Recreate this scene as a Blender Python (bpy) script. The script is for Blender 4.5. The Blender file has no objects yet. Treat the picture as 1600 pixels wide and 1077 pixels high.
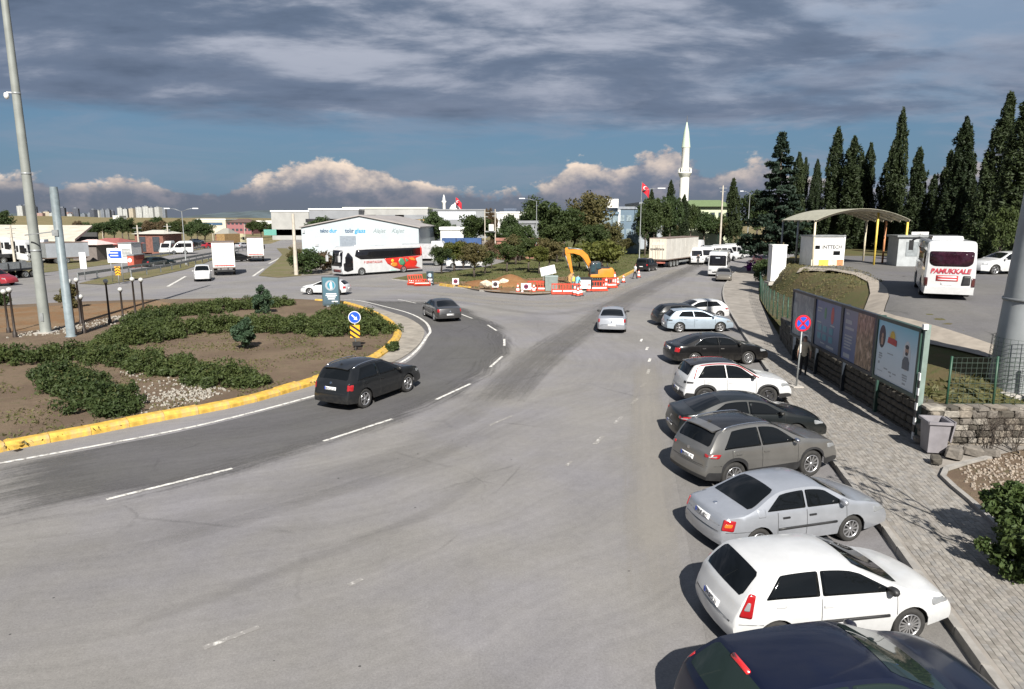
import bpy, bmesh, math, random
import numpy as np
from mathutils import Vector, Matrix
from mathutils.bvhtree import BVHTree
from math import sin, cos, pi, radians as R, sqrt, atan2, hypot
random.seed(7); RNG = np.random.default_rng(7)
SC = bpy.context.scene
COL = SC.collection
# ------------------------------------------------------------------ camera, sky, sun, exposure
CAM_H, PITCH, FPX = 7.0, R(10.4), 1067.0
cam = bpy.data.cameras.new('camera'); camo = bpy.data.objects.new('camera', cam); COL.objects.link(camo)
cam.sensor_width = 36.0; cam.lens = 36.0 * FPX / 1600.0; cam.clip_end = 30000; cam.clip_start = 0.1
camo.location = (0, 0, CAM_H); camo.rotation_euler = (R(90) - PITCH, 0, 0); SC.camera = camo
SC.view_settings.view_transform = 'Standard'; SC.view_settings.look = 'None'
SC.view_settings.gamma = 1.0; SC.view_settings.use_curve_mapping = False
EXPO = 1.1
SC.view_settings.exposure = EXPO
SUN_AZ, SUN_EL = 173.0, 39.0           # where the sun stands, clockwise from +Y
sl = bpy.data.lights.new('sun', 'SUN'); sl.energy = 4.4; sl.angle = R(0.53); sl.color = (1.0, 0.955, 0.88)
suno = bpy.data.objects.new('sun', sl); COL.objects.link(suno)
sd = Vector((sin(R(SUN_AZ)) * cos(R(SUN_EL)), cos(R(SUN_AZ)) * cos(R(SUN_EL)), sin(R(SUN_EL))))
suno.rotation_euler = sd.to_track_quat('Z', 'Y').to_euler(); suno.location = (0, -20, 60)

class NT:
    """small helper to write node trees as expressions"""
    def __init__(s, tree): s.t = tree; s.l = tree.links
    def n(s, typ, ins=None, **props):
        nd = s.t.nodes.new(typ)
        for k, v in props.items(): setattr(nd, k, v)
        for k, v in (ins or {}).items():
            sk = nd.inputs[k]
            if isinstance(v, bpy.types.NodeSocket): s.l.new(v, sk)
            else: sk.default_value = v
        return nd
    def m(s, op, a, b=0.0, c=0.0, clamp=False):
        nd = s.n('ShaderNodeMath', {0: a, 1: b, 2: c}, operation=op); nd.use_clamp = clamp
        return nd.outputs[0]
    def ss(s, x, lo, hi):
        nd = s.n('ShaderNodeMapRange', {0: x, 1: lo, 2: hi, 3: 0.0, 4: 1.0}, interpolation_type='SMOOTHSTEP')
        return nd.outputs[0]
    def mix(s, f, a, b, blend='MIX'):
        nd = s.n('ShaderNodeMix', data_type='RGBA', blend_type=blend)
        for i, v in ((0, f), (6, a), (7, b)):
            if isinstance(v, bpy.types.NodeSocket): s.l.new(v, nd.inputs[i])
            elif i == 0: nd.inputs[0].default_value = v
            else: nd.inputs[i].default_value = tuple(v) + (1.0,) if len(v) == 3 else v
        return nd.outputs[2]
    def noise(s, vec, scale, detail=4.0, rough=0.55, dist=0.0):
        return s.n('ShaderNodeTexNoise', {'Vector': vec, 'Scale': scale, 'Detail': detail, 'Roughness': rough, 'Distortion': dist}).outputs[0]
    def xyz(s, x, y, z): return s.n('ShaderNodeCombineXYZ', {0: x, 1: y, 2: z}).outputs[0]
    def mul(s, vec, k):
        return s.n('ShaderNodeVectorMath', {0: vec, 1: k}, operation='MULTIPLY').outputs[0]

def make_world():
    w = bpy.data.worlds.new('World'); SC.world = w; w.use_nodes = True
    t = NT(w.node_tree); t.t.nodes.clear()
    sky = t.n('ShaderNodeTexSky', sky_type='NISHITA'); sky.sun_disc = False
    sky.sun_elevation = R(SUN_EL); sky.sun_rotation = R(SUN_AZ); sky.dust_density = 1.5; sky.air_density = 1.2
    K = 10.0 / (2 ** EXPO)               # cloud tones are given as they leave the camera
    def C(r, g, b):
        f = lambda v: (v / 255.0 / 12.92 if v < 10 else ((v / 255.0 + 0.055) / 1.055) ** 2.4) * K
        return (f(r), f(g), f(b))
    d = t.n('ShaderNodeVectorMath', {0: t.n('ShaderNodeTexCoord').outputs['Generated']}, operation='NORMALIZE').outputs[0]
    sp = t.n('ShaderNodeSeparateXYZ', {0: d}); x, y, z = sp.outputs
    e = t.m('MULTIPLY', t.m('ARCSINE', z), 57.29578)            # elevation in degrees
    az = t.m('MULTIPLY', t.m('ARCTAN2', x, y), 57.29578)
    # high deck seen from below, laid out on a flat layer
    den = t.m('ADD', t.m('MAXIMUM', z, 0.0), 0.15)
    px = t.m('DIVIDE', x, den); py = t.m('DIVIDE', y, den)
    P0 = t.xyz(px, py, 0.0)
    nA = t.noise(t.mul(P0, (0.95, 1.5, 1)), 1.0, 8, 0.58, 0.35)
    nB = t.noise(t.mul(P0, (0.36, 0.7, 1)), 1.0, 4, 0.5, 0.3)
    nC = t.noise(t.mul(P0, (2.6, 4.6, 1)), 1.0, 7, 0.62, 0.2)
    # edge of the deck a few degrees above the horizon, wavering with azimuth
    nE = t.noise(t.xyz(t.m('MULTIPLY', az, 0.05), t.m('MULTIPLY', e, 0.30), 3.1), 1.0, 6, 0.6)
    edge = t.m('ADD', e, t.m('MULTIPLY', t.m('SUBTRACT', nE, 0.5), 5.0))
    cover = t.ss(edge, 6.3, 8.3)
    side = t.m('ADD', az, t.m('MULTIPLY', t.m('SUBTRACT', nB, .5), 26.0))
    thin = t.m('MULTIPLY', t.ss(side, 4.0, 30.0), t.ss(nA, 0.42, 0.66))   # thinner, bluer to the right
    cover = t.m('MULTIPLY', cover, t.m('SUBTRACT', 1.0, t.m('MULTIPLY', thin, 0.62)))
    tone = t.m('ADD', t.m('ADD', t.m('MULTIPLY', nA, 0.8), t.m('MULTIPLY', nB, 0.75)), t.m('MULTIPLY', nC, 0.35))
    tone = t.m('ADD', tone, t.m('MULTIPLY', t.ss(az, -34.0, 34.0), 0.10))
    deck = t.mix(t.ss(tone, 0.74, 0.97), C(66, 82, 104), C(106, 121, 144))
    deck = t.mix(t.ss(tone, 0.94, 1.13), deck, C(184, 189, 203))
    lowdeck = t.m('MULTIPLY', t.ss(e, 16.0, 9.0), 0.35)
    deck = t.mix(lowdeck, deck, C(120, 133, 156))
    skyc = t.n('ShaderNodeHueSaturation', {'Saturation': 1.15, 'Value': 0.32, 'Color': sky.outputs[0]}).outputs[0]
    gap = t.mix(0.7, skyc, C(88, 132, 172))
    col = t.mix(cover, gap, deck)
    # thin wisps drifting through the gap, thicker to the right
    wn = t.noise(t.xyz(t.m('MULTIPLY', az, 0.075), t.m('MULTIPLY', e, 0.42), 5.5), 1.0, 7, 0.6, 0.5)
    wk = t.m('MULTIPLY', t.ss(wn, 0.44, 0.66), t.m('ADD', 0.35, t.m('MULTIPLY', t.ss(az, -4.0, 22.0), 0.5)))
    col = t.mix(t.m('MULTIPLY', wk, t.ss(e, 14.0, 7.0)), col, C(146, 155, 174))
    # bank of cumulus standing on the horizon
    q = t.xyz(t.m('MULTIPLY', az, 0.085), t.m('MULTIPLY', e, 0.13), 7.7)
    big = t.noise(t.xyz(t.m('MULTIPLY', az, 0.055), 0.0, 1.3), 1.0, 2, 0.5)
    puff = t.noise(q, 1.6, 8, 0.62, 0.15)
    puff2 = t.noise(q, 4.2, 5, 0.6)
    htop = t.m('ADD', t.m('MULTIPLY', t.ss(az, -6.0, -26.0), -1.6), t.m('SUBTRACT', t.m('MULTIPLY', big, 10.4), 1.1))
    htop = t.m('ADD', htop, t.m('MULTIPLY', t.m('SUBTRACT', puff, 0.5), 7.5))
    htop = t.m('ADD', htop, t.m('MULTIPLY', t.m('SUBTRACT', puff2, 0.5), 1.6))
    depth = t.m('SUBTRACT', htop, e)                            # degrees below the bank's top
    bank = t.ss(depth, 0.0, 0.55)
    lit = t.m('MULTIPLY', t.ss(depth, 2.3, 0.25), t.ss(e, 1.6, 3.0))
    lit = t.m('MULTIPLY', lit, t.ss(t.m('ADD', puff2, t.m('MULTIPLY', puff, 0.4)), 0.50, 0.86))
    bcol = t.mix(t.ss(e, 0.0, 4.5), C(108, 117, 132), C(118, 129, 150))
    bcol = t.mix(t.m('MULTIPLY', t.ss(puff2, 0.46, 0.68), 0.42), bcol, C(182, 172, 176))
    wlit = t.m('ADD', 0.55, t.m('MULTIPLY', t.ss(az, 24.0, 2.0), 0.45))
    bcol = t.mix(t.m('MULTIPLY', lit, wlit), bcol, C(255, 234, 214))
    col = t.mix(bank, col, bcol)
    # murk low on the horizon
    col = t.mix(t.m('MULTIPLY', t.ss(e, 2.4, 0.0), 0.7), col, C(112, 120, 134))
    bg = t.n('ShaderNodeBackground', {0: col, 1: 0.1})
    out = t.n('ShaderNodeOutputWorld', {0: bg.outputs[0]})
make_world()

# ------------------------------------------------------------------ pixel of the photograph -> place in the world
def P(px, py, z=0.0):
    u = (px - 800) / FPX; v = (py - 538.5) / FPX
    dy = cos(PITCH) - v * sin(PITCH); dz = -sin(PITCH) - v * cos(PITCH)
    t = (z - CAM_H) / dz
    return Vector((u * t, dy * t, z))
def W(px, py, Y):
    u = (px - 800) / FPX; v = (py - 538.5) / FPX
    dy = cos(PITCH) - v * sin(PITCH); dz = -sin(PITCH) - v * cos(PITCH)
    t = Y / dy
    return Vector((u * t, Y, CAM_H + dz * t))

# ------------------------------------------------------------------ materials
MATS = {}
def _base(name):
    m = bpy.data.materials.new(name); m.use_nodes = True
    t = NT(m.node_tree); b = m.node_tree.nodes['Principled BSDF']
    return m, t, b
def obj_coord(t): return t.n('ShaderNodeTexCoord').outputs['Object']
def mat(name, col, rough=0.6, metal=0.0, coat=0.0, var=0.12, scale=3.0, spec=0.5, bump=0.0, bscale=40.0, dirt=0.0, dcol=(0.12, 0.10, 0.08)):
    """plain surface with mottling; var = strength of the mottling"""
    if name in MATS: return MATS[name]
    m, t, b = _base(name)
    oc = obj_coord(t)
    c = tuple(col) + (1,)
    if var > 0:
        n1 = t.noise(oc, scale, 5, 0.6)
        f = t.ss(n1, 0.3, 0.7)
        lo = [v * (1 - var) for v in col]; hi = [min(1, v * (1 + var)) for v in col]
        cs = t.mix(f, lo, hi)
        if dirt > 0:
            n2 = t.noise(t.mul(oc, (1, 1, 0.35)), scale * 0.7, 6, 0.65)
            cs = t.mix(t.m('MULTIPLY', t.ss(n2, 0.48, 0.75), dirt), cs, dcol)
        t.l.new(cs, b.inputs['Base Color'])
        t.l.new(t.m('ADD', rough - 0.06, t.m('MULTIPLY', n1, 0.12)), b.inputs['Roughness'])
    else:
        b.inputs['Base Color'].default_value = c; b.inputs['Roughness'].default_value = rough
    b.inputs['Metallic'].default_value = metal
    b.inputs['Specular IOR Level'].default_value = spec
    b.inputs['Coat Weight'].default_value = coat; b.inputs['Coat Roughness'].default_value = 0.04
    if bump > 0:
        bn = t.noise(oc, bscale, 4, 0.6)
        t.l.new(t.n('ShaderNodeBump', {'Strength': bump, 'Distance': 0.02, 'Height': bn}).outputs[0], b.inputs['Normal'])
    MATS[name] = m; return m
def paint(name, col, metal=0.0, rough=0.35, flake=True):
    if name in MATS: return MATS[name]
    m, t, b = _base(name); oc = obj_coord(t)
    n = t.noise(oc, 1.6, 4, 0.6); dust = t.noise(oc, 7.0, 6, 0.7)
    g = [v * 0.86 + 0.003 for v in col]
    cs = t.mix(t.ss(n, 0.3, 0.7), col, g)
    zz = t.n('ShaderNodeSeparateXYZ', {0: oc}).outputs[2]
    grime = t.m('MULTIPLY', t.m('MULTIPLY', t.ss(zz, 0.75, 0.15), t.ss(dust, 0.3, 0.75)), 0.22)   # road dirt on the sills
    cs = t.mix(grime, cs, (0.13, 0.115, 0.095))
    t.l.new(cs, b.inputs['Base Color'])
    b.inputs['Metallic'].default_value = metal
    t.l.new(t.m('ADD', rough, t.m('MULTIPLY', grime, 0.5)), b.inputs['Roughness'])
    b.inputs['Coat Weight'].default_value = 0.45 if sum(col) < .12 else .75
    b.inputs['Specular IOR Level'].default_value = .25 if sum(col) < .12 else .5
    t.l.new(t.m('ADD', 0.03, t.m('MULTIPLY', dust, 0.10)), b.inputs['Coat Roughness'])
    MATS[name] = m; return m
def leafmat(name, c1, c2, trans=0.25):
    if name in MATS: return MATS[name]
    m, t, b = _base(name); oc = obj_coord(t)
    n1 = t.noise(oc, 0.9, 3, 0.6); n2 = t.noise(oc, 9.0, 2, 0.6)
    rnd = t.n('ShaderNodeObjectInfo').outputs['Random']
    f = t.m('ADD', t.m('MULTIPLY', n1, 0.7), t.m('MULTIPLY', n2, 0.5))
    f = t.m('ADD', f, t.m('MULTIPLY', t.m('SUBTRACT', rnd, 0.5), 0.25))
    cs = t.mix(t.ss(f, 0.38, 0.85), c1, c2)
    t.l.new(cs, b.inputs['Base Color']); b.inputs['Roughness'].default_value = 0.62
    b.inputs['Specular IOR Level'].default_value = 0.25
    tr = t.n('ShaderNodeBsdfTranslucent', {0: t.mix(0.35, cs, (0.12, 0.16, 0.02))})
    mx = t.n('ShaderNodeMixShader', {0: trans, 1: b.outputs[0], 2: tr.outputs[0]})
    t.l.new(mx.outputs[0], m.node_tree.nodes['Material Output'].inputs[0])
    MATS[name] = m; return m
RC = (-17.5, 37.5)                        # middle of the roundabout
def asphalt(name, base, streak=0.2, warm=0.0, crack=0.5, patch=0.10, spot=0.5):
    if name in MATS: return MATS[name]
    m, t, b = _base(name)
    oc = t.n('ShaderNodeNewGeometry').outputs['Position']
    sp = t.n('ShaderNodeSeparateXYZ', {0: oc})
    dx = t.m('SUBTRACT', sp.outputs[0], RC[0]); dy = t.m('SUBTRACT', sp.outputs[1], RC[1])
    r = t.m('SQRT', t.m('ADD', t.m('MULTIPLY', dx, dx), t.m('MULTIPLY', dy, dy)))
    th = t.m('ARCTAN2', dy, dx)
    nwarp = t.noise(oc, 0.07, 3, 0.5)
    pol = t.xyz(t.m('ADD', r, t.m('MULTIPLY', nwarp, 6.0)), t.m('MULTIPLY', th, 3.2), 0.0)
    st1 = t.noise(t.mul(pol, (0.55, 0.45, 1)), 1.0, 5, 0.6)      # wheel-worn bands round the junction
    st2 = t.noise(t.mul(pol, (4.5, 0.8, 1)), 1.0, 4, 0.65)
    lin = t.noise(t.mul(t.n('ShaderNodeMapping', {'Vector': oc, 'Rotation': (0, 0, R(14))}).outputs[0], (1.3, 0.06, 1)), 1.0, 5, 0.6)
    near = t.ss(r, 48.0, 22.0)
    st = t.mix(near, t.n('ShaderNodeCombineXYZ', {0: lin, 1: lin, 2: lin}).outputs[0], t.xyz(st1, st1, st1))
    stf = t.n('ShaderNodeSeparateXYZ', {0: st}).outputs[0]
    big = t.noise(oc, 0.12, 5, 0.55); mid = t.noise(oc, 0.9, 6, 0.65); fine = t.noise(oc, 26.0, 3, 0.7); agg = t.noise(oc, 90.0, 2, 0.6)
    v = t.m('ADD', 1.0, t.m('MULTIPLY', t.m('SUBTRACT', stf, 0.5), streak * 2.4))
    v = t.m('ADD', v, t.m('MULTIPLY', t.m('SUBTRACT', st2, 0.5), streak * 1.7))
    v = t.m('ADD', v, t.m('MULTIPLY', t.m('SUBTRACT', big, 0.5), patch * 4.0))
    v = t.m('ADD', v, t.m('MULTIPLY', t.m('SUBTRACT', mid, 0.5), 0.30)); v = t.m('ADD', v, t.m('MULTIPLY', t.m('SUBTRACT', t.noise(oc, 5.0, 5, .75), 0.5), 0.42))
    v = t.m('ADD', v, t.m('MULTIPLY', t.m('SUBTRACT', fine, 0.5), 0.75))
    v = t.m('ADD', v, t.m('MULTIPLY', t.m('SUBTRACT', agg, 0.5), 0.7))
    # cracks
    wv = t.n('ShaderNodeVectorMath', {0: oc, 1: t.mul(t.xyz(mid, fine, 0.0), (0.9, 0.25, 0))}, operation='ADD').outputs[0]
    ed = t.n('ShaderNodeTexVoronoi', {'Vector': wv, 'Scale': 0.17}, feature='DISTANCE_TO_EDGE').outputs[0]
    ck = t.m('MULTIPLY', t.ss(ed, 0.010, 0.002), t.ss(t.noise(oc, 0.21, 3), 0.50, 0.62))
    v = t.m('MULTIPLY', v, t.m('SUBTRACT', 1.0, t.m('MULTIPLY', ck, crack)))
    # oil drops and pebbles
    vo = t.n('ShaderNodeTexVoronoi', {'Vector': oc, 'Scale': 2.1}, feature='F1')
    rr = t.n('ShaderNodeSeparateXYZ', {0: vo.outputs['Color']}).outputs[0]
    sz = t.m('MULTIPLY', t.m('SUBTRACT', rr, 0.58), 0.15)
    ds = t.m('MULTIPLY', t.ss(t.m('SUBTRACT', t.m('ADD', vo.outputs['Distance'], t.m('MULTIPLY', fine, 0.02)), sz), 0.02, 0.0), spot)
    v = t.m('MULTIPLY', v, t.m('SUBTRACT', 1.0, ds))
    tint = t.mix(t.ss(t.noise(oc, 0.16, 4, 0.6), 0.35, 0.68), (1.03 + warm, 1.0, 0.965 - warm), (1.02, 0.985, 1.03))
    c = t.n('ShaderNodeVectorMath', {0: tint, 1: t.xyz(t.m('MULTIPLY', v, base), t.m('MULTIPLY', v, base), t.m('MULTIPLY', v, base))}, operation='MULTIPLY').outputs[0]
    t.l.new(c, b.inputs['Base Color']); b.inputs['Roughness'].default_value = 0.88
    b.inputs['Specular IOR Level'].default_value = 0.3
    t.l.new(t.n('ShaderNodeBump', {'Strength': 0.25, 'Distance': 0.006, 'Height': t.m('ADD', fine, agg)}).outputs[0], b.inputs['Normal'])
    MATS[name] = m; return m
def soil(name, c1, c2, c3, s=1.0):
    if name in MATS: return MATS[name]
    m, t, b = _base(name)
    oc = t.n('ShaderNodeNewGeometry').outputs['Position']
    n1 = t.noise(oc, 0.35 * s, 6, 0.6, 0.4); n2 = t.noise(oc, 3.0 * s, 6, 0.7); n3 = t.noise(oc, 30 * s, 3, 0.7)
    c = t.mix(t.ss(t.m('ADD', n1, t.m('MULTIPLY', t.m('SUBTRACT', n2, .5), .5)), 0.38, 0.60), c1, c2)
    c = t.mix(t.ss(t.m('ADD', n2, t.m('MULTIPLY', t.m('SUBTRACT', n3, .5), .4)), 0.52, 0.74), c, c3)
    k = t.m('ADD', 0.72, t.m('MULTIPLY', n3, 0.56))
    c = t.n('ShaderNodeVectorMath', {0: c, 1: t.xyz(k, k, k)}, operation='MULTIPLY').outputs[0]
    t.l.new(c, b.inputs['Base Color']); b.inputs['Roughness'].default_value = 0.95; b.inputs['Specular IOR Level'].default_value = 0.2
    t.l.new(t.n('ShaderNodeBump', {'Strength': 0.7, 'Distance': 0.05, 'Height': t.m('ADD', n2, n3)}).outputs[0], b.inputs['Normal'])
    MATS[name] = m; return m

GLASS = mat('tinted_glass', (0.005, 0.006, 0.007), 0.03, var=0, spec=0.3)
GLASS_G = mat('green_glass', (0.014, 0.022, 0.020), 0.04, var=0, spec=0.4)
BLACK = mat('black_plastic', (0.018, 0.018, 0.019), 0.5, var=0.25)
TYRE = mat('tyre_rubber', (0.022, 0.021, 0.020), 0.85, var=0.3, scale=8)
ALLOY = mat('wheel_alloy', (0.55, 0.55, 0.56), 0.3, metal=0.85, var=0.08)
CHROME = mat('chrome_trim', (0.75, 0.75, 0.76), 0.15, metal=1.0, var=0.03)
SEAM = mat('dark_gap', (0.012, 0.012, 0.012), 0.8, var=0)
REDLAMP = mat('red_lamp', (0.30, 0.012, 0.015), 0.12, var=0.15, coat=1.0)
AMBER = mat('amber_lamp', (0.55, 0.14, 0.02), 0.15, var=0.1, coat=1.0)
CLEAR = mat('clear_lamp', (0.22, 0.23, 0.24), 0.1, var=0.2, coat=1.0)
PLATE = mat('plate_white', (0.7, 0.7, 0.7), 0.4, var=0.05)
PLATEBLUE = mat('plate_blue', (0.02, 0.06, 0.4), 0.4, var=0.05)
INK = mat('black_print', (0.015, 0.015, 0.018), 0.5, var=0)
WHITE = mat('white_paint', (0.64, 0.64, 0.63), 0.5, var=0.06, dirt=0.18)
VWHITE = paint('white_vehicle_paint', (0.52, 0.525, 0.53))
STEEL = mat('galvanised_steel', (0.26, 0.275, 0.28), 0.5, metal=0.35, var=0.15, dirt=0.2)
CONC = mat('concrete', (0.36, 0.34, 0.31), 0.9, var=0.2, scale=1.5, bump=0.3, dirt=0.35)
BARK = mat('bark', (0.075, 0.06, 0.048), 0.95, var=0.35, scale=5, bump=0.6)
REDM = mat('red_paint', (0.52, 0.03, 0.025), 0.45, var=0.1)
BLUEM = mat('blue_sign', (0.012, 0.075, 0.42), 0.4, var=0.05)

# ------------------------------------------------------------------ objects
def tag(o, label=None, cat=None, group=None, kind=None):
    if label: o['label'] = label
    if cat: o['category'] = cat
    if group: o['group'] = group
    if kind: o['kind'] = kind
    return o
def thing(name, label, cat, loc=(0, 0, 0), rz=0.0, group=None):
    o = bpy.data.objects.new(name, None); o.empty_display_size = 0.3; COL.objects.link(o)
    o.location = loc; o.rotation_euler = (0, 0, rz)
    return tag(o, label, cat, group)
def link(name, me, parent=None, loc=None, rot=None):
    o = bpy.data.objects.new(name, me); COL.objects.link(o)
    if parent: o.parent = parent
    if loc is not None: o.location = loc
    if rot is not None: o.rotation_euler = rot
    return o
def copy_tree(o, parent=None):
    c = o.copy(); COL.objects.link(c)
    if parent: c.parent = parent
    for ch in o.children: copy_tree(ch, c)
    return c

class MB:
    """mesh builder: boxes, tubes, sheets into ONE mesh"""
    def __init__(s): s.v = []; s.f = []; s.mi = []; s.sm = []; s.cur = 0; s.smooth = False
    def add(s, vs, fs, sm=None):
        o = len(s.v); s.v.extend([tuple(p) for p in vs])
        for f in fs:
            s.f.append([i + o for i in f]); s.mi.append(s.cur); s.sm.append(s.smooth if sm is None else sm)
        return s
    def box(s, c, d, rz=0.0, m=None, taper=1.0):
        hx, hy, hz = d[0] / 2, d[1] / 2, d[2] / 2
        pts = []
        for z in (-1, 1):
            k = taper if z > 0 else 1.0
            for x, y in ((-1, -1), (1, -1), (1, 1), (-1, 1)):
                p = Vector((x * hx * k, y * hy * k, z * hz))
                if m is not None: p = m @ p
                elif rz: p = Vector((p.x * cos(rz) - p.y * sin(rz), p.x * sin(rz) + p.y * cos(rz), p.z))
                pts.append(p + Vector(c))
        return s.add(pts, [(3, 2, 1, 0), (4, 5, 6, 7), (0, 1, 5, 4), (1, 2, 6, 5), (2, 3, 7, 6), (3, 0, 4, 7)], False)
    def bar(s, a, b, w, h=None):
        a = Vector(a); b = Vector(b); d = b - a; L = d.length
        if L < 1e-6: return s
        q = d.to_track_quat('X', 'Z').to_matrix()
        return s.box((a + b) / 2, (L, w, h or w), m=q)
    def tube(s, pts, rad, n=8, caps=True):
        pts = [Vector(p) for p in pts]; rs = rad if hasattr(rad, '__len__') else [rad] * len(pts)
        vs = []; N = len(pts)
        ref = None
        for i, p in enumerate(pts):
            d = (pts[min(i + 1, N - 1)] - pts[max(i - 1, 0)]).normalized()
            if ref is None or abs(ref.dot(d)) > 0.95: ref = Vector((1, 0, 0)) if abs(d.x) < 0.8 else Vector((0, 1, 0))
            u = (ref - d * ref.dot(d)).normalized(); w = d.cross(u); ref = u
            for k in range(n):
                a = 2 * pi * k / n
                vs.append(p + (u * cos(a) + w * sin(a)) * rs[i])
        fs = []
        for i in range(N - 1):
            for k in range(n):
                fs.append((i * n + k, i * n + (k + 1) % n, (i + 1) * n + (k + 1) % n, (i + 1) * n + k))
        s.add(vs, fs, True)
        if caps:
            o = len(s.v) - len(vs)
            for f in (list(range(n))[::-1], [(N - 1) * n + k for k in range(n)]):
                s.f.append([i + o for i in f]); s.mi.append(s.cur); s.sm.append(False)
        return s
    def lathe(s, prof, n=24, c=(0, 0, 0), axis='Z', closed=False):
        vs = []
        for r, h in prof:
            for k in range(n):
                a = 2 * pi * k / n
                p = (r * cos(a), r * sin(a), h)
                if axis == 'Y': p = (p[0], p[2], p[1])
                if axis == 'X': p = (p[2], p[0], p[1])
                vs.append((p[0] + c[0], p[1] + c[1], p[2] + c[2]))
        fs = []; M = len(prof)
        for i in range(M - 1):
            for k in range(n):
                fs.append((i * n + k, i * n + (k + 1) % n, (i + 1) * n + (k + 1) % n, (i + 1) * n + k))
        return s.add(vs, fs, True)
    def prism(s, poly, z0, z1):
        n = len(poly)
        vs = [(p[0], p[1], z0) for p in poly] + [(p[0], p[1], z1) for p in poly]
        return s.add(vs, [list(range(n))[::-1], list(range(n, 2 * n))] + [(i, (i + 1) % n, n + (i + 1) % n, n + i) for i in range(n)], False)
    def xprism(s, poly, y0, y1):
        """polygon in x,z extruded along y"""
        n = len(poly)
        vs = [(p[0], y0, p[1]) for p in poly] + [(p[0], y1, p[1]) for p in poly]
        return s.add(vs, [list(range(n)), list(range(n, 2 * n))[::-1]] + [((i + 1) % n, i, n + i, n + (i + 1) % n) for i in range(n)], False)
    def quad(s, a, b, c, d): return s.add([a, b, c, d], [(0, 1, 2, 3)], False)
    def disc(s, c, r, nrm, n=20, ry=None, th=0.0):
        nrm = Vector(nrm).normalized(); up = Vector((0, 0, 1)) if abs(nrm.z) < 0.9 else Vector((0, 1, 0))
        u = up.cross(nrm).normalized(); w = nrm.cross(u); c = Vector(c); ry = ry or r
        ring = [c + u * (r * cos(2 * pi * k / n)) + w * (ry * sin(2 * pi * k / n)) for k in range(n)]
        if th:
            back = [p - nrm * th for p in ring]
            return s.add(ring + back, [list(range(n)), list(range(n, 2 * n))[::-1]] + [((k + 1) % n, k, n + k, n + (k + 1) % n) for k in range(n)], False)
        return s.add(ring, [list(range(n))], False)
    def mesh(s, name, mats, fix=True):
        me = bpy.data.meshes.new(name); me.from_pydata(s.v, [], s.f)
        for m in (mats if isinstance(mats, (list, tuple)) else [mats]): me.materials.append(m)
        me.polygons.foreach_set('material_index', s.mi); me.polygons.foreach_set('use_smooth', s.sm)
        me.update()
        if fix:
            bm = bmesh.new(); bm.from_mesh(me); bmesh.ops.recalc_face_normals(bm, faces=bm.faces); bm.to_mesh(me); bm.free()
        return me
    def build(s, name, mats, parent=None, loc=None, rz=None, fix=True):
        return link(name, s.mesh(name, mats, fix), parent, loc, None if rz is None else (0, 0, rz))

def bm_obj(bm, name, mats, parent=None, angle=35, loc=None, rot=None):
    bm.normal_update()
    for f in bm.faces: f.smooth = True
    for e in bm.edges:
        if len(e.link_faces) == 2:
            e.smooth = e.calc_face_angle(0) < R(angle)
    me = bpy.data.meshes.new(name); bm.to_mesh(me); bm.free()
    for m in (mats if isinstance(mats, (list, tuple)) else [mats]): me.materials.append(m)
    return link(name, me, parent, loc, rot)

ORD = 'first second third fourth fifth sixth seventh eighth ninth tenth eleventh twelfth thirteenth fourteenth fifteenth sixteenth seventeenth'.split()
def text(s, size, m, parent, loc, rot, name='lettering', ext=0.004, shear=0.0, bold=0.0, sx=1.0, align='CENTER', fit=None):
    cu = bpy.data.curves.new('text', 'FONT'); cu.body = s; cu.size = size; cu.extrude = ext; cu.align_x = align; cu.align_y = 'CENTER'
    cu.shear = shear; cu.offset = bold; cu.resolution_u = 2
    o = bpy.data.objects.new('text', cu); COL.objects.link(o)
    dg = bpy.context.evaluated_depsgraph_get(); me = bpy.data.meshes.new_from_object(o.evaluated_get(dg))
    bpy.data.objects.remove(o); bpy.data.curves.remove(cu)
    me.materials.clear(); me.materials.append(m); me.name = name
    if fit:
        xs = [v.co.x for v in me.vertices]; sx = fit / max(.01, max(xs) - min(xs))
    t = link(name, me, parent, loc, rot); t.scale = (sx, 1, 1)
    return t

def wear_band(name, L, Rr, z, m, prof):
    """strip between two lines; prof = list of (place across 0..1, strength) kept as the attribute 'wear'"""
    n = min(len(L), len(Rr)); k = len(prof); vs = []; ws = []; us = []; al = 0.0
    for i in range(n):
        al += (L[i] - L[i - 1]).length if i else 0; wd = (L[i] - Rr[i]).length
        en = min(1, i / 4, (n - 1 - i) / 4)
        for f, w in prof: p = L[i].lerp(Rr[i], f); vs.append((p.x, p.y, z)); ws.append(w * en); us += [f * wd, al, 0]
    me = bpy.data.meshes.new(name); me.from_pydata(vs, [], [(i * k + j, i * k + j + 1, (i + 1) * k + j + 1, (i + 1) * k + j) for i in range(n - 1) for j in range(k - 1)])
    a = me.attributes.new('wear', 'FLOAT', 'POINT'); a.data.foreach_set('value', ws); a = me.attributes.new('along', 'FLOAT_VECTOR', 'POINT'); a.data.foreach_set('vector', us); me.materials.append(m)
    bm = bmesh.new(); bm.from_mesh(me); bm.normal_update()
    for f in bm.faces:
        if f.normal.z < 0: f.normal_flip()
    bm.to_mesh(me); bm.free(); return tag(link(name, me), kind='structure')
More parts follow.
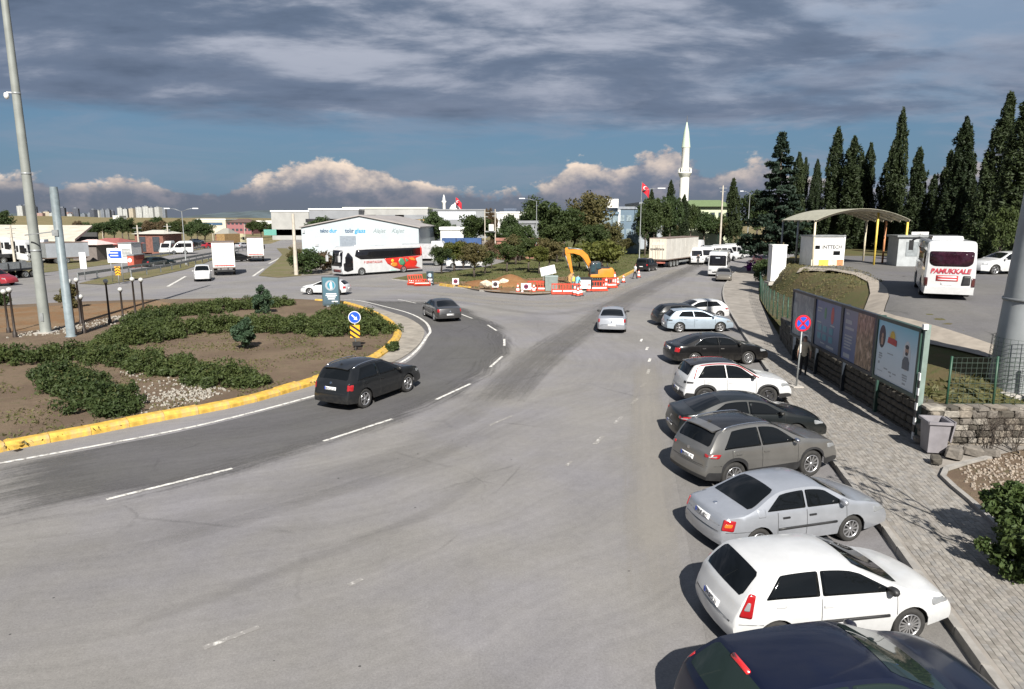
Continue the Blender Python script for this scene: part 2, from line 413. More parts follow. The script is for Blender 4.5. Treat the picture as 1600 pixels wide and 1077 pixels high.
def wear_mat(name, col, k, src=None):
    """surface that thins out with the attribute 'wear' and some noise, showing the road below"""
    m, t, b = _base(name) if src is None else (src, NT(src.node_tree), src.node_tree.nodes['Principled BSDF'])
    oc = t.n('ShaderNodeNewGeometry').outputs['Position']; w = t.n('ShaderNodeAttribute', attribute_name='wear').outputs['Fac']
    n = t.noise(oc, .35, 5, .62); n2 = t.noise(oc, 9.0, 4, .7); sk = t.noise(t.mul(t.n('ShaderNodeAttribute', attribute_name='along').outputs['Vector'], (4.5, .10, 1)), 1.0, 5, .65); nn = t.m('ADD', t.m('MULTIPLY', n, .35), t.m('ADD', t.m('MULTIPLY', n2, .2), t.m('MULTIPLY', sk, .45)))
    al = t.m('MULTIPLY', t.ss(t.m('ADD', w, t.m('MULTIPLY', t.m('SUBTRACT', nn, .5), 2.2)), .08, .95), k)
    if src is None: t.l.new(t.mix(n2, [v * .8 for v in col], [v * 1.2 for v in col]), b.inputs['Base Color']); b.inputs['Roughness'].default_value = .9; b.inputs['Specular IOR Level'].default_value = .2
    mx = t.n('ShaderNodeMixShader', {0: al, 1: t.n('ShaderNodeBsdfTransparent').outputs[0], 2: b.outputs[0]}); t.l.new(mx.outputs[0], m.node_tree.nodes['Material Output'].inputs[0]); return m
def offset_line(pts, d):
    n = len(pts); out = []
    for i in range(n):
        v = pts[min(i + 1, n - 1)] - pts[max(i - 1, 0)]; v.z = 0; v.normalize(); out.append(pts[i] + Vector((-v.y, v.x, 0)) * d)
    return out
def sheet(name, pts, z, m, kind='structure', parent=None):
    """flat polygon, triangulated"""
    bm = bmesh.new(); vs = [bm.verts.new((p[0], p[1], z)) for p in pts]
    f = bm.faces.new(vs)
    bmesh.ops.triangulate(bm, faces=[f]); bm.normal_update()
    for f in bm.faces:
        if f.normal.z < 0: f.normal_flip()
    me = bpy.data.meshes.new(name); bm.to_mesh(me); bm.free(); me.materials.append(m)
    o = link(name, me, parent)
    if kind: o['kind'] = kind
    return o
def smooth_line(pts, n=8, closed=False):
    """Catmull-Rom through points"""
    pts = [Vector(p) for p in pts]; out = []; N = len(pts)
    rng = N if closed else N - 1
    for i in range(rng):
        g = lambda k: pts[k % N] if closed else pts[max(0, min(N - 1, k))]
        p0, p1, p2, p3 = g(i - 1), g(i), g(i + 1), g(i + 2)
        for j in range(n):
            t = j / n
            out.append(0.5 * ((2 * p1) + (p2 - p0) * t + (2 * p0 - 5 * p1 + 4 * p2 - p3) * t * t + (3 * p1 - p0 - 3 * p2 + p3) * t ** 3))
    if not closed: out.append(pts[-1])
    return out
def resample(pts, step):
    pts = [Vector(p) for p in pts]; L = [0.0]
    for a, b in zip(pts, pts[1:]): L.append(L[-1] + (b - a).length)
    n = max(1, round(L[-1] / step)); out = []; k = 0
    for i in range(n + 1):
        s = L[-1] * i / n
        while k < len(pts) - 2 and L[k + 1] < s: k += 1
        d = L[k + 1] - L[k]; out.append(pts[k].lerp(pts[k + 1], 0 if d == 0 else (s - L[k]) / d))
    return out
def ribbon(mb, pts, w, z, side=0.0):
    """flat strip along a line; side shifts it to the left"""
    n = len(pts); L = []; Rr = []
    for i in range(n):
        d = (pts[min(i + 1, n - 1)] - pts[max(i - 1, 0)]); d.z = 0; d.normalize(); nn = Vector((-d.y, d.x, 0))
        c = pts[i] + nn * side
        L.append((c.x + nn.x * w / 2, c.y + nn.y * w / 2, z)); Rr.append((c.x - nn.x * w / 2, c.y - nn.y * w / 2, z))
    mb.add(L + Rr, [(i, n + i, n + i + 1, i + 1) for i in range(n - 1)], False)
# ------------------------------------------------------------------ cars
def interp(pts, x):
    if x <= pts[0][0]: return pts[0][1]
    for (x0, z0), (x1, z1) in zip(pts, pts[1:]):
        if x <= x1: return z0 + (z1 - z0) * ((x - x0) / (x1 - x0) if x1 > x0 else 1)
    return pts[-1][1]
def chaikin(p, it=2):
    for _ in range(it):
        q = [p[0]]
        for a, b in zip(p, p[1:]):
            q += [(a[0] * .75 + b[0] * .25, a[1] * .75 + b[1] * .25), (a[0] * .25 + b[0] * .75, a[1] * .25 + b[1] * .75)]
        p = q + [p[-1]]
    return p
# top line of each body rear -> front, in metres; belt line; screen feet and heads (rear foot, rear head, front head, front foot)
BODIES = {
 'hatch': dict(L=3.95, W=1.69, H=1.46, top=[(0, .60), (.03, .82), (.10, .99), (.40, 1.34), (.58, 1.42), (1.2, 1.46), (1.85, 1.445), (2.2, 1.38), (2.98, 1.0), (3.3, .95), (3.65, .86), (3.86, .72), (3.95, .56)],
    belt=[(0, .90), (.5, .95), (3.0, .90), (3.95, .72)], scr=(.11, .47, 2.13, 2.95), wheels=(.66, 3.15), R=.30, dlo=[(.42, .72), (1.45, 1.45), (2.86, 2.22)], rw=.76),
 'hatch5': dict(L=4.05, W=1.76, H=1.45, top=[(0, .60), (.03, .84), (.12, 1.0), (.46, 1.32), (.62, 1.40), (1.3, 1.45), (1.95, 1.435), (2.3, 1.37), (3.05, 1.0), (3.4, .95), (3.78, .86), (3.97, .72), (4.05, .56)],
    belt=[(0, .94), (.6, .97), (3.0, .90), (4.05, .74)], scr=(.13, .52, 2.22, 3.02), wheels=(.70, 3.28), R=.32, dlo=[(.55, .85), (1.62, 1.56), (2.95, 2.30)], rw=.74),
 'sedan_old': dict(L=4.25, W=1.67, H=1.40, top=[(0, .58), (.02, .82), (.09, .92), (.62, .97), (1.22, 1.30), (1.46, 1.37), (2.0, 1.40), (2.42, 1.375), (2.68, 1.29), (3.22, .98), (3.6, .93), (3.95, .83), (4.17, .70), (4.25, .54)],
    belt=[(0, .86), (.6, .91), (3.2, .89), (4.25, .72)], scr=(.62, 1.34, 2.52, 3.20), wheels=(.82, 3.25), R=.30, dlo=[(.98, 1.36), (2.02, 2.02), (3.08, 2.58)], rw=.76),
 'sedan': dict(L=4.80, W=1.83, H=1.47, top=[(0, .62), (.03, .90), (.10, 1.0), (.52, 1.05), (1.32, 1.38), (1.75, 1.46), (2.3, 1.47), (2.72, 1.42), (2.98, 1.33), (3.58, 1.03), (4.1, .95), (4.5, .84), (4.72, .70), (4.80, .56)],
    belt=[(0, .94), (.6, .98), (3.5, .93), (4.80, .76)], scr=(.50, 1.38, 2.82, 3.55), wheels=(1.0, 3.80), R=.33, dlo=[(.95, 1.45), (2.25, 2.22), (3.42, 2.88)], rw=.74),
 'suv': dict(L=4.50, W=1.85, H=1.70, top=[(0, .68), (.03, 1.0), (.10, 1.14), (.34, 1.52), (.50, 1.62), (1.2, 1.695), (1.95, 1.68), (2.32, 1.60), (3.12, 1.17), (3.55, 1.12), (4.12, 1.03), (4.40, .88), (4.50, .66)],
    belt=[(0, 1.04), (.6, 1.08), (3.2, 1.04), (4.50, .86)], scr=(.12, .42, 2.28, 3.08), wheels=(.80, 3.52), R=.37, dlo=[(.42, .76), (1.72, 1.66), (2.98, 2.38)], rw=.75),
 'mpv': dict(L=4.40, W=1.83, H=1.82, top=[(0, .66), (.02, 1.0), (.06, 1.14), (.20, 1.66), (.32, 1.78), (1.2, 1.83), (2.2, 1.81), (2.55, 1.70), (3.4, 1.15), (3.75, 1.06), (4.2, .92), (4.35, .78), (4.40, .6)],
    belt=[(0, 1.06), (.6, 1.08), (3.4, 1.04), (4.40, .84)], scr=(.07, .22, 2.5, 3.34), wheels=(.80, 3.52), R=.32, dlo=[(.40, .50), (1.75, 1.72), (3.20, 2.62)], rw=.82),
}
class Car: pass
def car_shell(B, low=False):
    c = Car(); c.B = B; L, Wd, H = B['L'], B['W'], B['H']
    prof = chaikin(B['top'], 1 if low else 2); belt = B['belt']; zb = B.get('zb', .24 if H < 1.6 else .28)
    Ra = B['R'] + .055; zw = B['R']
    def ztop(x): return interp(prof, x)
    def zbelt(x): return min(interp(belt, x), ztop(x) - .035)
    def plan(x):
        f = 1.0
        if x < .55: f *= 1 - .13 * (1 - x / .55) ** 2.2
        d = L - x
        if d < .95: f *= 1 - .19 * (1 - d / .95) ** 2.4
        return f
    def halfw(x, z):
        zbe = zbelt(x); s = (z - zb) / max(.05, zbe - zb)
        return Wd / 2 * plan(x) * (.945 + .055 * (1 - min(1.3, ((s - .45) / .55) ** 2)))
    def edge(x):
        zt = ztop(x); zbe = zbelt(x); g = max(0, min(1, (zt - interp(belt, x)) / (H - interp(belt, x))))
        yb = halfw(x, zbe); yr = yb * (1 - (1 - B['rw']) * g)
        if g < .02: yr = yb * .965
        return yr, max(zbe + .008, zt - .035 - .035 * g)
    def bow(x):
        u = (x - L / 2) / (L / 2)
        return .15 * max(0, u) ** 1.5 - .10 * max(0, -u) ** 1.5
    def deform(x, y, z):
        w = Wd / 2
        k = max(0, 1 - (y / w) ** 2)
        dd = 0
        if x < .35: dd = -.05 * (1 - x / .35) * max(0, 1 - ((z - .5) / .28) ** 2)
        if L - x < .35: dd = .05 * (1 - (L - x) / .35) * max(0, 1 - ((z - .45) / .25) ** 2)
        return Vector((x + bow(x) * k + dd - L / 2, y, z))
    def topz(x, y):
        yr, ze = edge(x); zt = ztop(x); return ze + (zt - ze) * (1 - min(1, abs(y) / max(yr, .01)) ** 2.3)
    c.ztop, c.zbelt, c.halfw, c.edge, c.deform, c.topz, c.zb = ztop, zbelt, halfw, edge, deform, topz, zb
    xs = set([0.0, L]) | set(p[0] for p in prof)
    n = 16 if low else 30
    xs |= set(L * i / n for i in range(n + 1))
    for xw in B['wheels']:
        na = 6 if low else 10
        xs |= set(xw + Ra * cos(pi * i / na) for i in range(na + 1))
    xs = sorted(xs); keep = [xs[0]]
    for x in xs[1:]:
        if x - keep[-1] > (.03 if low else .014): keep.append(x)
    keep[-1] = L; xs = keep
    def zlow(x):
        z = zb
        if x < .4: z += .05 * (1 - x / .4)
        if L - x < .5: z += .05 * (1 - (L - x) / .5)
        for xw in B['wheels']:
            q = Ra * Ra - (x - xw) ** 2
            if q > 0: z = max(z, zw + sqrt(q))
        return z
    ts = (0, .3, .6, .85, 1.0); gs = (.35, .7, 1.0); rs = (.86, .6, .3, 0.0)
    bm = bmesh.new(); rings = []
    for x in xs:
        zl = zlow(x); zbe = zbelt(x); zl = min(zl, zbe - .02); half = []
        for t in ts:
            z = zl + (zbe - zl) * t; half.append((halfw(x, z), z))
        yb = half[-1][0]; yr, ze = edge(x)
        for g in gs: half.append((yb + (yr - yb) * (g ** 1.12), zbe + (ze - zbe) * g))
        for r in rs: half.append((yr * r, topz(x, yr * r)))
        ring = [bm.verts.new(deform(x, y, z)) for y, z in half] + [bm.verts.new(deform(x, -y, z)) for y, z in half[-2::-1]]
        rings.append(ring)
    for a, b in zip(rings, rings[1:]):
        for i in range(len(a) - 1): bm.faces.new((a[i], a[i + 1], b[i + 1], b[i]))
    N = len(rings[0]); nl = len(ts) + len(gs)
    for ring, x, flip in ((rings[0], 0.0, 0), (rings[-1], L, 1)):
        cols = [[ring[i] for i in range(nl)]]
        for fr in (.6, .2, -.2, -.6):
            cols.append([bm.verts.new(deform(x, (v.co.y) * fr, v.co.z)) for v in cols[0]])
        cols.append([ring[N - 1 - i] for i in range(nl)])
        for a, b in zip(cols, cols[1:]):
            for i in range(nl - 1): bm.faces.new((a[i], b[i], b[i + 1], a[i + 1]))
        bm.faces.new([ring[i] for i in range(nl - 1, N - nl + 1)] + [c_[nl - 1] for c_ in cols[1:-1]][::-1])
    bmesh.ops.recalc_face_normals(bm, faces=bm.faces)
    c.bvh = BVHTree.FromBMesh(bm); c.bm = bm; c.xs = xs
    return c
def ring_poly(poly, r=0.03, seg=3, step=.14):
    """round the corners of a polygon and break its long sides"""
    n = len(poly); out = []
    for i in range(n):
        p = Vector(poly[i]); a = Vector(poly[i - 1]) - p; b = Vector(poly[(i + 1) % n]) - p
        rr = min(r, a.length * .45, b.length * .45)
        if rr < 1e-4: out.append(p); continue
        s = p + a.normalized() * rr; e = p + b.normalized() * rr
        for k in range(seg + 1):
            t = k / seg; out.append(s * (1 - t) ** 2 + p * 2 * t * (1 - t) + e * t * t)
    fin = []
    for i in range(len(out)):
        a, b = out[i], out[(i + 1) % len(out)]; m = max(1, int((b - a).length / step))
        for k in range(m): fin.append(a.lerp(b, k / m))
    return fin
def decal(c, o, d, poly, off=.004, r=.02, far=3.0, rings=(.45, .8, 1.0), step=.14):
    """patch of real geometry that follows the body: polygon seen along d, laid on the shell and lifted by off"""
    d = Vector(d).normalized(); up = Vector((0, 0, 1)); right = d.cross(up).normalized() if abs(d.z) < .9 else Vector((0, 1, 0)); up = right.cross(d).normalized()
    if abs(d.z) >= .9: up = Vector((1, 0, 0))
    o = Vector(o); pts = ring_poly([Vector(p).to_2d() for p in poly], r, step=step)
    cen = Vector((0, 0))
    for p in pts: cen += p
    cen /= len(pts)
    def hit(p, cc):
        for k in (0, .04, .1, .2, .35, .5):
            q = p.lerp(cc, k); st = o + right * q.x + up * q.y - d * far
            h, nr, _, _ = c.bvh.ray_cast(st, d)
            if h is not None:
                if nr.dot(d) > 0: nr = -nr
                return h + nr * off, nr
        return o - d * .02, -d
    vs = []; fs = []; n = len(pts); h, nr = hit(cen, cen); vs.append(h)
    for rg in rings:
        for p in pts: vs.append(hit(cen.lerp(p, rg), cen)[0])
    rim = []
    for p in pts:
        h, nr = hit(p, cen); rim.append(h - nr * (off + .004))
    for k in range(n): fs.append((0, 1 + k, 1 + (k + 1) % n))
    for j in range(len(rings) - 1):
        a = 1 + j * n; b = a + n
        for k in range(n): fs.append((a + k, b + k, b + (k + 1) % n, a + (k + 1) % n))
    b = 1 + (len(rings) - 1) * n; e = len(vs); vs += rim
    for k in range(n): fs.append((b + k, e + k, e + (k + 1) % n, b + (k + 1) % n))
    mb = MB(); mb.add(vs, fs, True)
    return mb
def screen(c, x0, x1, marg=.07, off=.005):
    """windscreen or rear window lying in the shell's own surface"""
    mb = MB(); nx, ny = 9, 9; g = []
    for i in range(nx):
        s = i / (nx - 1); x = x0 + (x1 - x0) * s; yr, ze = c.edge(x); m = marg + .05 * abs(2 * s - 1) ** 8
        for j in range(ny):
            y = (yr - m) * (2 * j / (ny - 1) - 1); g.append(c.deform(x, y, c.topz(x, y)))
    vs = []
    for i in range(nx):
        for j in range(ny):
            a = g[min(i + 1, nx - 1) * ny + j] - g[max(i - 1, 0) * ny + j]; b = g[i * ny + min(j + 1, ny - 1)] - g[i * ny + max(j - 1, 0)]
            nn = a.cross(b).normalized()
            if nn.z < 0: nn = -nn
            vs.append(g[i * ny + j] + nn * off)
    mb.add(vs, [(i * ny + j, i * ny + j + 1, (i + 1) * ny + j + 1, (i + 1) * ny + j) for i in range(nx - 1) for j in range(ny - 1)], True)
    return mb
WHEELS = {}
def wheel_meshes(Rr, wd, style, m_rim):
    key = (round(Rr, 3), wd, style, m_rim.name)
    if key in WHEELS: return WHEELS[key]
    ri = Rr * .68; h = wd / 2
    t = MB(); t.lathe([(ri, -h * .9), (Rr - .02, -h), (Rr, -h * .75), (Rr, h * .75), (Rr - .02, h), (ri, h * .92), (ri * .98, h * .5)], 28, axis='Y')
    t.lathe([(ri * .98, h * .45), (.001, h * .4)], 28, axis='Y')
    tm = t.mesh('tyre', TYRE)
    r = MB(); r.lathe([(ri * .97, h * .55), (ri * 1.0, h * .96), (ri * .93, h * .98), (ri * .88, h * .70)], 28, axis='Y')
    ns = {'five': 5, 'multi': 15, 'ten': 10, 'disc': 9}[style]
    for k in range(ns):
        a = 2 * pi * k / ns; w0, w1 = {'five': (.075, .055), 'multi': (.02, .026), 'ten': (.035, .03), 'disc': (.04, .06)}[style]
        ca, sa = cos(a), sin(a); y0, y1 = h * .72, h * .92
        def pt(rad, w, y): return (ca * rad - sa * w, y, sa * rad + ca * w)
        r0, r1 = ri * .12, ri * .92
        r.add([pt(r0, -w0 / 2, y1 * .93), pt(r0, w0 / 2, y1 * .93), pt(r1, w1 / 2, y1), pt(r1, -w1 / 2, y1), pt(r0, -w0 / 2, y0 * .7), pt(r0, w0 / 2, y0 * .7), pt(r1, w1 / 2, y0), pt(r1, -w1 / 2, y0)],
              [(0, 1, 2, 3), (0, 3, 7, 4), (1, 5, 6, 2)], False)
    r.lathe([(ri * .2, h * .72), (ri * .19, h * .92), (.001, h * .95)], 12, axis='Y')
    rm = r.mesh('rim', m_rim)
    WHEELS[key] = (tm, rm); return WHEELS[key]
def add_wheels(root, spots, Rr, wd, style, m_rim):
    """spots: (x, y) of each wheel; y>0 is the left side"""
    tm, rm = wheel_meshes(Rr, wd, style, m_rim)
    for x, y in spots:
        w = link('wheel', tm, root, (x, y, Rr), (0, 0, 0 if y > 0 else pi)); link('rim', rm, w)
def plate_on(c, root, z, txt=None, mbk=None, x=0):
    B = c.B
    p = decal(c, (0, x, z), (1, 0, 0), [(-.26, -.055), (.26, -.055), (.26, .055), (-.26, .055)], .012, .005, rings=(1.0,)).build('licence_plate', mbk or PLATE, root)
    h, nr, _, _ = c.bvh.ray_cast(Vector((-9, 0, z)), Vector((1, 0, 0)))
    if txt and h:
        tilt = math.asin(max(-1, min(1, nr.z)))
        text(txt, .105, INK if mbk is None else WHITE, p, h + nr * .016 + Vector((0, -.02, 0)), (R(90) - tilt, 0, -R(90)), 'plate_lettering', .001, sx=.92)
        MB().box(h + nr * .015 + Vector((0, .238, 0)), (.004, .04, .10)).build('plate_band', PLATEBLUE, p)
def make_car(kind, label, pos, az, col, group, L=None, cat='car', name='parked_car', low=False, rim='five', rim_m=None, roof_m=None, clad=False, tail='block', glass=None,
             plate=.62, txt=None, rails=None, trim=None, mould=False, spoiler=False, dmirror=None, chrome=False, dark_plate=False, doors=2, stripe=None, blackout=None):
    B = dict(BODIES[kind])
    if L:
        k = L / B['L']; B['top'] = [(x * k, z) for x, z in B['top']]; B['belt'] = [(x * k, z) for x, z in B['belt']]
        B['scr'] = tuple(x * k for x in B['scr']); B['wheels'] = tuple(x * k for x in B['wheels']); B['dlo'] = [(a * k, b * k) for a, b in B['dlo']]; B['L'] = L
    c = car_shell(B, low); L, Wd, H = B['L'], B['W'], B['H']; g = glass or GLASS
    root = thing(name, label, cat, (pos[0], pos[1], pos[2] if len(pos) > 2 else 0.0), R(90 - az), group)
    bm = c.bm; mats = [col, BLACK, roof_m or col]
    xs0, xs1 = B['scr'][0] - L / 2, B['scr'][3] - L / 2
    for f in bm.faces:
        p = f.calc_center_median()
        if clad and p.z < .44: f.material_index = 1
        elif clad:
            for xw in B['wheels']:
                if hypot(p.x - (xw - L / 2), p.z - B['R']) < B['R'] + .13 and abs(p.y) > Wd * .42: f.material_index = 1
        elif p.z < c.zb + .06: f.material_index = 1
        if roof_m and p.z > c.topz(min(L, max(0, p.x + L / 2)), 0) - .12 and B['scr'][1] - L / 2 - .12 < p.x < B['scr'][2] - L / 2 + .1 and p.z > H - .28 and abs(p.y) < c.edge(p.x + L / 2)[0] * .9: f.material_index = 2
    bm_obj(bm, 'body', mats, root, 32)
    # inner dark floor and wheel housings
    u = MB(); u.box((0, 0, c.zb + .17), (L * .9, Wd * .62, .30))
    for xw in B['wheels']:
        Ra = B['R'] + .06
        for s in (-1, 1):
            pr = [(xw - L / 2 + Ra * cos(pi * k / 8), B['R'] + Ra * sin(pi * k / 8)) for k in range(9)]
            vs = [(x, s * Wd * .465, z) for x, z in pr] + [(x, s * Wd * .29, z) for x, z in pr]
            u.add(vs, [(k, k + 1, 10 + k, 9 + k) for k in range(8)] + [list(range(9, 18))], False)
    u.build('underbody', SEAM, root)
    # screens
    screen(c, B['scr'][0] + .02, B['scr'][1] - .01, .085).build('rear_window', g, root)
    screen(c, B['scr'][3] - .02, B['scr'][2] + .02, .075).build('windscreen', g, root)
    # side windows between slanted pillars
    dl = B['dlo']
    for s in (1, -1):
        for (b0, t0), (b1, t1) in zip(dl, dl[1:]):
            b0_, t0_, b1_, t1_ = b0 + .022, t0 + .022, b1 - .022, t1 - .022
            lo = [(b0_ + (b1_ - b0_) * k / 4) for k in range(5)]; hi = [(t1_ + (t0_ - t1_) * k / 4) for k in range(5)]
            poly = [(x - L / 2, interp(B['belt'], x) + .035) for x in lo] + [(x - L / 2, max(interp(B['belt'], x) + .06, c.edge(x)[1] - .05)) for x in hi]
            if s < 0: poly = [(x, z) for x, z in poly]
            else: poly = [(-x, z) for x, z in poly]
            w = decal(c, (0, 0, 0), (0, -s, 0), poly, .005, .035).build('side_window', g, root)
            if chrome and s < 0:
                pass
        if chrome:
            e = [(x - L / 2, max(interp(B['belt'], x) + .06, c.edge(x)[1] - .035)) for x in [dl[0][1] + (dl[-1][1] - dl[0][1]) * k / 10 for k in range(11)]]
            pts = [(dl[0][0] - L / 2 + .0, interp(B['belt'], dl[0][0]) + .03)] + e + [(dl[-1][0] - L / 2, interp(B['belt'], dl[-1][0]) + .03)]
            tb = []
            for x, z in pts:
                h, nr, _, _ = c.bvh.ray_cast(Vector((x, s * 3, z)), Vector((0, -s, 0)))
                if h: tb.append(h + nr * .006)
            if len(tb) > 2: MB().tube(tb, .017, 5).build('window_trim', CHROME, root)
        if trim:
            e = [(x - L / 2, c.edge(x)[1] - .012) for x in [dl[0][1] - .25 + (dl[-1][1] + .25 - dl[0][1]) * k / 12 for k in range(13)]]
            pts = [(dl[0][0] - L / 2 - .1, interp(B['belt'], dl[0][0]) + .02)] + e + [(dl[-1][0] - L / 2 + .1, interp(B['belt'], dl[-1][0]) + .05)]
            tb = []
            for x, z in pts:
                h, nr, _, _ = c.bvh.ray_cast(Vector((x, s * 3, z)), Vector((0, -s, 0)))
                if h: tb.append(h + nr * .004)
            if len(tb) > 2: MB().tube(tb, .022, 6).build('roof_trim', trim, root)
    if not low:
        # door gaps
        for s in (1, -1):
            q = MB()
            bx = [dl[i][0] for i in range(1, len(dl))]
            if doors == 2: bx = [dl[0][0] + .28] + bx
            for x in bx:
                tb = []
                for k in range(9):
                    z = c.zb + .1 + (interp(B['belt'], x) - c.zb - .1) * k / 8; xx = x - L / 2 + (.0 if k > 2 else .0)
                    h, nr, _, _ = c.bvh.ray_cast(Vector((xx, s * 3, z)), Vector((0, -s, 0)))
                    if h: tb.append(h + nr * .001)
                if len(tb) > 2: q.tube(tb, .006, 4, False)
            q.build('door_gap', SEAM, root)
            for x in ([dl[1][0] + .12] if doors == 1 else [dl[0][0] + .48, dl[1][0] + .14]):
                h, nr, _, _ = c.bvh.ray_cast(Vector((x - L / 2, s * 3, interp(B['belt'], x) - .12)), Vector((0, -s, 0)))
                if h: MB().box(h + nr * .012, (.17, .03, .032)).build('door_handle', BLACK if (mould and doors == 2) else (CHROME if chrome else col), root)
            if mould:
                x0, x1 = B['wheels'][0] + B['R'] + .15, B['wheels'][1] - B['R'] - .12
                tb = []
                for k in range(9):
                    h, nr, _, _ = c.bvh.ray_cast(Vector((x0 + (x1 - x0) * k / 8 - L / 2, s * 3, .55)), Vector((0, -s, 0)))
                    if h: tb.append(h + nr * .004)
                MB().tube(tb, .028, 6).build('side_moulding', BLACK, root)
        # bumper joint round the tail, fuel flap
        tb = []
        for k in range(-8, 9):
            a_ = k / 8 * 1.25; zz = plate - .16 if kind.startswith('sedan') and plate > .7 else .58 if H < 1.6 else .70
            h, nr, _, _ = c.bvh.ray_cast(Vector((-L / 2 + .9 - cos(a_) * 4, sin(a_) * 3.4, zz)), Vector((cos(a_) * 4, -sin(a_) * 3.4, 0)).normalized())
            if h: tb.append(h + nr * .001)
        if len(tb) > 4: MB().tube(tb, .006, 4, False).build('bumper_joint', SEAM, root)
        xf_ = B['wheels'][0] - L / 2 + .05
        decal(c, (0, 0, 0), (0, 1, 0), [(xf_ - .09, .84), (xf_ + .09, .84), (xf_ + .09, 1.0), (xf_ - .09, 1.0)] if H < 1.6 else [(xf_ - .09, .92), (xf_ + .09, .92), (xf_ + .09, 1.06), (xf_ - .09, 1.06)], .004, .03).build('fuel_flap', col, root)
        # boot-lid gap
        zl = plate + .24 if kind.startswith('sedan') else plate - .1
        decal(c, (0, 0, zl - .28 if kind.startswith('sedan') else zl), (1, 0, 0), [(-Wd * .36, -.006), (Wd * .36, -.006), (Wd * .36, .006), (-Wd * .36, .006)], .002, 0, rings=(1.0,)).build('boot_gap', SEAM, root)
        # roof aerial
        if rails or blackout or chrome: a = c.deform(B['scr'][1] + .25, 0, c.topz(B['scr'][1] + .25, 0))
        if rails or blackout or chrome: MB().add([a + Vector((-.09, 0, 0)), a + Vector((.08, .02, 0)), a + Vector((.08, -.02, 0)), a + Vector((-.07, 0, .06))], [(0, 1, 3), (0, 3, 2), (1, 2, 3), (0, 2, 1)]).build('aerial', BLACK, root)
    for s in (1, -1):
        # lamps
        zt = min(interp(B['belt'], 0.1), c.ztop(.06)) - .02
        d = Vector((cos(R(42)), -s * sin(R(42)), 0)); o = Vector((-L / 2 + .10, s * Wd * .43, 0))
        if tail == 'block': poly = [(-.13, zt - .22), (.10, zt - .24), (.13, zt - .02), (-.10, zt)]
        elif tail == 'tall': o = Vector((-L / 2 + .14, s * Wd * .44, 0)); poly = [(-.11, zt - .17), (.08, zt - .19), (.10 , zt + .18), (-.0, zt + .2)]; d = Vector((cos(R(50)), -s * sin(R(50)), .0))
        elif tail == 'wide': poly = [(-.20, zt - .10), (.17, zt - .13), (.22, zt - .02), (-.20, zt - .02)]
        elif tail == 'slim': poly = [(-.24, zt - .14), (.15, zt - .12), (.15, zt - .06), (-.24, zt - .05)]
        if s > 0: poly = [(-a, b) for a, b in poly]
        poly = [(a, b) for a, b in poly]
        o.z = 0
        tl = decal(c, o, d, poly, .012, .03).build('taillight', BLACK if tail == 'slim' else REDLAMP, root)
        if tail == 'block' and mould:
            decal(c, o, d, [(a * .6, zt - .12 + (b - zt + .12) * .32) for a, b in poly], .016, .02).build('indicator', AMBER, tl)
        elif tail == 'tall':
            decal(c, o, d, [(a * .45, zt + (b - zt) * .35) for a, b in poly], .016, .02).build('reversing_lamp', CLEAR, tl)
        elif tail == 'wide':
            decal(c, o, d, [(a * .5 - s * .02, zt - .085 + (b - zt + .085) * .35) for a, b in poly], .016, .02).build('reversing_lamp', CLEAR, tl)
        zh = min(interp(B['belt'], L - .3), c.ztop(L - .28)) - .03
        d = Vector((-cos(R(45)), -s * sin(R(45)), 0)); o = Vector((L / 2 - .22, s * Wd * .41, 0))
        decal(c, o, d, [(-.17, zh - .13), (.17, zh - .13), (.17, zh + .0), (-.17, zh + .0)], .006, .04).build('headlight', CLEAR, root)
        # mirrors
        xm = dl[-1][0] - .16; zz = interp(B['belt'], xm) + .07; h, nr, _, _ = c.bvh.ray_cast(Vector((xm - L / 2, s * 3, zz)), Vector((0, -s, 0)))
        if h:
            b2 = bmesh.new(); bmesh.ops.create_icosphere(b2, subdivisions=2, radius=1)
            for v in b2.verts:
                v.co = Vector((v.co.x * .07 + (.03 if v.co.x > 0 else .0) * v.co.x, v.co.y * .115, v.co.z * .075))
                v.co.x = max(v.co.x, -.05)
            bm_obj(b2, 'mirror', dmirror or col, root, 40, h + Vector((.0, s * .12, .03)))
    if blackout:
        decal(c, (0, 0, 0), (1, 0, 0), [(-Wd * .40, .33), (Wd * .40, .33), (Wd * .40, .55), (-Wd * .40, .55)], .006, .05).build('rear_valance', BLACK, root)
    if plate: plate_on(c, root, plate, txt, INK if dark_plate else None)
    if kind in ('sedan', 'suv', 'hatch5', 'sedan_old') and not low:
        MB().disc((-L / 2 - .0, 0, 0), .05, (-1, 0, 0)) if False else None
        h, nr, _, _ = c.bvh.ray_cast(Vector((-9, 0, plate + .2)), Vector((1, 0, 0)))
        if h: MB().disc(h + nr * .01, .05, nr, 16, th=.012).build('badge', CHROME, root)
    if rails:
        for s in (1, -1):
            x0, x1 = B['scr'][1] + .1, B['scr'][2] - .05
            pts = []
            for k in range(9):
                x = x0 + (x1 - x0) * k / 8; yr, ze = c.edge(x); p = c.deform(x, s * yr * .93, c.topz(x, yr * .93)); pts.append(p + Vector((0, 0, .015 if k in (0, 8) else .045)))
            MB().tube(pts, .018, 6).build('roof_rail', rails, root)
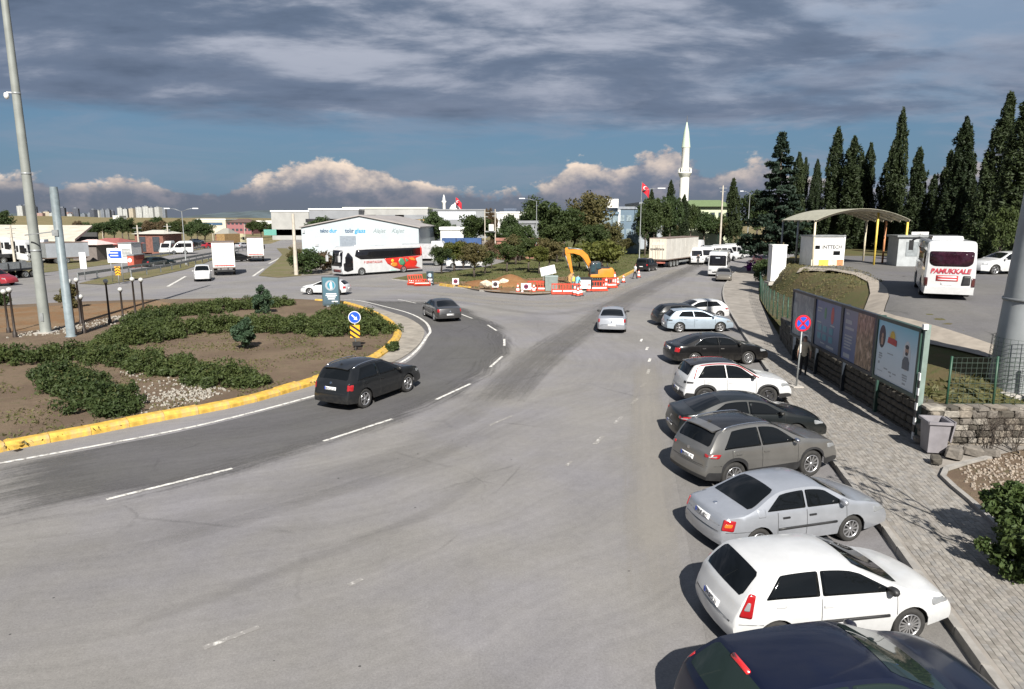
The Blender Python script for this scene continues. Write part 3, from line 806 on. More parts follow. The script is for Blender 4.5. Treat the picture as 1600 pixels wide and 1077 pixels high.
    if spoiler:
        x0 = B['scr'][1] + .06; yr, ze = c.edge(x0); z0 = c.topz(x0, 0)
        q = MB(); ys = [-.82, -.5, 0, .5, .82]
        vs = []
        for y in ys:
            p = c.deform(x0 + .12, y * yr, c.topz(x0 + .12, y * yr)); p2 = p + Vector((-.30, 0, -.035)); vs += [p + Vector((0, 0, .008)), p2, p2 + Vector((0, 0, -.03)), p + Vector((0, 0, -.03))]
        for i in range(4):
            a, b = i * 4, i * 4 + 4
            for k in range(4): q.add([vs[a + k], vs[a + (k + 1) % 4], vs[b + (k + 1) % 4], vs[b + k]], [(0, 1, 2, 3)], False)
        q.build('roof_spoiler', spoiler, root)
    add_wheels(root, [(xw - L / 2, s * (Wd / 2 - .125)) for xw in B['wheels'] for s in (1, -1)], B['R'], .21, rim, rim_m or ALLOY)
    root['_c'] = 0; del root['_c']
    return root, c
def park(rr, az, L, Wd):
    """centre of a car from its right rear corner on the ground"""
    f = Vector((sin(R(az)), cos(R(az)))); l = Vector((-cos(R(az)), sin(R(az))))
    p = Vector(rr) + f * L * .5 + l * Wd * .5
    return (p.x, p.y, .0)

# ------------------------------------------------------------------ boxy vehicles: buses, vans, lorries
def bev_prism(prof, Wd, bevel=.12, seg=2, taper=None):
    """side outline (x,z) extruded to width Wd with rounded edges -> bmesh"""
    bm = bmesh.new(); n = len(prof)
    zs = [p[1] for p in prof]; zmin, zmax = min(zs), max(zs)
    def yy(z): return Wd / 2 * (1 - (taper or 0) * max(0, (z - zmin) / (zmax - zmin) - .35) ** 1.5)
    a = [bm.verts.new((x, yy(z), z)) for x, z in prof]; b = [bm.verts.new((x, -yy(z), z)) for x, z in prof]
    bm.faces.new(a); bm.faces.new(b[::-1])
    for i in range(n): bm.faces.new((a[i], b[i], b[(i + 1) % n], a[(i + 1) % n]))
    bmesh.ops.recalc_face_normals(bm, faces=bm.faces); bm.normal_update()
    es = [e for e in bm.edges if e.calc_face_angle(0) > R(20) and (e.verts[0].co.z + e.verts[1].co.z) / 2 > zmin + .02]
    bmesh.ops.bevel(bm, geom=es, offset=bevel, segments=seg, affect='EDGES', profile=.6, clamp_overlap=True)
    bmesh.ops.recalc_face_normals(bm, faces=bm.faces)
    return bm
def shell_of(bm):
    c = Car(); c.bvh = BVHTree.FromBMesh(bm); return c
def rect(x0, z0, x1, z1): return [(x0, z0), (x1, z0), (x1, z1), (x0, z1)]
def side_panel(c, s, poly, off=.006, r=.05, step=.5):
    """poly in vehicle x,z on side s (+1 left)"""
    pl = [(-x, z) for x, z in poly] if s > 0 else poly
    return decal(c, (0, 0, 0), (0, -s, 0), pl, off, r, rings=(.5, 1.0), step=step)
def rear_panel(c, poly, off=.006, r=.05, step=.5): return decal(c, (0, 0, 0), (1, 0, 0), poly, off, r, far=20, rings=(.5, 1.0), step=step)   # a = -y
def front_panel(c, poly, off=.006, r=.05, step=.5): return decal(c, (0, 0, 0), (-1, 0, 0), poly, off, r, far=20, rings=(.5, 1.0), step=step)
# ------------------------------------------------------------------ ground, roads, islands
ASPH = asphalt('worn_asphalt', 0.176, 0.20, warm=0.018, crack=.22, patch=.14, spot=.7)
ASPH_D = asphalt('dark_asphalt', 0.085, 0.22, crack=0.3, patch=0.06, spot=0.2)
ASPH_P = asphalt('parking_asphalt', 0.154, 0.08, warm=0.02)
ASPH_F = asphalt('highway_asphalt', 0.19, 0.12, spot=0.0)
ASPH_C = asphalt('car_park_asphalt', 0.115, 0.10, warm=0.01)
DRY = soil('dry_field', (0.20, 0.155, 0.085), (0.14, 0.125, 0.06), (0.09, 0.10, 0.04), 0.25)
EARTH = soil('island_earth', (0.115, 0.082, 0.058), (0.150, 0.110, 0.076), (0.085, 0.078, 0.040))
ORANGE = soil('orange_earth', (0.175, 0.10, 0.05), (0.19, 0.13, 0.08), (0.10, 0.085, 0.045))
LAWN = soil('rough_lawn', (0.075, 0.085, 0.028), (0.105, 0.095, 0.042), (0.045, 0.065, 0.018))
VERGE = soil('verge_ground', (0.12, 0.115, 0.05), (0.15, 0.125, 0.075), (0.07, 0.085, 0.03))
MOUND = soil('mound_ground', (0.105, 0.082, 0.04), (0.085, 0.084, 0.034), (0.065, 0.085, 0.024))
YARD = soil('yard_ground', (0.21, 0.19, 0.165), (0.17, 0.15, 0.13), (0.13, 0.115, 0.095), 0.6)
PAVE_FAR = mat('paving_concrete', (0.23, 0.21, 0.187), 0.9, var=0.18, scale=1.2, bump=0.4, dirt=0.4)
WHITEL = mat('road_marking_white', (0.62, 0.61, 0.58), 0.8, var=0.18, scale=2.0, dirt=0.55, dcol=(0.25, 0.24, 0.22))
def worn_marking(name, cov):
    m, t, b = _base(name); oc = t.n('ShaderNodeNewGeometry').outputs['Position']
    n = t.noise(oc, 5.0, 6, 0.7); c = t.mix(t.ss(n, cov - .1, cov + .1), (0.60, 0.585, 0.55), (0.21, 0.20, 0.19))
    t.l.new(c, b.inputs['Base Color']); b.inputs['Roughness'].default_value = .85; return m
WORN = worn_marking('worn_white_marking', 0.55)
WORN2 = worn_marking('faded_white_marking', 0.40)
YELLOW = mat('yellow_kerb_paint', (0.50, 0.31, 0.05), 0.75, var=0.28, scale=3.5, bump=0.5, bscale=14, dirt=0.95, dcol=(0.33, 0.25, 0.14))
GREYK = mat('grey_kerb', (0.27, 0.255, 0.235), 0.9, var=0.2, scale=2.0, bump=0.4, dirt=0.4)

g = MB(); g.quad((-9000, -200, -.05), (9000, -200, -.05), (9000, 14000, -.05), (-9000, 14000, -.05))
tag(g.build('ground', DRY), kind='structure')
KERB = smooth_line([(3.5, -9, 0), (5.2, 0, 0), (6.35, 5, 0), (7.47, 10.3, 0), (8.25, 13.9, 0), (9.15, 18.4, 0), (10.4, 24.7, 0), (12.05, 32, 0), (14.95, 44.9, 0), (18.45, 59.4, 0), (22.0, 71, 0), (25.4, 80, 0), (30.3, 92.5, 0), (38, 108, 0), (52, 124, 0), (75, 140, 0)], 8)
EDGE = [(12.95, 20.3), (13.3, 24), (14.15, 33.4), (16.2, 41), (18.8, 50), (21.5, 59), (24.6, 68), (27.9, 77), (31.8, 86), (37, 97), (46, 112), (62, 127), (90, 146)]
def edge_x(y):
    return interp([(b, a) for a, b in EDGE], y)
road = [(-150, -12)] + [(p.x, p.y) for p in KERB] + [(80, 152), (50, 150), (30, 165), (-25, 165), (-40, 190), (-75, 300), (-95, 300), (-70, 200), (-95, 160), (-150, 120)]
sheet('road', road, 0.0, ASPH)
# newer dark lane round the island
inner = [P(-60, 745), P(0, 729), P(300, 671), P(490, 622), P(560, 599), P(625, 573), P(655, 550), P(668, 525), P(655, 508), P(622, 492), P(585, 478), P(560, 468)]
outer = [P(-120, 850), P(0, 822), P(180, 785), P(362, 737), P(508, 694), P(612, 658), P(690, 626), P(745, 596), P(778, 568), P(796, 545), P(792, 527), P(770, 506), P(735, 488), P(690, 470)]
inner = resample(smooth_line(inner, 6), 1.2); outer = resample(smooth_line(outer, 6), 1.2)
inner = resample(inner, (inner[0] - inner[1]).length); outer = [resample(outer, 1.0)[round(i * (len(resample(outer, 1.0)) - 1) / (len(inner) - 1))] for i in range(len(inner))]
wear_band('dark_lane', inner, outer, 0.004, wear_mat('x', None, 1.0, ASPH_D), [(0, .9), (.1, 1.2), (.6, 1.2), (.86, .75), (1.12, 0)])
# strip of older, darker surface where the cars park
kp = [p for p in KERB if 0 < p.y < 62]
pk = [(p.x - .05, p.y) for p in kp]; wdt = lambda y: interp([(0, 4.0), (10, 4.2), (14, 4.4), (20, 4.6), (27, 4.5), (36, 4.1), (46, 4.6), (62, 3.2)], y)
sheet('parking_strip', pk + [(p.x - wdt(p.y), p.y) for p in kp[::-1]], 0.004, ASPH_P)
# painted lines
mk = MB(); ln = resample(smooth_line([P(-80, 741), P(0, 724.5), P(300, 667.5), P(490, 619), P(560, 596), P(622, 569), P(650, 549), P(668, 525), P(672, 517), P(664, 503), P(640, 490), P(600, 479), P(560, 470), P(520, 468)], 8), .5)
ribbon(mk, ln, .16, 0.010); tag(mk.build('edge_line', WORN, fix=False), kind='structure')
def dash(a, b, w=.13, m=WORN, z=.010):
    q = MB(); ribbon(q, resample([a, b], 1.0), w, z); tag(q.build('lane_dash', m, fix=False), kind='structure')
for a, b in (((166, 781), (363, 732.5)), ((505, 690), (613, 655)), ((681, 625), (735, 600)), ((766, 574), (785, 557)), ((788, 541), (788, 530)), ((776, 517), (762, 508)), ((738, 498), (720, 491)), ((650, 474), (622, 468))):
    dash(P(*a), P(*b))
for x, y in ((1002, 532), (1011, 545), (1015, 563), (1013, 581), (1005, 602), (991, 627.5), (966, 657), (936, 688)):
    p = P(x, y); d = Vector((.28, 1, 0)).normalized() if y < 590 else (Vector((.45, 1, 0)).normalized()); dash(p - d * .45, p + d * .45, .13, WORN if y < 600 else WORN2)
for a, b, w in (((885, 728), (893, 721), .1), ((545, 915), (566, 905), .12), ((318, 1013), (405, 980), .12), ((765, 665), (800, 650), .1), ((1200, 480), (1205, 470), .1)):
    dash(P(*a), P(*b), w, WORN2, .008)
for a, b in (((262, 448), (290, 432)), ((395, 432), (412, 420)), ((440, 402), (420, 412)), ((352, 402), (372, 394))):
    dash(P(*a), P(*b), .3, WORN)
# ---- tyre marks on the asphalt
WEARD = wear_mat('worn_dark_track', (.095, .09, .088), .12); WEARX = wear_mat('busy_dark_track', (.10, .095, .09), .36); WEARP = wear_mat('pale_dust', (.30, .28, .25), .5); WEARL = wear_mat('faint_tyre_mark', (.09, .085, .082), .5)
def band(name, pts, w, m, i, pr=((0, 0), (.25, .6), (.5, .9), (.75, .6), (1, 0))):
    l = resample(smooth_line([P(*p) for p in pts], 8), .9); wear_band(name, offset_line(l, w / 2), offset_line(l, -w / 2), .0072 + .0003 * i, m, pr)
for i, (pts, w, m) in enumerate((([(760, 640), (830, 570), (905, 515), (985, 463), (1060, 428), (1110, 405)], 3.2, WEARX), ([(795, 640), (870, 560), (940, 508), (1015, 460), (1080, 428)], 1.0, WEARD), ([(560, 465), (690, 470), (800, 486), (880, 490), (960, 470)], 1.6, WEARD),
        ([(0, 905), (200, 862), (420, 800), (560, 757), (690, 708), (790, 645)], 1.0, WEARD), ([(0, 1050), (180, 990), (380, 915), (520, 862), (640, 815), (720, 770), (800, 700)], .7, WEARD), ([(0, 870), (240, 830), (470, 768), (640, 702), (760, 630), (800, 590)], 2.0, WEARD),
        ([(735, 806), (800, 745), (830, 705)], .12, WEARL), ([(760, 822), (800, 772), (812, 750)], .10, WEARL), ([(620, 905), (700, 850), (755, 800)], .14, WEARL),
        ([(600, 452), (720, 462), (830, 472), (930, 465), (985, 445)], 3.0, WEARP), ([(650, 462), (760, 473), (860, 478), (930, 474)], 2.2, WEARP), ([(900, 470), (985, 446), (1060, 420)], 2.2, WEARP), ([(450, 446), (560, 447), (640, 450)], 2.5, WEARP), ([(1040, 1000), (1020, 820), (1012, 680), (1010, 560)], 1.8, WEARP))):
    band('tyre_track' if m is not WEARP else 'dust_patch', pts, w, m, i)
# ------------------------------------------------------------------ roundabout island
isl = resample(smooth_line([P(-60, 722), P(15, 703), P(120, 684), P(240, 660), P(380, 633), P(495, 600), P(560, 577), P(600, 556), P(622, 535), P(626, 522), P(618, 510), P(604, 499), P(570, 484), P(530, 474), P(470, 470)], 8), .9)
back = [P(400, 468), P(250, 470), P(120, 474), P(0, 480), P(-200, 492)]
ipoly = [(p.x, p.y) for p in isl] + [(p.x, p.y) for p in back] + [(-60, 40), (-40, 14)]
o = sheet('roundabout_island', ipoly, .14, EARTH)
q = MB(); q.prism(ipoly, -.02, .136); tag(q.build('island_base', CONC), kind='structure')
op = [P(-200, 520, .14), P(-200, 490, .14), P(0, 482, .14), P(130, 476, .14), P(245, 470, .14), P(285, 478, .14), P(215, 488, .14), P(120, 505, .14), P(60, 516, .14), P(0, 520, .14)]
sheet('orange_soil', [(p.x, p.y) for p in op], .146, ORANGE)
# concrete apron between the kerb and the white line
ap_o = resample(smooth_line([P(575, 481), P(610, 489), P(640, 499), P(662, 515), P(660, 532), P(646, 548), P(625, 562), P(585, 580)], 6), 1.5)
ap_i = resample(smooth_line([P(540, 476), P(570, 486), P(604, 501), P(618, 512), P(625, 524), P(620, 538), P(600, 557), P(560, 580)], 6), 1.5)
ap = thing('apron', None, None); ap['kind'] = 'structure'
n = min(len(ap_o), len(ap_i)); SLAB = mat('apron_slab', (0.26, 0.235, 0.20), 0.92, var=.2, scale=1.3, bump=.4, dirt=.45)
for i in range(n - 1):
    a, b, c_, d = ap_i[i], ap_i[i + 1], ap_o[i + 1], ap_o[i]
    cen = (a + b + c_ + d) / 4
    pp = [(cen + (v - cen) * .985) for v in (d, c_, b, a)]
    k = MB(); k.prism([(v.x, v.y) for v in pp], 0.0, .055 + .012 * random.random()); k.build('slab', SLAB, ap)
# yellow kerb stones, thick and a little uneven
kb = thing('kerb', None, None); kb['kind'] = 'structure'
yk = [p for p in isl if p.x > -17.5]
yk = resample(yk, 1.15)
for i in range(len(yk) - 1):
    a, b = yk[i], yk[i + 1]; d = (b - a); L = d.length; rz = atan2(d.y, d.x); mid = (a + b) / 2; nn = Vector((-d.y, d.x, 0)).normalized()
    k = MB(); w = .46; hh = .27 + random.uniform(-.02, .02)
    pr = [(-w / 2, -.02), (w / 2, -.02), (w / 2, hh * .72), (w / 2 - .08, hh), (-w / 2 + .13, hh * .95), (-w / 2, hh * .55)]
    vs = []
    for x in (-L * .495, L * .495):
        for y, z in pr: vs.append((x, y, z + random.uniform(-.008, .008)))
    k.add(vs, [list(range(6))[::-1], list(range(6, 12))] + [(j, (j + 1) % 6, 6 + (j + 1) % 6, 6 + j) for j in range(6)], False)
    k.build('kerb_stone', YELLOW, kb, mid + nn * .18, rz + random.uniform(-.02, .02))
# broken pieces at the left end of the kerb
for px, py in ((22, 700), (30, 694), (12, 690)):
    k = MB(); k.box((0, 0, .03), (.22, .16, .09), taper=.8); k.build('kerb_fragment', YELLOW, kb, P(px, py, .14), random.random() * 3)
# ------------------------------------------------------------------ right-hand kerb and pavement
kr = thing('kerb', None, None); kr['kind'] = 'structure'
ks = resample([p for p in KERB if -9 <= p.y < 125], 1.0)
KSM = []
for v in range(4):
    k = MB(); k.box((0, 0, .07), (.985, .16, .20)); k.v = [(x, y * (.86 if z > .1 else 1) + random.uniform(-.006, .006), z + random.uniform(-.004, .006)) for x, y, z in k.v]; KSM.append(k.mesh('kerb_stone', GREYK))
for i in range(len(ks) - 1):
    a, b = ks[i], ks[i + 1]; d = b - a; nn = Vector((d.y, -d.x, 0)).normalized()
    link('kerb_stone', KSM[i % 4], kr, (a + b) / 2 + nn * .08 + Vector((0, 0, random.uniform(-.006, .006))), (0, 0, atan2(d.y, d.x) + random.uniform(-.008, .008)))
pv = [(p.x + .16, p.y) for p in ks] + [(100, 152), (edge_x(140), 140), (62, 127)] + [(x, y) for x, y in EDGE[::-1][2:]] + [(13.2, 20.25), (16.5, 20.2), (14.2, 19.2), (11.75, 17.75), (11.3, 15.8), (10.75, 13.0), (10.7, 9.5), (11.4, 4), (11, -9)]
sheet('pavement', pv, .128, PAVE_FAR)
pav = [o for o in SC.objects if o.name == 'pavement'][0]
# paving blocks one by one: the largest 300 in the picture as parts, the others joined
PB = [mat('paving_block_%s' % n, c, .9, var=.16, scale=6, bump=.5, bscale=60) for n, c in (('sand', (.225, .207, .186)), ('grey', (.205, .194, .18)), ('pale', (.245, .228, .205)), ('brown', (.185, .17, .15)))]
cells = []
dirv = Vector((sin(R(12)), cos(R(12)), 0)); prp = Vector((cos(R(12)), -sin(R(12)), 0))
def kerb_x(y): return interp([(p.y, p.x) for p in KERB], y)
def pave_right(y): return interp([(4, 11.3), (9.5, 10.65), (13, 10.7), (15.8, 11.25), (17.75, 11.7), (19, 12.6), (20.2, 12.85), (24, 13.2), (33.4, 14.0), (41, 16.0)], y)
for i in range(-40, 160):
    for j in range(-60, 60):
        c = Vector((8.5, 10, 0)) + dirv * (i * .205 + (0.1025 if j % 2 else 0)) + prp * (j * .108)
        if 6.5 < c.y < 37 and kerb_x(c.y) + .24 < c.x < pave_right(c.y) - .12:
            dpt = c.y * cos(PITCH) + 6.9 * sin(PITCH)
            px = 800 + FPX * c.x / dpt; py = 538.5 + FPX * (6.87 * cos(PITCH) - c.y * sin(PITCH)) / dpt
            vis = -20 < px < 1620 and py < 1095
            cells.append((0 if vis else 1, dpt, c))
cells.sort(key=lambda t: (t[0], t[1]))
PM = []
for mm in PB:
    k = MB(); k.box((0, 0, 0), (.100, .197, .06), taper=.985); PM.append(k.mesh('paver', mm))
for _, _, c in cells[:300]:
    link('paver', random.choice(PM), pav, (c.x, c.y, .105 + random.uniform(-.004, .005)), (random.uniform(-.015, .015), random.uniform(-.015, .015), -R(12) + random.uniform(-.012, .012)))
k = MB()
for _, _, c in cells[300:]:
    k.cur = random.randrange(4); h = .133 + random.uniform(-.003, .004)
    u = dirv * .0985; w = prp * .05
    k.add([c + u + w + Vector((0, 0, h)), c + u - w + Vector((0, 0, h)), c - u - w + Vector((0, 0, h)), c - u + w + Vector((0, 0, h)),
           c + u + w + Vector((0, 0, .12)), c + u - w + Vector((0, 0, .12)), c - u - w + Vector((0, 0, .12)), c - u + w + Vector((0, 0, .12))], [(3, 2, 1, 0), (0, 1, 5, 4), (1, 2, 6, 5), (2, 3, 7, 6), (3, 0, 4, 7)], False)
tag(k.build('paver', PB, pav), kind='stuff')
# planted bed by the pavement, with its own low kerb
bed = [(11.75, 17.75), (14.2, 19.2), (16.5, 20.2), (30, 20.2), (30, -9), (11, -9), (11.4, 4), (10.7, 9.5), (10.75, 13.0), (11.3, 15.8)]
sheet('planted_bed', bed, .15, EARTH)
bk = thing('bed_kerb', None, None); bk['kind'] = 'structure'
bl = resample(smooth_line([(14.3, 19.15, 0), (13.0, 18.55, 0), (11.75, 17.75, 0), (11.3, 15.8, 0), (10.78, 13.0, 0), (10.7, 9.5, 0)], 5), .8)
for a, b in zip(bl, bl[1:]):
    d = b - a; k = MB(); k.box((0, 0, .11), (d.length * .98, .13, .22)); k.build('kerb_stone', GREYK, bk, (a + b) / 2, atan2(d.y, d.x))
# ------------------------------------------------------------------ terrace with the coach park
PLAT = 3.0
def plat(y): return interp([(20.3, 1.75), (24, 2.1), (33, 3.0)], y)
def Q(px, py):
    z = PLAT
    for _ in range(12): z = plat(P(px, py, z).y)
    return P(px, py, z)
def sstep(a, b, x):
    t = max(0, min(1, (x - a) / (b - a))); return t * t * (3 - 2 * t)
def terr(x, y):
    e = interp([(20.3, 1.25), (34, 1.25), (40, .75), (50, .35), (60, .2), (95, .15), (130, .1)], y)
    d = x - edge_x(y)
    if d < 0: return e
    wide = interp([(20, 4.5), (36, 6.0), (50, 5.0), (58, 2.6), (72, 2.6), (84, 6.0)], y)
    return e + (plat(y) - e) * sstep(.2, wide, min(d, (y - 20.3) * 1.6))
ys = [20.3, 20.6, 21, 21.5, 22, 22.7, 23.5, 24.5] + [25.5 + i for i in range(60)] + [86 + 3 * i for i in range(20)]
ds = [0, .3, .7, 1.2, 1.8, 2.5, 3.2, 4, 5, 6, 7, 8, 9.5, 12, 16, 22, 30, 45, 70, 110, 160]
tb = MB(); tb.smooth = True; vs = []
for y in ys:
    for d in ds:
        x = edge_x(y) + d; vs.append((x, y, terr(x, y)))
nd = len(ds); tb.add(vs, [(i * nd + j, i * nd + j + 1, (i + 1) * nd + j + 1, (i + 1) * nd + j) for i in range(len(ys) - 1) for j in range(nd - 1)], True)
tag(tb.build('terrace', MOUND), kind='structure')
def drape(name, pts, m, lift=.03):
    bm = bmesh.new(); f = bm.faces.new([bm.verts.new((p[0], p[1], 0)) for p in pts]); bmesh.ops.triangulate(bm, faces=[f])
    for _ in range(5):
        es = [e for e in bm.edges if e.calc_length() > 1.5]
        if not es: break
        bmesh.ops.subdivide_edges(bm, edges=es, cuts=1); bmesh.ops.triangulate(bm, faces=bm.faces[:])
    for v in bm.verts: v.co.z = terr(v.co.x, v.co.y) + lift
    bm.normal_update()
    for f in bm.faces:
        f.smooth = True
        if f.normal.z < 0: f.normal_flip()
    me = bpy.data.meshes.new(name); bm.to_mesh(me); bm.free(); me.materials.append(m); return tag(link(name, me), kind='structure')
cp = [Q(1255, 419), Q(1300, 421), Q(1345, 428), Q(1372, 440), Q(1385, 452), Q(1390, 462), Q(1383, 475), Q(1400, 484), Q(1450, 503), Q(1520, 530), Q(1600, 560)]
cpx = [(p.x, p.y) for p in cp]
drape('coach_park', cpx + [(40, 24), (130, 26), (150, 62), (60, 72), (34, 76)], ASPH_C, .04)
def strip_between(pa, pb): return [(p.x, p.y) for p in pa] + [(p.x, p.y) for p in pb[::-1]]
pa = [Q(1245, 421), Q(1300, 424), Q(1335, 431), Q(1356, 442), Q(1360, 455), Q(1350, 468), Q(1338, 482)]
pb = [Q(1255, 418.8), Q(1300, 420.8), Q(1345, 427.8), Q(1372, 439.8), Q(1385, 451.8), Q(1389, 462), Q(1382, 475)]
PATH = mat('path_concrete', (0.28, 0.245, 0.205), .9, var=.15, scale=1.5, bump=.3, dirt=.3)
drape('path', strip_between(pa, pb), PATH, .07)
pa = [Q(1338, 484), Q(1400, 505), Q(1460, 527), Q(1530, 552), Q(1600, 575)]
pb = [Q(1382, 475), Q(1400, 483), Q(1450, 502), Q(1520, 529), Q(1600, 559)]
drape('path', strip_between(pa, pb), PATH, .07)
# ------------------------------------------------------------------ island with trees and the excavation
mi = smooth_line([P(612, 437), P(660, 443), P(720, 451), P(770, 457), P(830, 461), P(900, 458), P(940, 450), P(985, 428), P(1015, 411), P(1080, 396), P(1100, 385)], 6)
mb_ = [P(1020, 378), P(900, 388), P(850, 395), P(810, 404), P(760, 418), P(700, 426), P(650, 430)]
mpoly = [(p.x, p.y) for p in mi] + [(p.x, p.y) for p in mb_]
q = MB(); q.prism(mpoly, -.02, .13); tag(q.build('island_base', CONC), kind='structure')
sheet('tree_island', mpoly, .135, LAWN)
dirt = [P(655, 441, .14), P(700, 446, .14), P(770, 456, .14), P(830, 460, .14), P(890, 457, .14), P(930, 449, .14), P(955, 438, .14), P(900, 432, .14), P(800, 436, .14), P(720, 440, .14)]
sheet('dug_soil', [(p.x, p.y) for p in dirt], .142, ORANGE)
# dirt heap
hp = MB(); hp.smooth = True
NX, NY = 30, 12; c0 = P(800, 449); vs = []
for i in range(NX):
    for j in range(NY):
        u = i / (NX - 1) * 2 - 1; v = j / (NY - 1) * 2 - 1
        h = max(0, (1 - u * u) * (1 - v * v)) ** .8 * (1.25 + .5 * sin(u * 5 + 1) + .3 * sin(u * 9 + v * 5)) + random.uniform(-.06, .06)
        vs.append((c0.x - 0.6 + u * 4.6, c0.y + 1.0 + v * 2.6 + u * -1.2, .1 + max(-.02, h * .6)))
hp.add(vs, [(i * NY + j, i * NY + j + 1, (i + 1) * NY + j + 1, (i + 1) * NY + j) for i in range(NX - 1) for j in range(NY - 1)], True)
tag(hp.build('dirt_heap', soil('heap_earth', (0.20, 0.095, 0.04), (0.24, 0.13, 0.06), (0.13, 0.07, 0.035), 1.2)), 'heap of orange brown earth dug out beside the excavator', 'dirt heap')
for px, py, s in ((786, 441, .5), (776, 443, .4), (793, 438, .45), (760, 445, .6), (764, 447, .4), (798, 436, .35)):
    b2 = bmesh.new(); bmesh.ops.create_icosphere(b2, subdivisions=1, radius=s)
    for v in b2.verts: v.co = Vector((v.co.x * 1.2, v.co.y * .9, v.co.z * .6)) * random.uniform(.8, 1.2)
    p = P(px, py, .6); o = bm_obj(b2, 'rubble_lump', mat('pale_rubble', (.5, .42, .32), .9, var=.25), None, 20, (p.x, p.y, .68))
    tag(o, 'pale lump of broken concrete lying on the orange earth heap', 'rubble', 'lumps on the earth heap')
# yellow kerb of the tree island
kb2 = thing('kerb', None, None); kb2['kind'] = 'structure'
for seg, in (([P(688, 446.5), P(710, 449.5)],), ([P(716, 450), P(735, 452)],), ([P(942, 449), P(985, 427.5), P(1012, 412)],)):
    ys_ = resample(seg, 1.3)
    for a, b in zip(ys_, ys_[1:]):
        d = b - a; k = MB(); k.box((0, 0, .12), (d.length * .98, .3, .26), taper=.92); k.build('kerb_stone', YELLOW, kb2, (a + b) / 2, atan2(d.y, d.x))
gk = resample([P(750, 455.5), P(830, 461), P(900, 458), P(940, 450)], 1.2)
for a, b in zip(gk, gk[1:]):
    if random.random() < .5: continue
    d = b - a; k = MB(); k.box((0, 0, .08), (d.length * .96, .2, .2)); k.build('kerb_stone', GREYK, kb2, (a + b) / 2, atan2(d.y, d.x) + random.uniform(-.1, .1))
# ------------------------------------------------------------------ left: verges, yards, field, hills
def psheet(name, pts, z, m): return sheet(name, [(p.x, p.y) for p in [P(*q, z) for q in pts]], z, m)
psheet('verge', [(-80, 455), (-80, 436), (45, 429), (110, 421), (180, 412), (240, 404), (262, 399), (330, 387), (330, 384.5), (236, 398), (130, 404), (40, 404), (-80, 407), (-180, 420)][0:14], .03, VERGE)
psheet('yard', [(-300, 424), (-80, 407), (40, 404), (130, 404), (236, 398), (330, 384.5), (330, 379), (200, 379), (0, 383), (-200, 392)], .036, YARD)
psheet('median', [(122, 443), (165, 445), (230, 434), (290, 421), (318, 412), (335, 405), (333, 403), (300, 409), (240, 419), (180, 429)], .05, VERGE)
psheet('verge', [(404, 431), (435, 434), (470, 431), (500, 424), (500, 408), (470, 398), (446, 388), (432, 388), (441, 398), (430, 410), (415, 421)], .03, VERGE)
psheet('verge', [(470, 431.5), (600, 424), (640, 419), (640, 408), (500, 406), (480, 412)], .034, YARD)
psheet('yard', [(446, 388), (500, 407), (640, 409), (760, 402), (860, 390), (860, 376), (640, 376), (460, 379)], .028, YARD)
psheet('lawn', [(860, 394), (1000, 381), (1080, 374), (1080, 368), (870, 372)], .04, LAWN)
psheet('field', [(-600, 378), (200, 378), (420, 376), (420, 364), (-600, 364)], .045, DRY)
# rising ground beyond
def hill(name, x0, x1, y0, y1, h, m, nx=40, ny=12, rough=.12):
    q = MB(); q.smooth = True; vs = []
    for i in range(nx):
        for j in range(ny):
            u = i / (nx - 1); v = j / (ny - 1); s = (sin(pi * u) ** .7) * sstep(0, .55, v) * (1 - sstep(.75, 1, v))
            k = 1 + rough * (sin(u * 17 + x0) + .6 * sin(u * 41 + 2)) ; vs.append((x0 + (x1 - x0) * u, y0 + (y1 - y0) * v, -1 + (h * k + 1) * s))
    q.add(vs, [(i * ny + j, (i + 1) * ny + j, (i + 1) * ny + j + 1, i * ny + j + 1) for i in range(nx - 1) for j in range(ny - 1)], True)
    return tag(q.build(name, m), kind='structure')
hill('hill', -1300, -180, 520, 1500, 10.5, DRY)
FARH = mat('wooded_hill_cover', (0.055, 0.075, 0.085), .95, var=.35, scale=.006)
hill('hill', -2050, -1130, 3600, 5200, 62, FARH, rough=.08)
hill('hill', -3900, -2300, 3800, 5600, 48, FARH, rough=.1)
hill('hill', -1500, 900, 4600, 6400, 38, FARH, rough=.1)
hill('hill', -300, 2600, 3800, 5600, 30, FARH, rough=.1)
# ------------------------------------------------------------------ foliage
def leaf_mesh(name, cen, out, size, m, elong=1.5, flat=.5, jit=.35):
    """many small leaf faces; cen Nx3 places, out Nx3 outward directions"""
    n = len(cen); out = out / (np.linalg.norm(out, axis=1, keepdims=True) + 1e-9)
    nr = out * (1 - flat) + RNG.normal(0, flat + .25, (n, 3)); nr /= np.linalg.norm(nr, axis=1, keepdims=True) + 1e-9
    a = RNG.normal(0, 1, (n, 3)); u = np.cross(nr, a); u /= np.linalg.norm(u, axis=1, keepdims=True) + 1e-9; w = np.cross(nr, u)
    s = size * (1 + RNG.uniform(-jit, jit, (n, 1)))
    V = np.empty((n, 4, 3)); V[:, 0] = cen - u * s * elong * .5; V[:, 1] = cen + w * s * .38; V[:, 2] = cen + u * s * elong * .5; V[:, 3] = cen - w * s * .38
    me = bpy.data.meshes.new(name); me.vertices.add(n * 4); me.vertices.foreach_set('co', V.reshape(-1))
    me.loops.add(n * 4); me.loops.foreach_set('vertex_index', np.arange(n * 4, dtype=np.int32))
    me.polygons.add(n); me.polygons.foreach_set('loop_start', np.arange(0, n * 4, 4, dtype=np.int32)); me.polygons.foreach_set('loop_total', np.full(n, 4, dtype=np.int32))
    me.update(); me.validate(); me.materials.append(m); return me
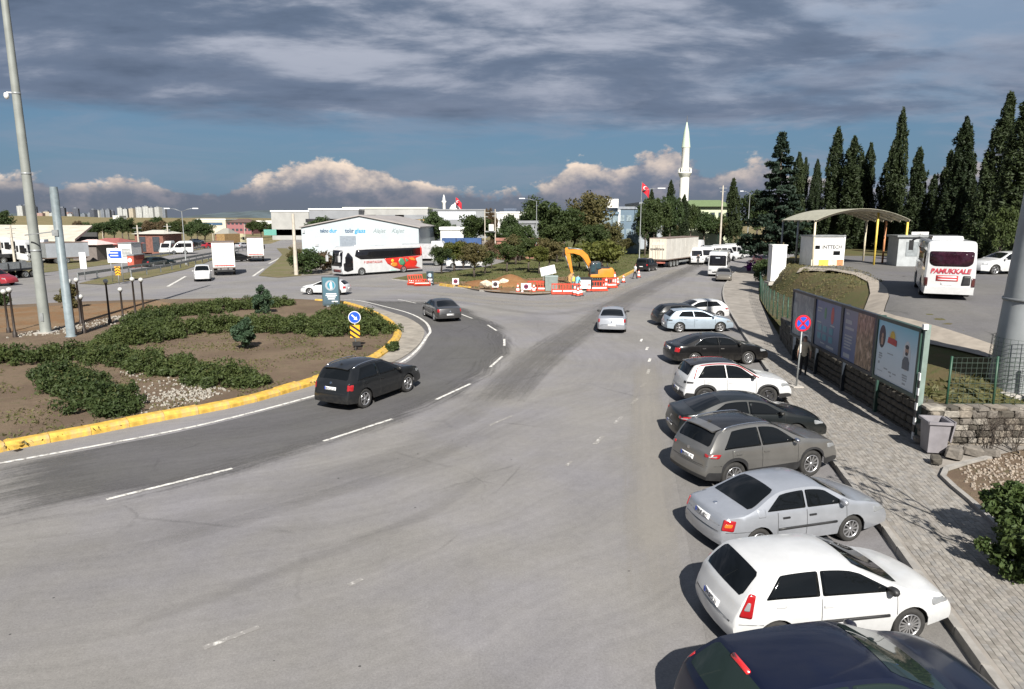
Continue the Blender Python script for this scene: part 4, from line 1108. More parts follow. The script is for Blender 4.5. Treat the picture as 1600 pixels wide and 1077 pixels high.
def clumps(cc, rr, n, squash=1.0, shell=.55):
    """n leaves round each clump centre"""
    k = len(cc); d = RNG.normal(0, 1, (k, n, 3)); d /= np.linalg.norm(d, axis=2, keepdims=True) + 1e-9
    r = (shell + (1 - shell) * RNG.random((k, n, 1))) * np.asarray(rr).reshape(k, 1, 1)
    off = d * r; off[:, :, 2] *= squash
    return (np.asarray(cc).reshape(k, 1, 3) + off).reshape(-1, 3), d.reshape(-1, 3)
L_CYP = leafmat('cypress_foliage', (0.017, 0.028, 0.012), (0.036, 0.050, 0.018), .1)
L_CED = leafmat('cedar_foliage', (0.018, 0.032, 0.021), (0.034, 0.052, 0.032), .1)
L_OLIVE = leafmat('olive_brown_foliage', (0.060, 0.062, 0.022), (0.105, 0.085, 0.035), .2)
L_GREEN = leafmat('green_foliage', (0.028, 0.044, 0.014), (0.058, 0.078, 0.023), .2)
L_LIME = leafmat('light_green_foliage', (0.065, 0.078, 0.016), (0.115, 0.115, 0.028), .25)
L_DARK = leafmat('dark_green_foliage', (0.024, 0.042, 0.015), (0.05, 0.075, 0.024), .18)
L_HEDGE = leafmat('hedge_foliage', (0.032, 0.050, 0.016), (0.068, 0.088, 0.026), .22)
L_HEDGE2 = leafmat('hedge_tip_foliage', (0.045, 0.065, 0.017), (0.075, 0.075, 0.026), .2)
L_BLUE = leafmat('blue_green_foliage', (0.030, 0.058, 0.032), (0.055, 0.09, 0.048), .18)
L_BROWN = leafmat('brown_foliage', (0.075, 0.05, 0.028), (0.11, 0.08, 0.045), .2)
def cypress_mesh(h, r, seed):
    rg = np.random.default_rng(seed); k = 340
    t = rg.random(k) ** .85; prof = np.interp(t, [0, .06, .25, .5, .75, .9, 1], [.62, .9, 1, .9, .64, .40, .10]) * r
    prof = prof * (1 + .22 * np.sin(t * 21 + seed) * np.sin(t * 9 + seed * 2)) ; a = rg.random(k) * 2 * pi
    rad = prof * np.sqrt(rg.random(k)) * np.where(rg.random(k) < .12, 1.3, 1.0)
    lean = (np.sin(t * 2.6 + seed) - np.sin(seed)) * r * .30
    cc = np.stack([rad * np.cos(a) + lean, rad * np.sin(a), .3 + t * (h - .6)], 1)
    rr = (.16 + .22 * rg.random(k)) * np.interp(t, [0, .6, 1], [1.2, .9, .5])
    c, o = clumps(cc, rr, 44, 3.4, .3); o[:, 2] = np.abs(o[:, 2]) * .3 + .2
    return leaf_mesh('crown', c, o, .17, L_CYP, 2.2, .5)
def round_mesh(r, h, seed, m, n=60, squash=.8, leaf=.26, k=46, z0=0.0, shape='ball'):
    rg = np.random.default_rng(seed); d = rg.normal(0, 1, (k, 3)); d /= np.linalg.norm(d, axis=1, keepdims=True)
    q = (rg.random((k, 1)) ** .38); lob = 1 + .28 * np.sin(d[:, :1] * 4.1 + seed) * np.sin(d[:, 1:2] * 3.7 + seed * 1.7) + .12 * np.sin(d[:, 2:] * 7 + seed); cc = d * q * lob * np.array([r, r, h / 2]) * .82; cc[:, 2] += h / 2 + z0
    if shape == 'umbrella': cc[:, 2] = z0 + h * (.55 + .45 * (1 - (np.hypot(cc[:, 0], cc[:, 1]) / r) ** 2)) - rg.random(k) * h * .45
    rr = r * (.15 + .22 * rg.random(k))
    c, o = clumps(cc, rr, n, squash, .5); o[:, 2] += .35
    return leaf_mesh('crown', c, o, leaf, m, 1.5, .45)
def trunk_mesh(h, r, seed, limbs=4, spread=1.0):
    rg = random.Random(seed); q = MB(); top = Vector((rg.uniform(-.2, .2), rg.uniform(-.2, .2), h))
    q.tube([(0, 0, -.15), (rg.uniform(-.05, .05), 0, h * .4), top], [r * 1.25, r, r * .6], 8)
    for i in range(limbs):
        a = 2 * pi * (i + rg.random() * .6) / limbs; s = Vector((0, 0, h * (.55 + .35 * rg.random()))).lerp(top, .5)
        e = s + Vector((cos(a) * spread, sin(a) * spread, spread * (.7 + .5 * rg.random())))
        q.tube([s, s.lerp(e, .5) + Vector((0, 0, .12 * spread)), e], [r * .5, r * .35, r * .15], 6)
    return q.mesh('trunk', BARK)
def tree(name, label, pos, crown, trunk, sc=(1, 1, 1), rz=None, group=None, cat='tree'):
    t = thing(name, label, cat, pos, random.random() * 6.28 if rz is None else rz, group); t.scale = sc
    if trunk: link('trunk', trunk, t)
    link('crown', crown, t); return t

# ------------------------------------------------------------------ cypresses behind the coach park
CY = [cypress_mesh(15, 1.4, s) for s in (3, 8, 15, 21, 34)]
CYT = trunk_mesh(1.8, .22, 5, 0)
cyl = [(1253, 237, 98, 1.0, 'slim cypress just right of the tall cedar, first of the row'), (1272, 256, 104, .75, 'thin short cypress in the gap between two taller cypresses left of the gate roof'),
       (1302, 201, 96, 1.25, 'broad cypress with a bent forked tip above the left end of the gate roof'), (1325, 245, 100, .8, 'dark cypress tucked behind the right shoulder of the fork tipped cypress'), (1338, 215, 94, 1.35, 'wide ragged cypress above the crown of the gate roof'),
       (1365, 222, 97, 1.0, 'narrow pointed cypress right of the wide ragged one'), (1388, 221, 95, 1.2, 'dark full cypress immediately left of the tallest slender cypress'),
       (1420, 170, 90, 1.05, 'tall slender cypress rising highest over the right end of the gate roof'), (1445, 230, 84, 1.1, 'lone leaning cypress standing apart behind the small white sign board'),
       (1502, 185, 74, 1.2, 'tall ragged cypress behind the white coach'), (1524, 272, 78, .7, 'low dark cypress at the right foot of the ragged tall cypress'), (1562, 146, 62, 1.2, 'very tall cypress left of the floodlight mast'),
       (1596, 146, 56, 1.35, 'huge cypress at the right edge behind the big tapered column'), (1153, 279, 150, 1.5, 'distant dark cypress left of the cedar beside the far road'),
       (1545, 250, 70, .9, 'short cypress filling the gap beside the floodlight mast'), (1352, 262, 102, .9, 'half hidden low cypress behind the wide ragged cypress'), (1404, 262, 99, .8, 'half hidden low cypress left of the tallest slender cypress trunk')]
for i, (px, py, Y, k, lb) in enumerate(cyl):
    p = W(px, py, Y); gz = PLAT if px > 1200 else 0.0; h = p.z - gz
    tree('cypress_tree', lb, (p.x, Y, gz), CY[i % 5], CYT, (.82 * k, .82 * k, h / 15.0), None, 'cypresses behind the coach park', 'cypress')
rc_ = random.Random(9)
for i in range(14):
    px = 1262 + i * 24 + rc_.uniform(-7, 7); Y = 112 - i * 3.2; p = W(px, rc_.uniform(226, 278) - (22 if i > 9 else 0), Y); k = rc_.uniform(.75, 1.1)
    tree('cypress_tree', 'cypress in the dark rear row behind the gate, %s from the left' % ORD[i], (p.x, Y, PLAT), CY[rc_.randrange(5)], CYT, (k * .8, k * .8, (p.z - PLAT) / 15), None, 'rear row of cypresses', 'cypress')
# low dark planting under the cypresses
UB = [round_mesh(2.4, 3.4, s, L_DARK, 60, .8, .26, 40) for s in (71, 72)]
for i, (px, Y, s, lb) in enumerate(((1275, 100, 1.2, 'dark shrub mass under the cypresses behind the gate kiosk'), (1320, 99, 1.3, 'dark shrub under the middle of the gate roof'), (1362, 98, 1.3, 'dark shrub right of centre under the gate roof'),
        (1408, 94, 1.2, 'dark shrub behind the right gate posts'), (1440, 88, 1.1, 'dark shrub behind the white sign board'), (1545, 66, 1.2, 'dark shrub right of the white coach'), (1586, 60, 1.3, 'dark shrub behind the big tapered column'), (1500, 76, 1.3, 'dark shrub behind the roof of the white coach'), (1240, 102, 1.2, 'dark shrub by the white box left of the gate'))):
    p = W(px, 400, Y); tree('shrub', lb, (p.x, Y, PLAT), UB[i % 2], None, (s * 1.2, s * 1.2, s * 1.15), None, 'shrubs under the cypresses', 'shrub')
# cedar with layered boughs
def cedar_mesh(h, r):
    rg = np.random.default_rng(5); cs, os_ = [], []
    for i in range(30):
        t = (i + .5) / 30; z = 1.6 + t * (h - 1.8); R_ = r * (1 - t) ** .8 * (.72 + .45 * rg.random()) + .15
        for b in range(rg.integers(4, 7)):
            a = rg.random() * 2 * pi; m = int(26 + R_ * 46); s = rg.random(m) ** .6
            wd = .10 + .20 * s * (1.1 - s) * R_
            x = s * R_; y = rg.normal(0, 1, m) * wd; zz = z - .30 * s * R_ * .5 + .12 * s * s * R_ + rg.normal(0, .10, m)
            cs.append(np.stack([x * cos(a) - y * sin(a), x * sin(a) + y * cos(a), zz], 1)); os_.append(np.tile([[0.2 * cos(a), .2 * sin(a), 1.0]], (m, 1)))
    return leaf_mesh('crown', np.concatenate(cs), np.concatenate(os_), .30, L_CED, 1.8, .35)
cp_ = W(1208, 424, 88); CEDZ = 1.2
tk = MB(); tk.tube([(0, 0, -.6), (0, 0, 6), (.1, 0, 15.5)], [.42, .3, .06], 8)
tree('cedar_tree', 'tall cedar with drooping layered boughs beside the gate entrance', (cp_.x, 88, CEDZ), cedar_mesh(16.6, 4.2), tk.mesh('trunk', BARK), (1, 1, 1), 0, None, 'cedar')
# ------------------------------------------------------------------ trees of the island and beyond
RB = {('ball', m.name): [round_mesh(2.2, 3.6, 40 + i + 7 * j, m, 105, .85, .17, 60) for i in range(3)] for j, m in enumerate((L_OLIVE, L_GREEN, L_LIME, L_DARK, L_BROWN))}
TKS = [trunk_mesh(2.0, .13, s, 4, .9) for s in (1, 2, 3)]
FLAT = [round_mesh(2.4, 1.7, 90 + i, L_LIME, 70, .7, .22, 44) for i in range(3)]
def bush_tree(px, py, top, wpx, m, label, group, name='tree', Y=None, trunk=True, gz=.13, flat=False, cat='tree'):
    """px,py foot of the trunk in the picture; top its highest pixel; wpx its width"""
    if Y is None: p = P(px, py, gz)
    else: p = W(px, py, Y); p.z = gz
    h = W(px, top, p.y).z - gz; wd = wpx / FPX * (p.y * cos(PITCH) + 6 * sin(PITCH))
    cl = FLAT if flat else RB[('ball', m.name)]
    t = thing(name, label, cat, (p.x, p.y, gz), random.random() * 6.28, group)
    ch, cr = (1.7, 2.4) if flat else (3.6, 2.2)
    base = h * (.34 if trunk else .0)
    c = link('crown', random.choice(cl), t, (0, 0, base)); c.scale = (wd / 2 / cr, wd / 2 / cr, (h - base) / ch)
    if trunk: k = link('trunk', random.choice(TKS), t); k.scale = (max(.6, wd / 4), max(.6, wd / 4), (base + .25 * h) / 2.6)
    return t
IG = 'trees on the excavation island'
for a in ((710, 424, 376, 44, L_LIME, 'small light green tree nearest the white van, left end of the island'), (741, 434, 378, 50, L_OLIVE, 'rounded olive tree in front of the white van on the island'), (768, 420, 372, 26, L_BROWN, 'thin brown leafless looking tree left of the island middle'),
          (792, 425, 378, 40, L_GREEN, 'loose green young tree between the heap and the far road'), (826, 424, 370, 44, L_GREEN, 'feathery green tree directly behind the earth heap'), (858, 424, 372, 46, L_OLIVE, 'olive tree behind the white information panel'),
          (846, 400, 308, 70, L_GREEN, 'tall poplar like tree with pointed top behind the excavator arm'), (880, 402, 322, 70, L_GREEN, 'wide green tree right of the pointed tree'), (918, 400, 298, 78, L_OLIVE, 'tallest olive brown tree right of the excavator arm'),
          (812, 408, 346, 50, L_DARK, 'dark bushy tree left of the tall pointed tree'), (955, 404, 345, 44, L_OLIVE, 'small olive tree before the parked cars of the blue office'), (896, 398, 340, 60, L_OLIVE, 'brownish tree low behind the excavator cab'),
          (975, 398, 372, 34, L_OLIVE, 'low bushy olive tree near the kerb before the lorry')):
    bush_tree(*a[:5], a[5], IG)
for a in ((690, 428, 384, 40, L_GREEN, 'low leafy tree at the left tip of the island'), (724, 418, 374, 44, L_OLIVE, 'olive tree between the first two island trees'), (758, 428, 392, 36, L_GREEN, 'small green bush tree left of the heap'), (806, 414, 366, 48, L_OLIVE, 'brown olive tree behind the heap'), (842, 428, 382, 40, L_LIME, 'yellow green young tree behind the information panel'), (870, 410, 350, 60, L_GREEN, 'broad green tree between the tall ones'), (930, 410, 350, 56, L_GREEN, 'green tree low right of the tallest tree'), (958, 412, 372, 44, L_OLIVE, 'bushy olive tree right of the flat topped tree'), (828, 398, 330, 46, L_DARK, 'dark slim tree left of the pointed tree'), (862, 398, 326, 40, L_OLIVE, 'olive slim tree right of the pointed tree'), (985, 392, 350, 36, L_GREEN, 'green tree before the blue office wing'), (786, 400, 360, 40, L_DARK, 'dark bush tree by the transformer poles')):
    bush_tree(*a[:5], a[5], IG)
bush_tree(940, 425, 376, 80, L_LIME, 'flat topped light green tree right behind the excavator boom', IG, flat=True)
bush_tree(905, 420, 384, 44, L_LIME, 'small light green tree behind the excavator cab', IG, flat=True)
BG = 'trees beyond the island'
for a in ((678, 388, 329, 44, L_DARK, 'round dark stone pine beside the white warehouse', 135), (742, 385, 335, 66, L_GREEN, 'wide green tree behind the blue containers', 130), (768, 384, 322, 22, L_BROWN, 'narrow brown tree between two grey utility poles', 132), (797, 384, 334, 42, L_DARK, 'dark umbrella shaped pine right of the utility poles', 135),
          (700, 384, 344, 30, L_DARK, 'small dark tree right of the stone pine', 136), (820, 382, 345, 36, L_OLIVE, 'grey olive tree before the low white sheds', 140), (505, 392, 338, 60, L_DARK, 'dark tree hidden behind the left end of the warehouse', 150),
          (1022, 374, 308, 52, L_GREEN, 'large dark green tree above the lorry trailer', 135), (1046, 374, 300, 44, L_DARK, 'tall dark tree left of the minaret', 140), (1008, 378, 322, 40, L_GREEN, 'green tree right of the blue office', 132), (1078, 374, 318, 34, L_GREEN, 'green tree in front of the minaret foot', 170),
          (1100, 372, 330, 44, L_DARK, 'dark tree before the pale green building', 170), (1128, 372, 335, 44, L_GREEN, 'low green tree right of the pale green building', 172), (1180, 385, 300, 60, L_GREEN, 'bright green tree behind the cedar', 150), (1228, 388, 318, 46, L_GREEN, 'green tree between the cedar and first cypress', 120),
          (1048, 372, 350, 40, L_OLIVE, 'ochre bush row behind the trailer roof', 160), (1142, 374, 346, 40, L_OLIVE, 'ochre bush behind the white minibuses', 168), (1560, 400, 322, 50, L_GREEN, 'light green tree below the floodlight mast', 52)):
    bush_tree(a[0], a[1], a[2], a[3], a[4], a[5], BG, Y=a[6], gz=PLAT if a[0] > 1500 else 0.0)
for px, top, k, lb in ((1050, 283, .8, 'thin cypress left of the minaret shaft'), (1068, 305, .7, 'dark thin cypress at the foot of the minaret'), (1020, 296, .6, 'thin dark conifer tip above the trailer')):
    p = W(px, top, 150); tree('cypress_tree', lb, (p.x, 150, 0), CY[2], CYT, (k * 1.3, k * 1.3, p.z / 15), None, BG, 'cypress')
# tree belts far left
rr_ = random.Random(4)
for i in range(17):
    px = 128 + i * 12 + rr_.uniform(-4, 4); Y = rr_.uniform(190, 240); m = [L_DARK, L_GREEN, L_DARK, L_BROWN, L_OLIVE][rr_.randrange(5)]
    bush_tree(px, 372, rr_.uniform(338, 349), rr_.uniform(22, 34), m, 'tree in the belt across the highway, %s from the left' % ORD[i], 'tree belt across the highway', Y=Y, gz=0)
bush_tree(8, 372, 328, 40, L_GREEN, 'green tree at the left edge above the shed roof', 'tree at the left edge', Y=180, gz=0)
for i, (px, Y) in enumerate(((408, 260), (425, 280), (438, 250), (600, 300), (395, 300))):
    bush_tree(px, 366, 345 + (i % 2) * 4, 26, [L_GREEN, L_DARK][i % 2], 'small distant tree near the end of the highway, %s from the near end' % ORD[i], 'distant trees by the highway', Y=Y, gz=0)
for a in ((482, 428, 388, 60, L_DARK, 'dense dark green bush by the utility pole before the warehouse'), (506, 424, 390, 40, L_BROWN, 'dry brown bush beside the coach front'), (462, 410, 385, 26, L_OLIVE, 'low scrub left of the utility pole'), (1190, 440, 404, 36, L_DARK, 'dark shrub at the foot of the cedar')):
    bush_tree(a[0], a[1], a[2], a[3], a[4], a[5], None, 'bush', trunk=False, gz=0.03 if a[0] < 1000 else .4, cat='bush')
# ------------------------------------------------------------------ hedges and shrubs on the roundabout
def hedge(label, pts, w, h, seed, dens=400, tips=.12):
    pts = resample(smooth_line([P(x, y, .14) for x, y in pts], 6), .35); rg = np.random.default_rng(seed); cc = []; rr2 = []
    for i, p in enumerate(pts):
        d = (pts[min(i + 1, len(pts) - 1)] - pts[max(i - 1, 0)]).normalized(); nn = Vector((-d.y, d.x, 0)); en = min(1, .55 + .12 * min(i, len(pts) - 1 - i))
        ww = w * en * (1 + .22 * math.sin(i * .55 + seed) + .12 * math.sin(i * 1.7))
        for _ in range(int(5 * w)):
            s = rg.uniform(-.5, .5); z = h * en * (1 - (2 * abs(s)) ** 3 * .55) * rg.uniform(.35, 1.0) * (1 + .16 * math.sin(i * .8 + s * 5 + seed))
            cc.append([p.x + nn.x * s * ww + rg.normal(0, .1), p.y + nn.y * s * ww + rg.normal(0, .1), .14 + max(.18, z - .15)]); rr2.append(rg.uniform(.2, .36))
    c, o = clumps(cc, rr2, dens // 6, .9, .4); o[:, 2] += .5
    me = leaf_mesh('hedge', c, o, .085, L_HEDGE, 1.8, .55)
    t = link('hedge', me); tag(t, label, 'hedge', 'clipped hedges on the roundabout')
    k = int(len(c) * tips); ix = rg.choice(len(c), k); top = c[ix]; top = top[top[:, 2] > .14 + h * .5]
    if len(top): tag(link('young_shoots', leaf_mesh('young_shoots', top + rg.normal(0, .05, top.shape) + [0, 0, .05], np.tile([[0, 0, 1.]], (len(top), 1)), .07, L_HEDGE2, 1.8, .6), t), kind='stuff')
hedge('low hedge running across the left of the roundabout, ending by the gravel patch', [(-60, 562), (40, 566), (130, 560), (220, 572), (300, 588), (360, 598), (405, 604)], 1.9, .85, 1)
hedge('hedge spur pointing down towards the yellow kerb, nearest the camera', [(80, 585), (110, 605), (150, 628), (190, 650)], 1.9, .95, 2)
hedge('upper long hedge bending behind the blue arrow sign', [(150, 545), (230, 532), (320, 518), (420, 516), (520, 521), (575, 522), (606, 516)], 2.3, 1.0, 3)
hedge('thick hedge piece behind the blue arrow sign', [(500, 500), (545, 504), (590, 510)], 2.6, 1.15, 4)
hedge('hedge piece along the back edge of the roundabout', [(205, 502), (270, 494), (340, 487), (400, 481), (455, 476)], 2.0, .9, 5)
hedge('middle hedge joining the two long hedges', [(180, 540), (215, 525), (235, 508), (250, 500)], 2.2, .95, 6)
def shrub(label, px, py, top, w, m, name='shrub', cat='shrub', gz=.14, leaf=.1, squash=1.0):
    p = P(px, py, gz); h = W(px, top, p.y).z - gz; r = w / 2 / FPX * p.y
    me = round_mesh(r, h, int(px), m, 150, squash, leaf, 40); me.name = 'crown'
    tree(name, label, (p.x, p.y, gz), me, None, (1, 1, 1), 0, None, cat)
L_BED = leafmat('bed_bush_foliage', (.035, .060, .018), (.085, .115, .035), .25)
shrub('round blue green shrub standing in the bare earth of the roundabout', 383, 545, 493, 44, L_BLUE)
shrub('small upright conifer sprouting behind the middle hedge', 409, 490, 446, 34, L_BLUE)
shrub('bushy olive shrub among the globe lamp posts', 110, 482, 444, 34, L_OLIVE)
shrub('dark shrub at the left edge by the road', 2, 478, 455, 30, L_DARK)
shrub('small weed growing against the yellow kerb end', 612, 548, 536, 24, L_GREEN, 'weed', 'weed', .06)
shrub('leafy green bush in the bed by the pavement', 1582, 850, 745, 128, L_BED, 'bush', 'bush', .15, .085)
shrub('second dark leafy bush at the right edge below the green bush', 1610, 905, 830, 140, L_BED, 'bush', 'bush', .15, .085)
# ------------------------------------------------------------------ small growth and stones, nobody could count them
from mathutils import noise as mnoise
def patchy(c, lo=-.12, s=.45): return c[[mnoise.noise((p[0] * s, p[1] * s, 3.0)) + .6 * mnoise.noise((p[0] * s * 3, p[1] * s * 3, 1.0)) + random.uniform(-.25, .25) > lo for p in c]]
def scatter(n, poly_pts, z):
    pts = []; xs = [p[0] for p in poly_pts]; ys_ = [p[1] for p in poly_pts]
    while len(pts) < n:
        x, y = random.uniform(min(xs), max(xs)), random.uniform(min(ys_), max(ys_)); ins = False; j = len(poly_pts) - 1
        for i in range(len(poly_pts)):
            if (poly_pts[i][1] > y) != (poly_pts[j][1] > y) and x < (poly_pts[j][0] - poly_pts[i][0]) * (y - poly_pts[i][1]) / (poly_pts[j][1] - poly_pts[i][1]) + poly_pts[i][0]: ins = not ins
            j = i
        if ins: pts.append((x, y, z))
    return np.array(pts)
def q2(*px): return [(p.x, p.y) for p in [P(x, y, .14) for x, y in px]]
L_STRAW = leafmat('dry_grass', (0.12, 0.10, 0.045), (0.075, 0.085, 0.03), .2)
c = scatter(15000, q2((0, 705), (60, 690), (240, 655), (495, 597), (600, 552), (615, 515), (430, 505), (250, 525), (0, 560)), .16)
c = patchy(c + RNG.normal(0, .02, c.shape), .08); o = tag(link('grass', leaf_mesh('grass', c, np.tile([[.3, -.3, .5]], (len(c), 1)), .07, L_STRAW, 2.2, .6)), kind='stuff')
c = scatter(6000, [(p.x, p.y) for p in [P(x, y, .2) for x, y in ((650, 438), (760, 452), (930, 445), (1005, 412), (1015, 385), (900, 392), (760, 420))]], .22)
o = tag(link('grass', leaf_mesh('grass', c, np.tile([[.1, -.3, .6]], (len(c), 1)), .13, leafmat('rough_grass', (.05, .07, .02), (.1, .1, .035), .2), 1.8, .6)), kind='stuff')
c = scatter(2600, q2((175, 570), (205, 600), (215, 645), (240, 652), (360, 612), (300, 590), (240, 578)), .17)
w_ = np.array([hypot(p[0] - P(300, 618, .14).x, (p[1] - P(300, 618, .14).y) * 1.3) for p in c]); c = c[(RNG.random(len(c)) < .62 * np.exp(-(w_ / 1.6) ** 2) + .05)]
GRAV = mat('white_pebbles', (.27, .25, .215), .9, var=.4, scale=20)
def stones(name, c, s, m):
    q = MB()
    for x, y, z in c:
        r = s * random.uniform(.5, 1.3); a = random.random() * 6.28
        vs = [(x + r * cos(a + k * 2.094), y + r * sin(a + k * 2.094), z - .02) for k in range(3)] + [(x + r * .6 * cos(a + 1 + k * 2.094), y + r * .6 * sin(a + 1 + k * 2.094), z + r * .6) for k in range(3)]
        q.add(vs, [(3, 4, 5), (0, 1, 3), (1, 4, 3), (1, 2, 4), (2, 5, 4), (2, 0, 5), (0, 3, 5)], False)
    return tag(q.build(name, m, fix=False), kind='stuff')
stones('gravel', c, .055, GRAV)
c = scatter(260, q2((60, 516), (130, 505), (215, 488), (210, 500), (120, 520), (0, 530)), .16); stones('gravel', c, .08, GRAV)
c = scatter(900, [(12.2, 17.9), (14.0, 19.0), (16, 19.8), (14, 14), (11.3, 14.2)], .16); stones('gravel', c, .05, mat('brown_pebbles', (.25, .21, .17), .9, var=.3, scale=20))
c = scatter(420, [(13.0, 20.6), (13.4, 24), (18, 22), (22, 22), (22, 20.5)], 1.0)
c[:, 2] = [terr(x, y) + .03 for x, y, _ in c]; o = tag(link('grass', leaf_mesh('grass', c, np.tile([[.1, -.3, .6]], (len(c), 1)), .16, L_STRAW, 2.2, .6)), kind='stuff')
c = scatter(3000, [(19, 50), (22, 59), (25.5, 68), (30, 64), (27, 52), (24, 44), (19, 40), (17.3, 42)], 1.0)
c[:, 2] = [terr(x, y) + .05 for x, y, _ in c]; o = tag(link('grass', leaf_mesh('grass', c, np.tile([[.1, -.3, .6]], (len(c), 1)), .08, L_STRAW, 2.0, .6)), kind='stuff')
# ------------------------------------------------------------------ stone wall, billboards, fence
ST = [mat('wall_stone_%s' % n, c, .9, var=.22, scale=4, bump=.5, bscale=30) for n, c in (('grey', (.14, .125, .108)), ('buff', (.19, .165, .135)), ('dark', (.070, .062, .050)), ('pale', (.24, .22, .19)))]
wall = thing('stone_wall', 'low rough stone retaining wall under the billboards, turning right behind the grey bin', 'wall', (12.95, 20.3, 0))
wp = [Vector((17.5, 20.25, 0)), Vector((12.95, 20.3, 0)), Vector((13.3, 24, 0)), Vector((14.15, 33.4, 0)), Vector((15.7, 39.2, 0))]
q = MB()
for a, b in zip(wp, wp[1:]):
    d = (b - a).normalized(); nn = Vector((d.y, -d.x, 0)); o_ = Vector(wall.location)
    A, B_ = a - o_ + nn * .18, b - o_ + nn * .18
    q.bar(A + Vector((0, 0, .6)), B_ + Vector((0, 0, .6)), .30, 1.28)
q.build('mortar_core', mat('wall_mortar', (.10, .088, .075), .95, var=.3, bump=.5), wall)
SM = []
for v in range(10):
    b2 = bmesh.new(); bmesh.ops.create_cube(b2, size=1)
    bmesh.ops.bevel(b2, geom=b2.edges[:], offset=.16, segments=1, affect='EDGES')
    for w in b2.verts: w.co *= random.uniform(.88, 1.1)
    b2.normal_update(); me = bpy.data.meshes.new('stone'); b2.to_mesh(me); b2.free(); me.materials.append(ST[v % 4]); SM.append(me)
stn = []
for a, b in zip(wp, wp[1:]):
    d = (b - a); L = d.length; d.normalize(); nn = Vector((d.y, -d.x, 0)); z = 0.0; rz = atan2(d.y, d.x)
    while z < 1.22:
        hh = random.uniform(.17, .30); s = random.uniform(-.2, 0)
        while s < L:
            w = random.uniform(.22, .5); stn.append((a + d * (s + w / 2) + Vector((0, 0, z + hh / 2)) + nn * .03, (w, .24, hh), rz)); s += w
        z += hh
    s = 0
    while s < L:
        w = random.uniform(.35, .6); stn.append((a + d * (s + w / 2) + Vector((0, 0, 1.27)) + nn * .18, (w, .5, .13), rz)); s += w
stn.sort(key=lambda t: t[0].y)
q = MB()
for i, (p, s, rz) in enumerate(stn):
    me = SM[i % 10]
    if i < 300:
        o = link('stone', SM[i % 10] if p.y < 20.6 else SM[(2, 6)[i % 2]], wall, p - Vector(wall.location), (0, 0, rz + random.uniform(-.06, .06))); o.scale = (s[0] * .96, s[1] * random.uniform(.9, 1.25), s[2] * .95)  # dark mossy stone along the billboards, with shade painted in; sunlit front paler
    else:
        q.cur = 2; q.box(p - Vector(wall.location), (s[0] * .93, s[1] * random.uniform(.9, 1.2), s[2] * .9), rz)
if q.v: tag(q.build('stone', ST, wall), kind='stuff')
for px, py, s, lb in ((1490, 712, .42, 'largest pale loose stone below the fence post'), (1462, 722, .26, 'small loose stone right of the bin wheel'), (1520, 708, .34, 'buff loose stone nearest the brambles'), (1548, 712, .28, 'loose stone at the right of the stone group')):
    o = link('loose_stone', SM[(px) % 10], None, P(px, py, .2) + Vector((0, 0, .08)), (.1, .15, px)); o.scale = (s * 1.5, s, s * .8); tag(o, lb, 'stone', 'loose stones at the foot of the wall')
# billboards
GRN = mat('dark_green_frame', (0.022, 0.055, 0.043), .45, var=.2, dirt=.2)
NAVYF = mat('dark_frame', (0.020, 0.026, 0.036), .45, var=.2)
PALEG = mat('pale_green_post', (0.16, 0.21, 0.19), .5, var=.15, dirt=.3)
A0 = Vector((12.72, 20.9, 0)); A1 = Vector((13.72, 33.2, 0)); bd = (A1 - A0); BL = bd.length / 4; bd.normalize(); brz = atan2(-bd.y, -bd.x)   # local x runs towards the camera, face to the road
def grad_mat(name, stops, axis=2, z0=0, z1=1):
    m, t, b = _base(name); oc = obj_coord(t); s = t.n('ShaderNodeSeparateXYZ', {0: oc}).outputs[axis]; f = t.m('DIVIDE', t.m('SUBTRACT', s, z0), z1 - z0, clamp=True)
    r = t.n('ShaderNodeValToRGB', {0: f}); e = r.color_ramp.elements
    for i, (p, c) in enumerate(stops):
        el = e[i] if i < 2 else e.new(p)
        el.position = p; el.color = tuple(c) + (1,)
    n = t.noise(oc, 1.8, 4, .6); t.l.new(t.mix(t.m('MULTIPLY', n, .18), r.outputs[0], (.4, .4, .42)), b.inputs['Base Color']); b.inputs['Roughness'].default_value = .35; return m
def noise_mat(name, cols, scale, dist=1.0, st=(1, 1, 1)):
    m, t, b = _base(name); oc = obj_coord(t); n = t.noise(t.mul(oc, st), scale, 5, .65, dist); r = t.n('ShaderNodeValToRGB', {0: n}); e = r.color_ramp.elements
    for i, c in enumerate(cols):
        el = e[i] if i < 2 else e.new(.5)
        el.position = .32 + .36 * i / (len(cols) - 1); el.color = tuple(c) + (1,)
    t.l.new(r.outputs[0], b.inputs['Base Color']); b.inputs['Roughness'].default_value = .4; return m
PR = {k: mat('print_' + k, c, .4, var=.1) for k, c in dict(white=(.62, .64, .66), grey=(.30, .33, .36), slate=(.10, .12, .15), green=(.07, .22, .12), red=(.45, .04, .04), yellow=(.65, .42, .04), skin=(.42, .26, .19), orange=(.6, .2, .03), dark=(.03, .03, .04), teal=(.05, .22, .3), mint=(.3, .55, .48)).items()}
SKYP = grad_mat('print_sky_blue', [(0, (.62, .66, .70)), (.55, (.60, .72, .80)), (1, (.14, .52, .70))], 2, 1.45, 3.65)
NAVYP = grad_mat('print_navy', [(0, (.05, .09, .17)), (1, (.06, .10, .27))], 2, 1.45, 3.65)
SLATEP = grad_mat('print_slate', [(0, (.04, .055, .08)), (1, (.10, .115, .14))], 2, 1.45, 3.65)
INDIGO = grad_mat('print_indigo', [(0, (.06, .10, .24)), (1, (.13, .15, .22))], 2, 1.45, 3.65)
ROOTP = noise_mat('print_roots', [(.05, .035, .025), (.24, .16, .10), (.55, .40, .30)], 2.4, 2.2, (1.6, 1, .6))
